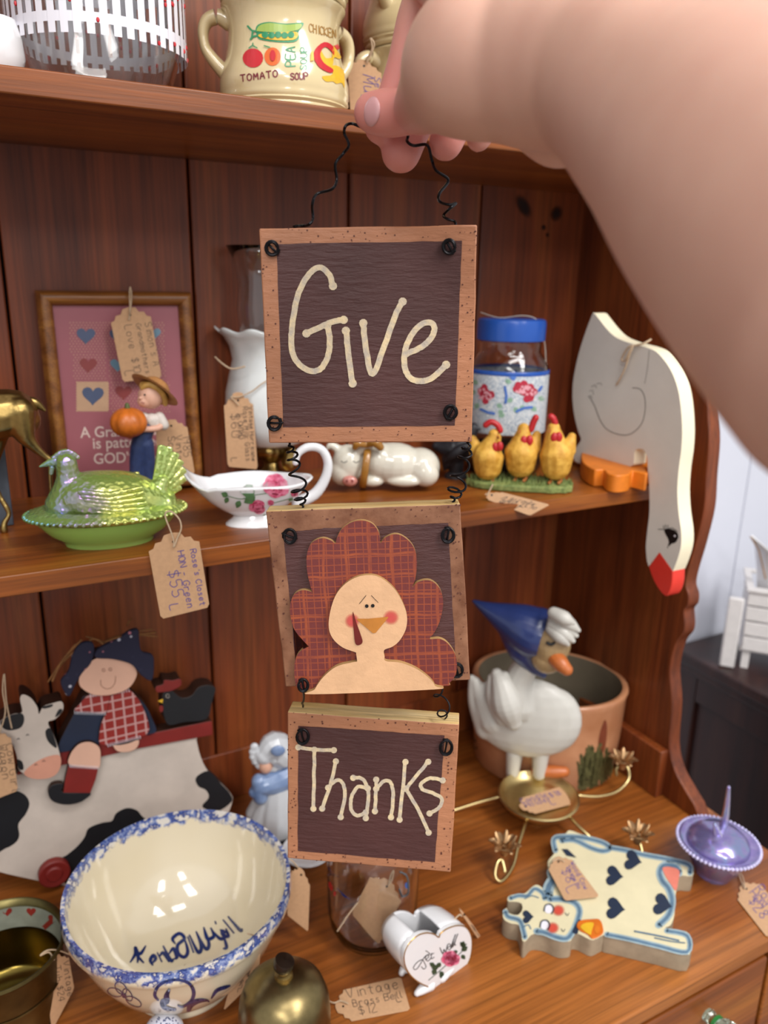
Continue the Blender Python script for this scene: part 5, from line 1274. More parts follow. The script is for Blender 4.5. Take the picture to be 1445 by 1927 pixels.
# girl
kplate('sleeve', [(470, 425), (420, 500), (365, 600), (320, 695), (318, 740), (430, 722), (545, 692), (575, 600), (600, 500), (600, 425)], M_navy, -.014, .006, 'navy sleeve')
kplate('sleeve', [(690, 400), (780, 470), (830, 560), (850, 625), (800, 650), (760, 560), (720, 470)], M_navy, -.014, .004, 'navy sleeve')
m, nt, b_ = nmat('red check'); tc = N(nt, 'ShaderNodeTexCoord'); sp_ = N(nt, 'ShaderNodeSeparateXYZ'); nt.links.new(tc.outputs['Object'], sp_.inputs[0]); acc = None
for out_, ph in ((sp_.outputs[0], .2), (sp_.outputs[1], .5)):
    a = math_(nt, 'ABSOLUTE', math_(nt, 'SUBTRACT', math_(nt, 'FRACT', math_(nt, 'ADD', math_(nt, 'MULTIPLY', out_, 95.0), ph)), .5)); l = ramp(nt, a, [(0, 'ffffff'), (.07, 'ffffff'), (.11, '000000')])
    acc = l if acc is None else mixc(nt, 1.0, acc, l, 'LIGHTEN')
nt.links.new(mixc(nt, math_(nt, 'MULTIPLY', acc, .6), '8e231e', 'd9b8b4'), b_.inputs['Base Color']); b_.inputs['Roughness'].default_value = .5; M_chk = m
kplate('blouse', [(485, 425), (560, 425), (640, 415), (600, 470), (575, 525), (500, 525), (405, 515), (430, 480)], M_chk, .004, .009, 'red checked collar')
kplate('bib', [(700, 398), (745, 440), (770, 480), (800, 550), (812, 615), (785, 650), (720, 672), (640, 692), (548, 697), (540, 640), (555, 570), (585, 510), (600, 440), (640, 415)], M_chk, .004, .010, 'red checked bib')
P = []
for a, b in (((405, 522), (570, 528)), ((585, 700), (760, 655)), ((490, 430), (700, 402)), ((378, 812), (530, 822))):
    for k in range(16):
        x = a[0] + (b[0] - a[0]) * k / 15; y = a[1] + (b[1] - a[1]) * k / 15; P += stroke(kz([(x, y - 7), (x + 4, y + 9)]), 1.0)
decal('white_stitching', P, M_whitep, cg, H(KM, .0116))['kind'] = 'stuff'
kplate('hand', [(615, 702), (650, 700), (700, 690), (755, 672), (745, 715), (700, 738), (640, 735)], M_pk, .004, .009, 'peach hand')
kplate('knee', [(373, 805), (385, 745), (430, 695), (490, 683), (540, 712), (548, 770), (535, 828), (450, 822)], M_pk, .004, .011, 'peach knee')
leg_ = kplate('trouser_leg', [(372, 812), (535, 826), (520, 890), (492, 962), (344, 960), (355, 880)], M_barn, .004, .0112, 'red trouser leg', sm=0)
kplate('boot', [(344, 958), (492, 960), (455, 1002), (400, 1022), (340, 1024), (285, 1005), (262, 965), (275, 925), (310, 910), (344, 915)], M_bk, .004, .0110, 'black boot')
fc_ = kplate('face', [(428, 355), (440, 310), (480, 255), (540, 222), (600, 214), (680, 232), (742, 290), (735, 345), (690, 398), (600, 428), (510, 428), (445, 392)], M_pk, -.013, .016, 'peach face')
hf = H(KM, .0163)
decal('smile', stroke(kz(smooth2([(548, 345), (550, 375), (575, 393), (605, 388), (625, 360), (628, 325)], 4, closed=False)), 1.1), paint('brown line', '8a5a45', .6), fc_, hf)
for c in ((563, 292), (600, 288)): decal('eye', stroke(kz(circ(c, 8, 10)), 1.2), paint('brown line', '8a5a45', .6), fc_, hf)
m, nt, b_ = nmat('calico'); v_ = mapping(nt, (1, 1, 1)); vo = N(nt, 'ShaderNodeTexVoronoi'); vo.inputs['Scale'].default_value = 120; nt.links.new(v_, vo.inputs['Vector'])
f_ = ramp(nt, vo.outputs['Distance'], [(.16, 'ffffff'), (.22, '000000')]); hue = ramp(nt, vo.outputs['Color'], [(.3, '23243c'), (.5, 'b06a78'), (.7, 'b8b8c4')], 'CONSTANT')
nt.links.new(mixc(nt, f_, '1a1a33', hue), b_.inputs['Base Color']); b_.inputs['Roughness'].default_value = .8; M_cal = m
obj('kerchief', G().prism(smooth2(T(KM, kz([(330, 345), (372, 290), (395, 200), (440, 142), (500, 138), (512, 190), (490, 255), (445, 305), (412, 360), (375, 430), (342, 395)]), .014), 4), .012, .017), M_cal, cg, 'navy calico bow tail', bevel=.0012, smooth=60)
obj('kerchief', G().prism(smooth2(T(KM, kz([(515, 215), (528, 170), (590, 135), (640, 110), (700, 70), (745, 62), (752, 112), (765, 180), (822, 200), (832, 250), (820, 338), (765, 312), (722, 262), (680, 240), (600, 222)]), .014), 4), .014, .020), M_cal, cg, 'navy calico bow', bevel=.0012, smooth=60)
rr = random.Random(12); M_raf = paint('raffia', '8a5a2c', .8, var=.2, scale=200)
for a, b, c in (((262, 355), (330, 250), (410, 150)), ((275, 340), (370, 220), (505, 120)), ((285, 350), (340, 240), (440, 130)), ((560, 140), (680, 100), (850, 108)), ((555, 145), (660, 110), (845, 88)), ((570, 140), (700, 90), (830, 70)), ((690, 50), (700, 30), (715, 10)), ((505, 120), (540, 130), (570, 140)), ((470, 110), (520, 125), (560, 150))):
    q = smooth2([tuple(hit(KM, *kz([p])[0], .014 + rr.uniform(-.004, .006))) for p in (a, b, c)], 5, closed=False)
    obj('raffia_strand', G().tube(q, rr.uniform(.0008, .0013), 5), M_raf, cg)
# cow head
ch = kplate('cow_head', [(-20, 640), (-5, 580), (30, 548), (80, 528), (120, 520), (108, 450), (125, 424), (170, 445), (205, 495), (212, 530), (235, 490), (285, 472), (332, 462), (346, 485), (338, 520), (300, 560), (262, 578), (290, 640), (312, 700), (328, 760), (330, 815), (300, 865), (245, 886), (180, 882), (125, 855), (98, 825), (90, 760), (60, 690)], M_wht, -.013, .012, 'white cow head')
hc = H(KM, .0123); hc2 = H(KM, .0126)
for pts in ([(2, 575), (50, 540), (118, 528), (132, 565), (112, 605), (60, 620), (20, 610)], [(248, 622), (274, 610), (302, 680), (306, 716), (270, 690), (252, 660)], [(92, 780), (120, 790), (128, 830), (104, 830)], [(230, 492), (285, 478), (280, 492), (240, 502)], [(318, 508), (338, 505), (332, 526), (300, 548)]):
    decal('black_patch', [kz(smooth2(pts, 4))], M_bk, ch, hc)
decal('muzzle', [kz(smooth2([(130, 852), (175, 805), (250, 765), (322, 755), (330, 812), (300, 863), (240, 884), (170, 880)], 4))], M_pk2, ch, hc)
P = []
for c in ((100, 668), (150, 646), (196, 808), (238, 788)): P += stroke(kz([(c[0] - 7, c[1] + 2), (c[0], c[1] - 6), (c[0] + 7, c[1])]), 1.3)
decal('eyes_and_nostrils', P, M_bk, ch, hc2)['kind'] = 'stuff'
# black hen riding behind
hn = kplate('black_hen', [(888, 420), (930, 402), (985, 442), (1040, 432), (1078, 388), (1130, 374), (1172, 390), (1160, 445), (1150, 480), (1122, 560), (1000, 577), (920, 592), (892, 545), (884, 470)], M_bk, -.0139, .008, 'black hen')
kplate('red_comb', [(852, 412), (848, 382), (886, 370), (894, 346), (938, 348), (980, 340), (986, 374), (942, 402), (892, 412)], M_barn, -.013, .009, 'red comb', par=hn)
decal('wattle', [kz(circ((877, 502), 11, 12, 19))], M_barn, hn, H(KM, .0083)); decal('beak', [kz([(858, 460), (886, 448), (884, 472)])], MY, hn, H(KM, .0083))
decal('eye', stroke(kz(circ((912, 433), 10, 10)), .8), M_wht, hn, H(KM, .0083))
wc = hit(KM, *kz([(295, 1395)])[0], .006); wr_ = (hit(KM, *kz([(295, 1395)])[0], .006) - hit(KM, *kz([(378, 1395)])[0], .006)).length
for dx in (0, .17):
    wg = G().lathe([(0.0005, .0), (wr_, 0), (wr_, .007), (wr_ * .9, .008), (wr_ * .55, .0072), (wr_ * .45, .009), (0.0005, .009)], 36)
    wg.xf(Matrix.Translation((wc.x + dx, max(wc.y, wr_ + .0005), .0015))); obj('wheel', wg, M_barn, cg, 'red wheel', smooth=40)
price_tag('price tag hanging on the cow at the left edge of the counter', frame(KM @ V((-.05, .1, .02)), V((1, -.1, 0)), V((0, 0, 1))), [(-45, 1378), (18, 1368), (34, 1488), (-28, 1512)], [('Cow Girl', .82, .25, 2.6), ('Wagon', .6, .25, 2.6), ('$28', .35, .3, 3)], [(-2, 1382), (10, 1340), (5, 1300), (8, 1268), (12, 1320), (22, 1370)], w=1.0)

# --- big blue-sponged bowl
fo = Fig(325, 1845, z=ZC); s = fo.s
rc = onz(337, 1658, ZC + .106); Rb = 210 * (rc - CAMP).dot(CF) / FP
fo = Fig(0, 0, at=V((rc.x, rc.y, ZC)))
hb = .106
prB = [(0.0005, 0.001), (Rb * .50, 0), (Rb * .52, .004), (Rb * .50, .008), (Rb * .61, .018), (Rb * .74, .036), (Rb * .85, .056), (Rb * .92, .074), (Rb * .955, .087), (Rb * .965, .0885), (Rb * .995, .091), (Rb, .098), (Rb * .985, hb), (Rb * .955, hb - .001), (Rb * .94, .098)]
inB = [(Rb * .90, .080), (Rb * .82, .058), (Rb * .69, .036), (Rb * .52, .018), (Rb * .30, .010), (0.0005, .008)]
m, nt, b_ = nmat('sponged stoneware'); tc = N(nt, 'ShaderNodeTexCoord'); sp_ = N(nt, 'ShaderNodeSeparateXYZ'); nt.links.new(tc.outputs['Object'], sp_.inputs[0])
n1 = noise(nt, tc.outputs['Object'], 75, 3, .6); n2 = noise(nt, tc.outputs['Object'], 95, 4, .6); n3 = noise(nt, tc.outputs['Object'], 12, 2)
e = math_(nt, 'ADD', sp_.outputs[2], math_(nt, 'MULTIPLY', math_(nt, 'SUBTRACT', n1, .5), .026))
msk = ramp(nt, e, [(.0, '000000'), (.0945, '000000'), (.0975, 'ffffff')])
dots_ = ramp(nt, n2, [(.40, 'd9d4cc'), (.45, '7f90bc'), (.52, '3a4f94'), (.56, '30427f'), (.60, 'd9d4cc')])
basec = mixc(nt, n3, 'dccdaa', 'e6dcc6')
nt.links.new(mixc(nt, msk, basec, dots_), b_.inputs['Base Color']); b_.inputs['Roughness'].default_value = .1; b_.inputs['Coat Weight'].default_value = .8; b_.inputs['Coat Roughness'].default_value = .03
bowl_t = thing('mixing_bowl', 'large cream stoneware bowl with blue sponged rim and blue script inside and out', 'bowl', fo.M)
bwl = G().lathe(prB + inB, 96, fn=lambda a, r, z: .0004 * math.sin(z * 900) * (r > .03)); obj('bowl_body', bwl, m, bowl_t, smooth=60)
M_cob = paint('cobalt script', '26366e', .15, var=.12, scale=100, coat=.6)
sO = surf(bwl, fo.M, .0004)
z8 = lambda p: zm(p, 0, 1480, 3.1413)
P = []
def vstroke(pts, ws):
    pts = smooth2([(a, b, w_) for (a, b), w_ in zip(pts, ws)], 5, closed=False); out = []
    for p, q in zip(pts, pts[1:]):
        out.append(circ((p[0], p[1]), p[2] / 2, 8))
        d = V((q[0] - p[0], q[1] - p[1])); 
        if d.length < 1e-6: continue
        n_ = V((-d.y, d.x)).normalized(); out.append([(p[0] + n_.x * p[2] / 2, p[1] + n_.y * p[2] / 2), (q[0] + n_.x * q[2] / 2, q[1] + n_.y * q[2] / 2), (q[0] - n_.x * q[2] / 2, q[1] - n_.y * q[2] / 2), (p[0] - n_.x * p[2] / 2, p[1] - n_.y * p[2] / 2)])
    return out
script = [[(770, 1040), (800, 990), (800, 955), (815, 1000), (812, 1045)], [(860, 945), (835, 985), (812, 1000), (850, 1045)], [(895, 1050), (920, 1020), (905, 1000), (888, 1030), (905, 1060)], [(930, 985), (958, 1040)], [(945, 1005), (965, 985), (1000, 1040)],
          [(965, 945), (1010, 1030), (1025, 1020)], [(1000, 990), (1025, 960), (1045, 1010), (1030, 1020)], [(1035, 930), (1020, 900), (1060, 870), (1090, 900), (1050, 940), (1055, 990), (1090, 1010), (1110, 975), (1090, 900)],
          [(1110, 890), (1145, 985)], [(1120, 880), (1170, 980), (1190, 950), (1160, 860)], [(1160, 860), (1215, 960), (1235, 930), (1205, 835)], [(1205, 835), (1225, 900), (1265, 885), (1245, 835)], [(1262, 860), (1300, 900), (1330, 890), (1302, 845)], [(1320, 880), (1340, 950), (1320, 960)],
          [(1272, 800), (1278, 815)], [(1345, 870), (1315, 855), (1320, 880), (1350, 885), (1335, 840)], [(1320, 790), (1385, 870)], [(1350, 770), (1420, 850), (1432, 842)]]
for st in script: P += vstroke(z8(st), [3] + [6.6] * (len(st) - 2) + [3])
# laid on the inside wall
decal('script_lettering', P, M_cob, bowl_t, sO, cut=14, label='cobalt script inside the bowl')['kind'] = 'stuff'
P = vstroke(z8([(935, 1260), (915, 1230), (935, 1180), (990, 1148), (1060, 1142), (1120, 1165), (1145, 1215), (1130, 1265), (1080, 1300), (1050, 1290)]), [4, 6, 6, 5, 5, 6, 7, 6, 5, 3]) + vstroke(z8([(1000, 1200), (985, 1235), (985, 1265), (965, 1275), (975, 1305), (1040, 1318)]), [5, 10, 12, 13, 9, 5])
P += vstroke(z8([(1115, 1320), (1130, 1285), (1175, 1265), (1220, 1262), (1235, 1270)]), [8, 12, 9, 5, 3]) + vstroke(z8([(1250, 1250), (1280, 1205), (1330, 1185), (1360, 1175)]), [3, 7, 7, 3])
decal('script_initial', P, M_cob, bowl_t, sO, cut=14)['kind'] = 'stuff'
P = []
for c, rx_, ry_, ro in (((715, 1190), 42, 28, .9), ((680, 1215), 45, 24, .3), ((755, 1230), 40, 22, 1.0), ((790, 1270), 50, 24, .5)):
    P += stroke([z8([p])[0] for p in circ(c, rx_, 18, ry_, ro) + [circ(c, rx_, 18, ry_, ro)[0]]], 1.8)
P += [z8(circ((735, 1235), 14, 10))]
decal('flower_outline', P, M_cob, bowl_t, sO, cut=14)['kind'] = 'stuff'
price_tag('shadowed tag hanging off the right side of the mixing bowl rim', face(onz(560, 1690, ZC + .06), 0.3), [(551, 1622), (584, 1648), (580, 1754), (540, 1722)], (), [(560, 1632), (552, 1622), (545, 1616)])
price_tag('tag on the front right rim of the mixing bowl, behind the brass bell', face(onz(455, 1850, ZC + .04), -0.2), [(448, 1800), (492, 1748), (487, 1838), (420, 1903)], [('Stoneware', .8, .2, 2), ('Bowl $42', .5, .2, 2.2)], [(470, 1775), (478, 1762), (466, 1757)], w=1.0)

# --- brass tub at the lower left
ct = onz(0, 1782, ZC + .075); Rt = 117 * (ct - CAMP).dot(CF) / FP
ft_ = Fig(0, 0, at=V((ct.x, ct.y, ZC)), yaw=-.5)
M_tub = paint('tarnished brass', '7a7048', 0.38, 1.0, var=.25, scale=25, bmp=.15, bs=100)
tub = thing('brass_tub', 'tarnished oval brass tub with a pale inner band of small red hearts', 'tub', ft_.M)
tg = G().lathe([(0.0005, .0), (Rt * .80, 0), (Rt * .84, .02), (Rt * .87, .036), (Rt * .90, .040), (Rt * .93, .07), (Rt * .97, .074), (Rt, .076), (Rt * .985, .079), (Rt * .95, .078), (Rt * .91, .072)], 64)
obj('tub_wall', tg, M_tub, tub, smooth=50)
ib = G().lathe([(Rt * .91, .072), (Rt * .885, .050)], 64); obj('inner_band', ib, paint('pale enamel band', '8c8f80', .3, var=.1), tub, smooth=60)
obj('inner_wall', G().lathe([(Rt * .885, .050), (Rt * .87, .047), (Rt * .80, .012), (Rt * .76, .008), (Rt * .4, .006), (0.0005, .006)], 64), paint('golden brass', '8e7a3c', 0.22, 1.0, var=.2, scale=20), tub, smooth=60)
obj('bead_line', G().lathe([(Rt * .905, .039), (Rt * .915, .0405), (Rt * .91, .042)], 64), M_tub, tub)
hI = surf(ib, ft_.M, .0004)
for c in ((14, 1715), (59, 1715), (100, 1728), (-28, 1724)): decal('heart_print', [heart(c, 9)], paint('red heart print', '8a2a22', .4), tub, hI)
price_tag('tag hanging down the outside of the brass tub', face(onz(110, 1860, ZC + .035), 0.5), [(80, 1802), (128, 1790), (140, 1860), (98, 1940)], [('Vintage', .75, .2, 2), ('Tub $24', .4, .2, 2)], [(102, 1806), (92, 1792), (76, 1798), (90, 1788), (112, 1789), (140, 1800), (172, 1816)], w=.9)

# --- brass desk bell
fe = Fig(537, 1972, z=ZC); s = fe.s
ze = lambda y: fe.P(537, y, 0).z
bell = thing('desk_bell', 'tarnished brass service bell with a dark plunger at the bottom edge', 'bell', fe.M)
zt = ze(1836)
obj('dome', G().lathe([(84 * s, .012), (85 * s, .016), (85 * s, zt * .5), (82 * s, zt * .68), (73 * s, zt * .83), (56 * s, zt * .93), (34 * s, zt * .985), (16 * s, zt), (0.0005, zt + .0004)], 56), paint('bell brass', '94835a', 0.32, 1.0, var=.22, scale=30, bmp=.1), bell, smooth=70)
obj('base', G().lathe([(0.0005, 0), (92 * s, 0), (94 * s, .004), (86 * s, .008), (60 * s, .012), (0.0005, .012)], 48), M_tub, bell)
obj('collar', G().lathe([(17 * s, zt), (16 * s, zt + .003), (10 * s, zt + .004), (9 * s, zt + .007), (0.0005, zt + .007)], 24), M_brass, bell, smooth=60)
pg = G().lathe([(0.0005, 0), (8 * s, 0), (17 * s, .003), (19 * s, .007), (18 * s, .011), (0.0005, .012)], 28); pg.xf(Matrix.Translation((-.002, 0, zt + .006)) @ Matrix.Rotation(.3, 4, 'Y'))
obj('plunger', pg, paint('dark plunger', '2a1f18', .25, .3), bell, 'dark plunger button', smooth=50)
z9 = lambda p: zm(p, 420, 1580, 2.676)
GMc = frame(onz(700, 1885, ZC + .0014), V((1, 0, 0)), V((0, 1, 0)))
price_tag('tag lying flat on the counter between the brass bell and the Get well vase', GMc, z9([(585, 925), (545, 770), (895, 690), (942, 857)]), [('Vintage', .72, .2, 3.0), ('Brass Bell', .42, .25, 3.0), ('$12', .14, .3, 2.8), ('L', .3, .85, 3.4)], z9([(628, 825), (590, 812), (560, 822), (535, 815)]), w=1.1)

# --- small egg-shaped ceramic at the bottom edge
fg_ = Fig(308, 1975, z=ZC); s = fg_.s
eg = G().ell(fg_.P(308, 1950, 0), (39 * s, 39 * s, 42 * s), 32, 20); eg.v = [V((p.x, p.y, max(p.z, .0002))) for p in eg.v]
egg = thing('ceramic_egg', 'top of a small white ceramic egg with blue dashes at the bottom edge', 'egg', fg_.M)
obj('shell', eg, paint('blueish white glaze', 'c9ccdc', .15, var=.02, coat=.6), egg)
P = []; rr = random.Random(3)
for k in range(16):
    x, y = 308 + rr.uniform(-24, 24), 1918 + rr.uniform(-4, 10); P += stroke([(x, y), (x + rr.uniform(-3, 3), y + rr.uniform(1, 4))], 2)
P += stroke([(272, 1927), (285, 1922), (310, 1921), (335, 1926)], 2)
decal('blue_dashes', P, M_cob, egg, surf(eg, fg_.M, .0003))['kind'] = 'stuff'

# --- heart vase
z5 = lambda p: zm(p, 420, 1580, 2.676)
z3 = lambda p: zm(p, 850, 1100, 2.4286)
zb_ = lambda p: zm(p, 900, 1480, 2.651)
v0 = onz(800, 1872, ZC); VY = .2
VM = frame(v0, V((math.cos(VY), math.sin(VY), 0)), V((0, 0, 1)))
vase = thing('heart_vase', 'white porcelain heart-shaped vase on little feet lettered Get well above a pink rose', 'vase', VM)
fo_ = smooth2(T(VM, z5([(1080, 755), (1010, 735), (950, 695), (915, 640), (908, 580), (930, 525), (975, 482), (1020, 468), (1060, 474), (1085, 490), (1095, 470), (1130, 445), (1180, 430), (1225, 440), (1252, 490), (1252, 560), (1235, 620), (1190, 690), (1130, 730)])), 4)
cx_ = sum(p[0] for p in fo_) / len(fo_); cy_ = sum(p[1] for p in fo_) / len(fo_)
obj('front_plate', G().prism(fo_, 0, -.004), M_porc, vase, bevel=.0012, smooth=50)
D = .036
def ringpts(k, z): return [(cx_ + (p[0] - cx_) * k, cy_ + (p[1] - cy_) * k, z) for p in fo_]
n = len(fo_); ntch = min(range(n), key=lambda i: abs(fo_[i][0] - cx_) + (0 if fo_[i][1] > cy_ else 9))
xsL = min(range(n), key=lambda i: fo_[i][0]); xsR = max(range(n), key=lambda i: fo_[i][0])
top_y = max(p[1] for p in fo_)
g = G(); zs = [(-.003, .97), (-.010, .99), (-D * .5, 1.0), (-D + .006, .97), (-D, .92)]
# side wall: outline except the open top between the lobe crests
iL = max((i for i in range(n) if fo_[i][0] < cx_), key=lambda i: fo_[i][1]); iR = max((i for i in range(n) if fo_[i][0] > cx_), key=lambda i: fo_[i][1])
seq = []
i = iL
step = -1 if iL < ntch or True else 1
# walk the long way round (through the bottom tip)
def walk(st):
    i = iL; o = [i]
    while i != iR: i = (i + st) % n; o.append(i)
    return o
w1, w2 = walk(1), walk(-1)
seq = w1 if any(fo_[i][1] < cy_ - .01 for i in w1) else w2
vs = []
for i in seq:
    for z, k in zs: vs.append((cx_ + (fo_[i][0] - cx_) * k, cy_ + (fo_[i][1] - cy_) * k, z))
m_ = len(zs); fs = [(a * m_ + b, a * m_ + b + 1, (a + 1) * m_ + b + 1, (a + 1) * m_ + b) for a in range(len(seq) - 1) for b in range(m_ - 1)]
g.add(vs, fs); obj('side_wall', g, M_porc, vase, smooth=70, solid=.0024)
obj('back_plate', G().prism([(cx_ + (p[0] - cx_) * .92, cy_ + (p[1] - cy_) * .92) for p in fo_], -D + .003, -D), M_porc, vase, bevel=.001, smooth=50)
for a, b in ((-.014, -.004), (.014, -.004), (-.012, -D + .006), (.012, -D + .006)):
    tipy = min(p[1] for p in fo_)
    obj('foot', G().tube([(cx_ + a * .55, tipy + .013, b), (cx_ + a * 1.45, .005, b + .001 * (1 if b > -.01 else -1)), (cx_ + a * 1.65, .0032, b)], [.0065, .0042, .0030], 12), M_porc, vase, smooth=70)
gl = G().tube([(p[0] + (cx_ - p[0]) * .015, p[1] + (cy_ - p[1]) * .015, .0001) for p in fo_], .0006, 6, closed=True)
obj('gilt_line', gl, paint('gilt', 'b98d3f', .25, .8), vase)
hV = H(VM, .0004); hV2 = H(VM, .0007)
M_script = paint('black script', '2a2a2c', .3, var=0)
P = []
for st, ws in (([(1020, 560), (1040, 575), (1015, 590), (985, 640), (968, 655), (958, 645), (975, 620), (1000, 605), (1012, 615)], 1.2), ([(1012, 618), (1022, 640), (1010, 652), (998, 640)], 1.2), ([(1020, 605), (1035, 590), (1028, 580), (1018, 598), (1030, 612), (1045, 598)], 1.3), ([(1050, 572), (1048, 600), (1062, 592)], 1.3), ([(1040, 582), (1062, 572)], 1.0),
               ([(1092, 545), (1105, 575), (1112, 552), (1120, 568), (1130, 530)], 1.5), ([(1130, 545), (1145, 532), (1136, 524), (1128, 540), (1138, 556), (1150, 542)], 1.2), ([(1145, 545), (1170, 478), (1162, 500), (1152, 545)], 1.4), ([(1157, 540), (1182, 474), (1172, 500), (1165, 530), (1172, 530)], 1.4)):
    P += stroke(smooth2(z5(st), 4, closed=False), ws)
decal('script_lettering', P, M_script, vase, hV, label='black script reading Get well')['kind'] = 'stuff'
rz = lambda x, y: z5([(x, y)])[0]
roses(vase, hV, hV2, [(rz(1145, 600), 17)], [(rz(1095, 620), 12, 2.2), (rz(1085, 640), 14, 2.9), (rz(1070, 650), 13, 2.0), (rz(1065, 640), 12, 3.8), (rz(1090, 665), 12, .8), (rz(1100, 672), 11, 1.6), (rz(1200, 560), 14, -.6), (rz(1205, 545), 13, -1.4), (rz(1215, 540), 12, -2.3), (rz(1200, 580), 11, .9), (rz(1180, 560), 10, 2.6)],
      [[rz(1035, 708), rz(1080, 670), rz(1120, 635)], [rz(1180, 585), rz(1205, 560), rz(1225, 525)]], dark=True, cut=None)
price_tag('thin tag seen nearly edge-on at the right shoulder of the heart vase', face(VM @ V((cx_ + .03, .04, -.012)), 0.9), z5([(1165, 318), (1228, 385), (1385, 622), (1325, 565)]), [('Get well', .5, .3, 1.6)], z5([(1200, 385), (1190, 378), (1165, 400)]), w=.8)

# --- small glass jar with wire bail behind the plaques
fj2 = Fig(700, 1748, z=ZC); s = fj2.s; zq = lambda y: fj2.P(700, y, 0).z
gj = thing('bail_jar', 'small clear glass jar with wire bail standing behind the Thanks plaque', 'jar', fj2.M)
R1 = 84 * s
pj = [(0.0005, .0004), (R1 * .72, .0004), (R1 * .86, .006), (R1 * .96, .018), (R1, .034), (R1, .10), (R1 * .93, .115), (R1 * .80, .122), (R1 * .80, .132)]
gjar = G().lathe(pj + [(max(r - .0022, .0005), z + (.004 if z < .03 else 0)) for r, z in pj][::-1], 48)
obj('jar_body', gjar, M_clear, gj, smooth=60)
obj('lid', G().lathe([(R1 * .80, .1325), (R1 * .88, .134), (R1 * .88, .142), (R1 * .5, .148), (0.0005, .149)], 40), M_clear, gj, smooth=60)
M_steel = paint('grey steel wire', '6f747a', .35, .8, var=0)
q = smooth2([tuple(fj2.P(x, y, 0)) for x, y in ((640, 1420), (655, 1350), (690, 1326), (718, 1312), (745, 1305), (768, 1314), (778, 1345), (782, 1440))], 5, closed=False)
obj('wire_bail', G().tube([(p[0] * .9, p[1], min(p[2], .22)) for p in q], .0016, 8), M_steel, gj)
q = [fj2.P(x, y, -R1 * .75) for x, y in ((752, 1640), (766, 1650), (768, 1680), (756, 1686), (750, 1672))]
obj('wire_clasp', G().tube(smooth2([tuple(p) for p in q], 4, closed=False), .0010, 7), M_steel, gj)
sj = surf(gjar, fj2.M, .0004)
zc2 = lambda p: zm(p, 440, 1280, 2.89)
decal('print', [zc2(circ((515, 1040), 10, 8, 26)), zc2(circ((600, 1170), 20, 8, 6, .7))] + stroke(zc2([(560, 1130), (630, 1190)]), 1.6), M_cob, gj, sj, cut=8)['kind'] = 'stuff'
decal('red_print', [zc2(circ((528, 1120), 10, 8, 28, -.3)), zc2(circ((550, 1160), 8, 8, 14))], MR, gj, sj, cut=8)['kind'] = 'stuff'
decal('blue_flower', [zc2(circ((938, 1115), 9, 8, 18))], paint('blue petal print', '4a74c2', .4), gj, sj)
price_tag('blank side of a tag leaning on the small bail jar', face(fj2.M @ V((0, -R1 - .006, .0)), 0, .25), zc2([(760, 1030), (930, 1150), (788, 1440), (642, 1268)]), (), zc2([(840, 1110), (852, 1060), (868, 1035), (860, 1080), (838, 1112)]))
q = smooth2([tuple(fj2.P(x, y, -R1 - .004)) for x, y in ((672, 1700), (655, 1722), (635, 1752))], 4, closed=False)
obj('twine_end', G().tube([(p[0], p[1], max(p[2], .001)) for p in q], .0008, 6), M_twine, gj)
# white saucer corner
fs_ = Fig(578, 1612, z=ZC); s = fs_.s
sc = thing('saucer', 'white saucer edge peeking out between the mixing bowl and the Thanks plaque', 'saucer', fs_.M)
obj('saucer_dish', G().lathe([(0.0005, .001), (26 * s, 0), (28 * s, .002), (48 * s, .010), (47 * s, .0112), (27 * s, .004), (0.0005, .0035)], 40), M_porc, sc, smooth=60)

# --- blue and white lady figurine
fl2 = Fig(520, 1560, z=ZC); s = fl2.s
M_bglz = paint('powder blue glaze', '5f78a2', .25, var=.25, scale=30, coat=.5, dark='8ea2c4'); M_wglz = paint('white glaze', 'cfd2d6', .2, var=.06, scale=30, coat=.5, bmp=.3)
lady = thing('lady_figurine', 'white and powder-blue porcelain bonneted lady half hidden behind the bowl and Thanks plaque', 'figurine', fl2.M)
obj('skirt', caps(fl2, [[(520, 1552, 0, 44), (522, 1520, 0, 42), (524, 1480, 0, 30), (526, 1455, 0, 20)], [(490, 1545, -12, 22), (500, 1515, -12, 16)], [(478, 1530, 0, 16), (490, 1500, 0, 12)]]), M_wglz, lady, voxel=.0014, sm=3)
obj('shawl', caps(fl2, [[(545, 1455, 4, 26), (520, 1468, -6, 26), (495, 1478, -16, 20), (480, 1490, -18, 12)], [(488, 1470, -18, 15), (490, 1500, -20, 14)]]), M_bglz, lady, voxel=.0012, sm=2)
g = caps(fl2, [[(530, 1415, 0, 30), (515, 1405, -6, 28), (498, 1420, -12, 18)], [(488, 1415, -12, 10), (482, 1432, -14, 8)]])
obj('bonnet', g, M_wglz, lady, voxel=.0012, sm=1)
gq = G(); 
for k in range(9):
    a = -.4 + k * .32; gq.ell(fl2.P(508 - 32 * math.cos(a), 1425 + 30 * math.sin(a) - 8, -14 * s), (8 * s, 5 * s, 8 * s), 10, 6)
obj('ruffle', gq, M_wglz, lady, voxel=.001, sm=2)
obj('flower', G().ell(fl2.P(523, 1413, -36 * s), (13 * s, 4 * s, 11 * s), 14, 8), M_bglz, lady)
obj('face', G().ell(fl2.P(500, 1440, -14 * s), (13 * s, 13 * s, 16 * s), 16, 10), M_fskin, lady)
obj('dark_base', G().lathe([(0.0005, 0), (46 * s, 0), (46 * s, .004), (0.0005, .005)], 32), M_bk, lady)

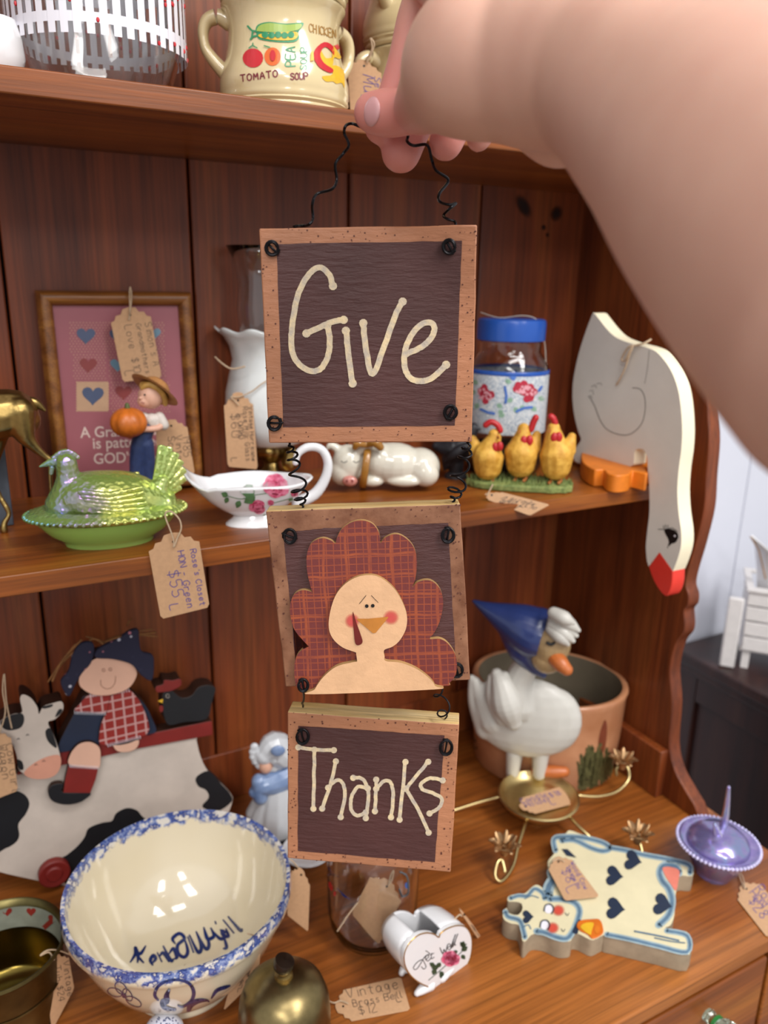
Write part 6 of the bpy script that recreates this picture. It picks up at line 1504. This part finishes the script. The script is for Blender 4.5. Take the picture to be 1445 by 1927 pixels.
# --- goose planter
pc = onz(1020, 1428, ZC); pc.y = min(pc.y, YB - .006 - .082)
fpn = Fig(0, 0, at=pc); s = fpn.s
M_clay = paint('peach clay glaze', 'c08a66', .35, var=.1, scale=14, coat=.2, dark='a8714e'); M_inr = paint('grey green glaze', '6f6554', .4, var=.1, scale=20)
pl = thing('goose_planter', 'peach stoneware planter with a white goose in a blue bonnet modelled on its front', 'planter', fpn.M)
zr_ = fpn.P(1031, 1273, 0).z; Rp = 138 * s; syp = .80
pot_g = G().lathe([(0.0005, .001), (Rp * .90, 0), (Rp * .93, .004), (Rp * .97, zr_ * .5), (Rp * .99, zr_ * .92), (Rp * 1.01, zr_ - .003), (Rp, zr_), (Rp * .97, zr_ + .0015), (Rp * .93, zr_)], 72, sy=syp)
obj('pot_wall', pot_g, M_clay, pl, smooth=60)
obj('pot_inside', G().lathe([(Rp * .93, zr_), (Rp * .92, zr_ - .004), (Rp * .90, zr_ * .4), (Rp * .84, .01), (0.0005, .008)], 72, sy=syp), M_inr, pl, 'grey-green glazed inside', smooth=60)
M_goo = paint('white bisque glaze', 'c9c6be', .45, var=.05, scale=20, coat=.1, bmp=.3, bs=40)
front = -Rp * syp / s
g = blobs(fpn, [(990, 1350, front - 12, 92, 74, 30), (1040, 1355, front - 8, 48, 60, 26), (930, 1330, front - 8, 36, 52, 18)])
caps(fpn, [[(895, 1282, front - 8, 8), (908, 1310, front - 8, 18), (930, 1350, front - 10, 30)], [(888, 1275, front - 6, 6), (893, 1320, front - 8, 12), (915, 1370, front - 8, 20)], [(975, 1320, front - 14, 38), (978, 1275, front - 16, 24), (1000, 1240, front - 18, 22)]], g)
obj('goose_body', g, M_goo, pl, 'white goose modelled in relief', voxel=.0018, sm=5)
obj('goose_wing', caps(fpn, [[(935, 1268, front - 26, 10), (945, 1290, front - 34, 20), (955, 1325, front - 40, 27), (965, 1355, front - 38, 17)], [(925, 1275, front - 24, 7), (928, 1310, front - 32, 13), (945, 1350, front - 36, 14)], [(950, 1270, front - 28, 7), (962, 1300, front - 36, 12)]]), M_goo, pl, 'white modelled wing', voxel=.0014, sm=2)
obj('head', blobs(fpn, [(1038, 1212, front - 46, 30, 36, 26), (1030, 1238, front - 44, 26, 26, 22)]), paint('tan face glaze', 'b3966c', .35, var=.15, scale=50), pl, 'tan face', voxel=.0014, sm=2)
obj('bill', caps(fpn, [[(1046, 1238, front - 62, 14), (1056, 1250, front - 72, 13), (1066, 1260, front - 76, 10)]]), paint('orange bill glaze', 'c06a34', .35, var=.1, scale=60), pl, 'orange bill', voxel=.0012, sm=2)
for k, (a, b) in enumerate((((1048, 1168), (1084, 1196)), ((1052, 1160), (1088, 1186)), ((1046, 1178), (1078, 1206)), ((1044, 1186), (1068, 1212)), ((1048, 1156), (1078, 1172)))):
    obj('head_tuft', caps(fpn, [[(a[0] - 6, a[1] - 2, front - 56 - k * 2, 10), ((a[0] + b[0]) / 2, (a[1] + b[1]) / 2, front - 66 - k * 2, 11), (b[0], b[1], front - 66 - k * 2, 4)]]), M_goo, pl, 'white head tuft', smooth=70)
M_bon = paint('bonnet blue glaze', '27376b', .3, var=.15, scale=18, coat=.4, bmp=.1)
bn = obj('bonnet', caps(fpn, [[(891, 1131, front - 24, 3), (915, 1145, front - 24, 12), (945, 1160, front - 24, 24), (975, 1175, front - 24, 36), (1000, 1188, front - 24, 42), (1016, 1192, front - 24, 42)], [(960, 1185, front - 24, 20), (985, 1220, front - 24, 26), (1003, 1250, front - 28, 16), (1022, 1270, front - 32, 6)]], n=20), M_bon, pl, 'blue pointed bonnet', voxel=.0014, sm=4)
obj('eye', caps(fpn, [[(1030, 1210, front - 72, 2.5), (1037, 1213, front - 73, 2.5), (1043, 1210, front - 72, 2)]]), M_bk, pl)
for x in (968, 1018):
    obj('leg', caps(fpn, [[(x, 1415, front - 10, 15), (x - 2, 1435, front - 10, 13), (x - 4, 1456, front - 10, 11)]]), M_goo, pl, 'white modelled leg')
obj('plaque_foot', caps(fpn, [[(1010, 1450, front - 6, 10), (1040, 1452, front - 5, 11), (1062, 1452, front - 2, 9)]]), paint('orange bill glaze', 'c06a34'), pl)
sp2 = surf(pot_g, fpn.M, .0006)
decal('cattail', [z3(smooth2([(700, 618), (708, 650), (704, 720), (690, 765), (670, 745), (672, 700), (685, 650)], 4))], paint('cattail brown glaze', '7a3b26', .4, var=.1), pl, sp2, cut=8)
rr = random.Random(6); P = []
for k in range(110):
    x, y = rr.uniform(580, 740), rr.uniform(830, 940); hgt = rr.uniform(50, 120)
    if x < 600 or x > 720: hgt *= .5
    P += stroke(z3([(x, y), (x + rr.uniform(-12, 12), y - hgt)]), 4)
P.append(z3(smooth2([(575, 935), (600, 860), (640, 800), (690, 790), (735, 830), (750, 900), (700, 940), (630, 955)], 4)))
decal('grass_glaze', P, paint('olive grass glaze', '5a5a36', .4, var=.25, scale=200), pl, sp2, cut=14)['kind'] = 'stuff'
P = [z3(circ((rr.uniform(25, 100), rr.uniform(680, 800)), rr.uniform(10, 22), 9, rr.uniform(8, 18))) for k in range(16)]
decal('foliage_glaze', P, paint('dark foliage glaze', '3d3f2a', .4, var=.2, scale=100), pl, sp2, cut=14)['kind'] = 'stuff'

# --- brass candle holder with dish and flower cups
M_bras2 = paint('bright brass', 'dcc58c', 0.32, 1.0, var=.08, scale=30)
dcn = onz(1013, 1500, ZC + .030); Rd = 75 * (dcn - CAMP).dot(CF) / FP
fcd = Fig(0, 0, at=V((dcn.x, dcn.y, ZC)))
cnd = thing('candle_holder', 'brass centrepiece with a round dish and four curling arms ending in flower cups', 'candle holder', fcd.M)
obj('dish', G().lathe([(0.0005, .021), (Rd * .75, .021), (Rd * .93, .026), (Rd, .032), (Rd * 1.01, .0335), (Rd * .97, .0345), (Rd * .90, .029), (Rd * .74, .0235), (0.0005, .0235)], 56), M_bras2, cnd, smooth=60)
obj('stem', G().lathe([(0.0005, 0), (.016, 0), (.017, .003), (.006, .008), (.005, .021)], 28), M_bras2, cnd, smooth=60)
def a3(p): return tuple(fcd.Mi @ onz(p[0], p[1], ZC + p[2]))
arms = [([(1090, 1497, .022), (1125, 1499, .018), (1160, 1490, .018), (1182, 1468, .026), (1182, 1447, .038), (1172, 1438, .042), (1160, 1446, .036), (1160, 1458, .028)], (1170, 1430, .040)),
        ([(938, 1500, .022), (900, 1510, .014), (850, 1526, .006), (800, 1540, .006), (775, 1530, .016), (780, 1515, .024)], (778, 1508)),
        ([(990, 1545, .022), (975, 1590, .014), (965, 1630, .006), (945, 1658, .003), (932, 1650, .008), (935, 1625, .018), (944, 1618, .020), (950, 1640, .012)], (948, 1592)),
        ([(1072, 1538, .022), (1100, 1566, .016), (1135, 1595, .006), (1175, 1615, .004), (1205, 1610, .010), (1205, 1590, .018), (1198, 1586, .020)], (1198, 1570))]
for path, cup in arms:
    obj('arm', G().tube(smooth2([a3(p) for p in path], 5, closed=False), .0021, 10), M_bras2, cnd, smooth=70)
    ch_ = cup[2] if len(cup) > 2 else .021
    c = a3((cup[0], cup[1] + 16, ch_)); up = c[2]
    g = G().lathe([(0.0005, up), (.004, up), (.005, up + .004), (.0075, up + .010), (.015, up + .0155), (.0145, up + .0165), (.007, up + .013), (.0062, up + .006), (0.0005, up + .005)], 72, c=(c[0], c[1], 0), fn=lambda a, r, z: r * .38 * (max(0, math.cos(a * 6)) - .35) * max(0, (r - .0076) / .007))
    o = obj('flower_cup', g, M_brass if False else paint('antique brass', 'cba478', .4, .9, var=.2, scale=60), cnd, 'antiqued flower-shaped cup', smooth=50)
    for k in range(6):
        a = k * PI / 3 + .5; obj('petal', G().tube([(c[0] + .006 * math.cos(a), c[1] + .006 * math.sin(a), up + .011), (c[0] + .0115 * math.cos(a), c[1] + .0115 * math.sin(a), up + .020), (c[0] + .0135 * math.cos(a), c[1] + .0135 * math.sin(a), up + .0225)], [(.0022, .0014), (.0028, .0014), (.001, .0008)], 8), MATS['antique brass'], o)
DM = frame(fcd.M @ V((0, 0, .0262)), V((1, 0, 0)), V((0, .999, .04)))
price_tag('tag with purple writing lying in the brass dish', DM, z3([(345, 1055), (283, 985), (505, 920), (548, 1003)]), [('Candle', .70, .1, 1.8), ('Holder', .44, .12, 1.8), ('$18', .6, .68, 2.0), ('L', .22, .62, 2.2)], (), M_inkb, w=1.0)

# --- flat painted cow
CT = .0205
CMf = frame(onz(1130, 1700, ZC + CT + .0003), V((1, 0, 0)), V((0, 1, 0)))
CM = CMf
M_cc = paint('cream cow paint', 'ddd3ae', .5, var=.04, scale=30, bmp=.1); M_cedge = paint('raw cut edge', 'a09078', .7, var=.12, scale=60)
cow = thing('painted_cow', 'flat cream wooden cow with navy hearts and an orange bell lying on the counter', 'wood ornament', CM)
oc = [(375, 248), (430, 238), (455, 218), (520, 240), (600, 262), (650, 292), (740, 308), (830, 332), (960, 355), (1045, 378), (1068, 398), (1068, 446), (1002, 446), (990, 500), (980, 580), (978, 640), (960, 690), (932, 706), (985, 716), (1053, 735), (1052, 838), (900, 808), (760, 775), (640, 748), (622, 742), (572, 766), (530, 750), (500, 735), (470, 735), (463, 768), (420, 775), (380, 765), (340, 745), (290, 735), (262, 742), (235, 772), (218, 765), (212, 725), (200, 690), (160, 682), (128, 662), (122, 630), (140, 605), (152, 630), (195, 640), (218, 615), (215, 585), (190, 575), (148, 572), (150, 548), (190, 535), (232, 532), (268, 500), (295, 490), (325, 512), (335, 548), (345, 500), (368, 455), (350, 410), (348, 370), (380, 330), (372, 290)]
obc = obj('cow_body', G().prism(smooth2(T(CM, zb_(oc)), 3), 0, -CT), M_cc, cow, bevel=.0008, smooth=35); obc.data.materials.append(M_cedge)
for p in obc.data.polygons:
    if abs(p.normal.z) < .5: p.material_index = 1
h1, h2_, h3_ = H(CM, .0003), H(CM, .0006), H(CM, .0009)
M_slate = paint('slate blue shading', '5f7d95', .5, var=.15, scale=60); M_slt = paint('pale slate paint', '9fb4ba', .5, var=.1, scale=60)
def edge_line(pts, w_, m_, hh_, cl=False):
    q = smooth2(zb_(pts), 4, closed=cl); 
    if cl: q.append(q[0])
    if w_ >= 4: decal('edge_wash', stroke(q, w_ * 2.1), M_slt, cow, H(CM, .0002))
    return decal('edge_shading', stroke(q, w_), m_, cow, hh_)
edge_line([(385, 320), (378, 262), (430, 250), (520, 255), (620, 280), (655, 310), (620, 322), (560, 305), (480, 268), (415, 270)], 5, M_slate, h1)
edge_line([(655, 305), (740, 320), (830, 342), (960, 366), (1050, 392), (1056, 432)], 5, M_slate, h1)
edge_line([(1000, 432), (985, 400), (930, 392), (905, 425), (918, 470), (950, 510), (966, 570), (950, 640), (900, 690)], 7, M_slate, h1)
edge_line([(940, 720), (1042, 745), (1040, 826), (900, 796), (760, 762), (640, 738)], 5, M_slate, h1)
edge_line([(780, 722), (900, 745), (1000, 768)], 3, M_slate, h2_); edge_line([(880, 755), (960, 772), (1030, 780)], 2.2, M_slate, h2_)
edge_line([(345, 540), (352, 500), (375, 460), (368, 430)], 10, M_slate, h1)
edge_line([(355, 560), (420, 562), (480, 580), (505, 620), (490, 680), (470, 725), (440, 758), (390, 752), (330, 728), (290, 722)], 6, M_slate, h1)
edge_line([(135, 625), (150, 650), (205, 668), (225, 720), (232, 752)], 5, M_slate, h1); edge_line([(160, 558), (200, 545), (245, 545), (280, 510), (318, 530), (330, 560)], 4, M_slate, h1)
edge_line([(232, 560), (268, 545), (300, 555)], 2, M_slate, h2_); edge_line([(225, 700), (250, 690), (262, 710)], 2, M_slate, h2_)
M_nh = paint('navy heart paint', '1e2c42', .5, var=.05)
for c, r, ro in (((768, 368), 46, -1.35), ((675, 445), 46, -1.45), ((680, 608), 50, -1.45), ((915, 588), 50, -1.35), ((245, 650), 30, -1.6)):
    decal('heart_mark', [zb_(heart(c, r * 1.1, ro, .95))], M_nh, cow, h2_)
decal('corner_mark', [zb_([(415, 312), (445, 312), (490, 355), (440, 345)])], M_nh, cow, h2_)
decal('udder', [zb_(smooth2([(920, 405), (960, 402), (1002, 420), (998, 470), (985, 520), (955, 480), (930, 440)], 4))], paint('coral paint', 'df7f6c', .5, var=.05), cow, h2_)
M_chk2 = paint('coral cheek', 'd65a48', .5, var=.05)
for c in ((400, 618), (372, 705)):
    blush('cheek', zb_([c])[0], 13, 12, blush_mat('coral blush', 'cf4a38', .95), cow, h2_)
for c in ((350, 612), (330, 692)):
    decal('eye_white', [zb_(circ(c, 20, 14, 22))], M_whitep, cow, h2_); decal('eye_lid', stroke(zb_(smooth2([(c[0] - 22, c[1] + 8), (c[0] - 14, c[1] - 20), (c[0] + 12, c[1] - 24), (c[0] + 26, c[1] - 2), (c[0] + 16, c[1] + 22)], 3, closed=False)), 2.4), M_nh, cow, h3_)
    decal('nostril', stroke(zb_(smooth2([(c[0] + 84, c[1] + 18), (c[0] + 94, c[1] + 32), (c[0] + 102, c[1] + 20)], 3, closed=False)), 1.2), M_nh, cow, h3_)
bellp = [(490, 700), (505, 675), (560, 668), (605, 670), (622, 712), (618, 740), (572, 764), (545, 742), (505, 722)]
obj('cow_bell', G().prism(smooth2(T(CM, zb_(bellp)), 3), .0003, .0018), paint('orange bell paint', 'd9701c', .4, var=.1, scale=60), cow, 'orange and yellow painted bell', bevel=.0005, smooth=40)
decal('bell_highlight', [zb_(smooth2([(510, 700), (530, 682), (575, 680), (565, 720), (560, 740), (530, 722)], 3))], MY, cow, H(CM, .0022)); decal('bell_mouth', [zb_(circ((592, 712), 14, 12, 22))], M_orange, cow, H(CM, .0022))
decal('collar', [zb_(smooth2([(470, 728), (480, 700), (500, 665), (510, 668), (500, 700), (495, 735)], 3))], M_nh, cow, h2_)
GT_ = frame(onz(1415, 1700, ZC + .0016), V((1, 0, 0)), V((0, 1, 0)))
TM_ = frame(onz(1077, 1650, ZC + CT + .006), V((1, 0, 0)), V((0, 1, .03)))
price_tag('tag lying on the back of the flat painted cow', TM_, zb_([(332, 380), (438, 326), (605, 548), (432, 568)]), [('Wood Cow', .86, .22, 1.9), ('Tissue Box', .64, .26, 1.9), ('$8', .38, .3, 3), ('L', .22, .72, 3.2)], zb_([(428, 375), (400, 362), (372, 372)]), M_inkb, w=1.1)

# --- lavender glass dish
dcn = onz(1351, 1588, ZC + .040); Rv = 73 * (dcn - CAMP).dot(CF) / FP
fv = Fig(0, 0, at=V((dcn.x, dcn.y, ZC))); s = fv.s
m, nt, b_ = nmat('lavender carnival glass')
b_.inputs['Base Color'].default_value = lin('b9b2ea'); b_.inputs['Transmission Weight'].default_value = .75; b_.inputs['Roughness'].default_value = .1
g2 = N(nt, 'ShaderNodeBsdfPrincipled'); tc = N(nt, 'ShaderNodeTexCoord'); nn = noise(nt, tc.outputs['Object'], 45, 3, .6, 1.0)
nt.links.new(ramp(nt, nn, [(.3, '8f90dc'), (.42, 'b49ae6'), (.52, 'c8c0f0'), (.6, '9cc8ea'), (.7, 'cfa4dc')]), g2.inputs['Base Color']); g2.inputs['Metallic'].default_value = 1; g2.inputs['Roughness'].default_value = .22
mx = N(nt, 'ShaderNodeMixShader'); mx.inputs[0].default_value = .4; nt.links.new(b_.outputs[0], mx.inputs[1]); nt.links.new(g2.outputs[0], mx.inputs[2]); nt.links.new(mx.outputs[0], nt.nodes['Material Output'].inputs[0]); M_lav = m
lav = thing('lavender_dish', 'iridescent lavender glass covered dish with a pointed finial at the counter corner', 'glass dish', fv.M)
zt_ = .040
obj('dish_bowl', G().lathe([(0.0005, .001), (Rv * .42, 0), (Rv * .44, .003), (Rv * .60, .014), (Rv * .74, .030), (Rv * .80, zt_ - .002), (Rv * .77, zt_ - .002), (Rv * .55, .016), (Rv * .35, .006), (0.0005, .005)], 48), M_lav, lav, smooth=60)
obj('lid_rim', G().lathe([(Rv * .80, zt_ - .001), (Rv * .97, zt_), (Rv, zt_ + .003), (Rv * .96, zt_ + .0045), (Rv * .78, zt_ + .002), (Rv * .75, zt_ + .002)], 48), M_lav, lav, smooth=60)
obj('lid_dome', G().lathe([(Rv * .77, zt_ + .0022), (Rv * .74, zt_ + .007), (Rv * .60, zt_ + .013), (Rv * .38, zt_ + .017), (Rv * .15, zt_ + .020), (0.0005, zt_ + .0205)], 48), M_lav, lav, smooth=60)
g = G()
for k in range(60):
    a = 2 * PI * k / 60; g.ell((Rv * math.cos(a), Rv * math.sin(a), zt_ + .003), .0021, 8, 6)
o = obj('beads', g, paint('pearl lavender', 'cfcaf2', .12, coat=.6), lav); o['kind'] = 'stuff'
pk_ = [fv.P(x, y, dy * s) for x, y, dy in ((1352, 1590, -14), (1350, 1570, -14), (1345, 1552, -14))]
obj('head_knob', G().tube(pk_, [.0075, .0055, .002], 14), M_lav, lav, smooth=70)
pk_ = [fv.P(x, y, dy * s) for x, y, dy in ((1362, 1550, 18), (1366, 1530, 18), (1369, 1505, 18), (1371, 1482, 18))]
obj('tail_finial', G().tube(pk_, [(.0075, .005), (.0055, .004), (.0045, .003), (.0025, .002)], 14), M_lav, lav, smooth=70)
price_tag('card tag cut by the right edge in front of the lavender glass dish', GT_, zb_([(1262, 525), (1372, 448), (1555, 660), (1440, 752)]), [("Rose's", .74, .2, 3.0), ('HON - Y', .48, .2, 3.0), ('$28', .26, .3, 3.0)], zb_([(1330, 510), (1310, 470), (1300, 430), (1318, 450), (1332, 508)]), M_inkb, w=1.3)

# knots in the right-hand back board
M_kn = blush_mat('knot', '1e0a06', .85)
for (kx, ky, a, b, r_) in ((985, 388, 13, 26, -.5), (1047, 402, 12, 17, .3), (1023, 428, 5, 6, 0), (1030, 442, 4, 5, 0)):
    kn_ = blush('knot', (kx, ky), a, b, M_kn, hutch, lambda x, y: ony(x, y, YB - .0005) - V((0, YB, 0)), rot=r_)
bpy.context.view_layer.update()
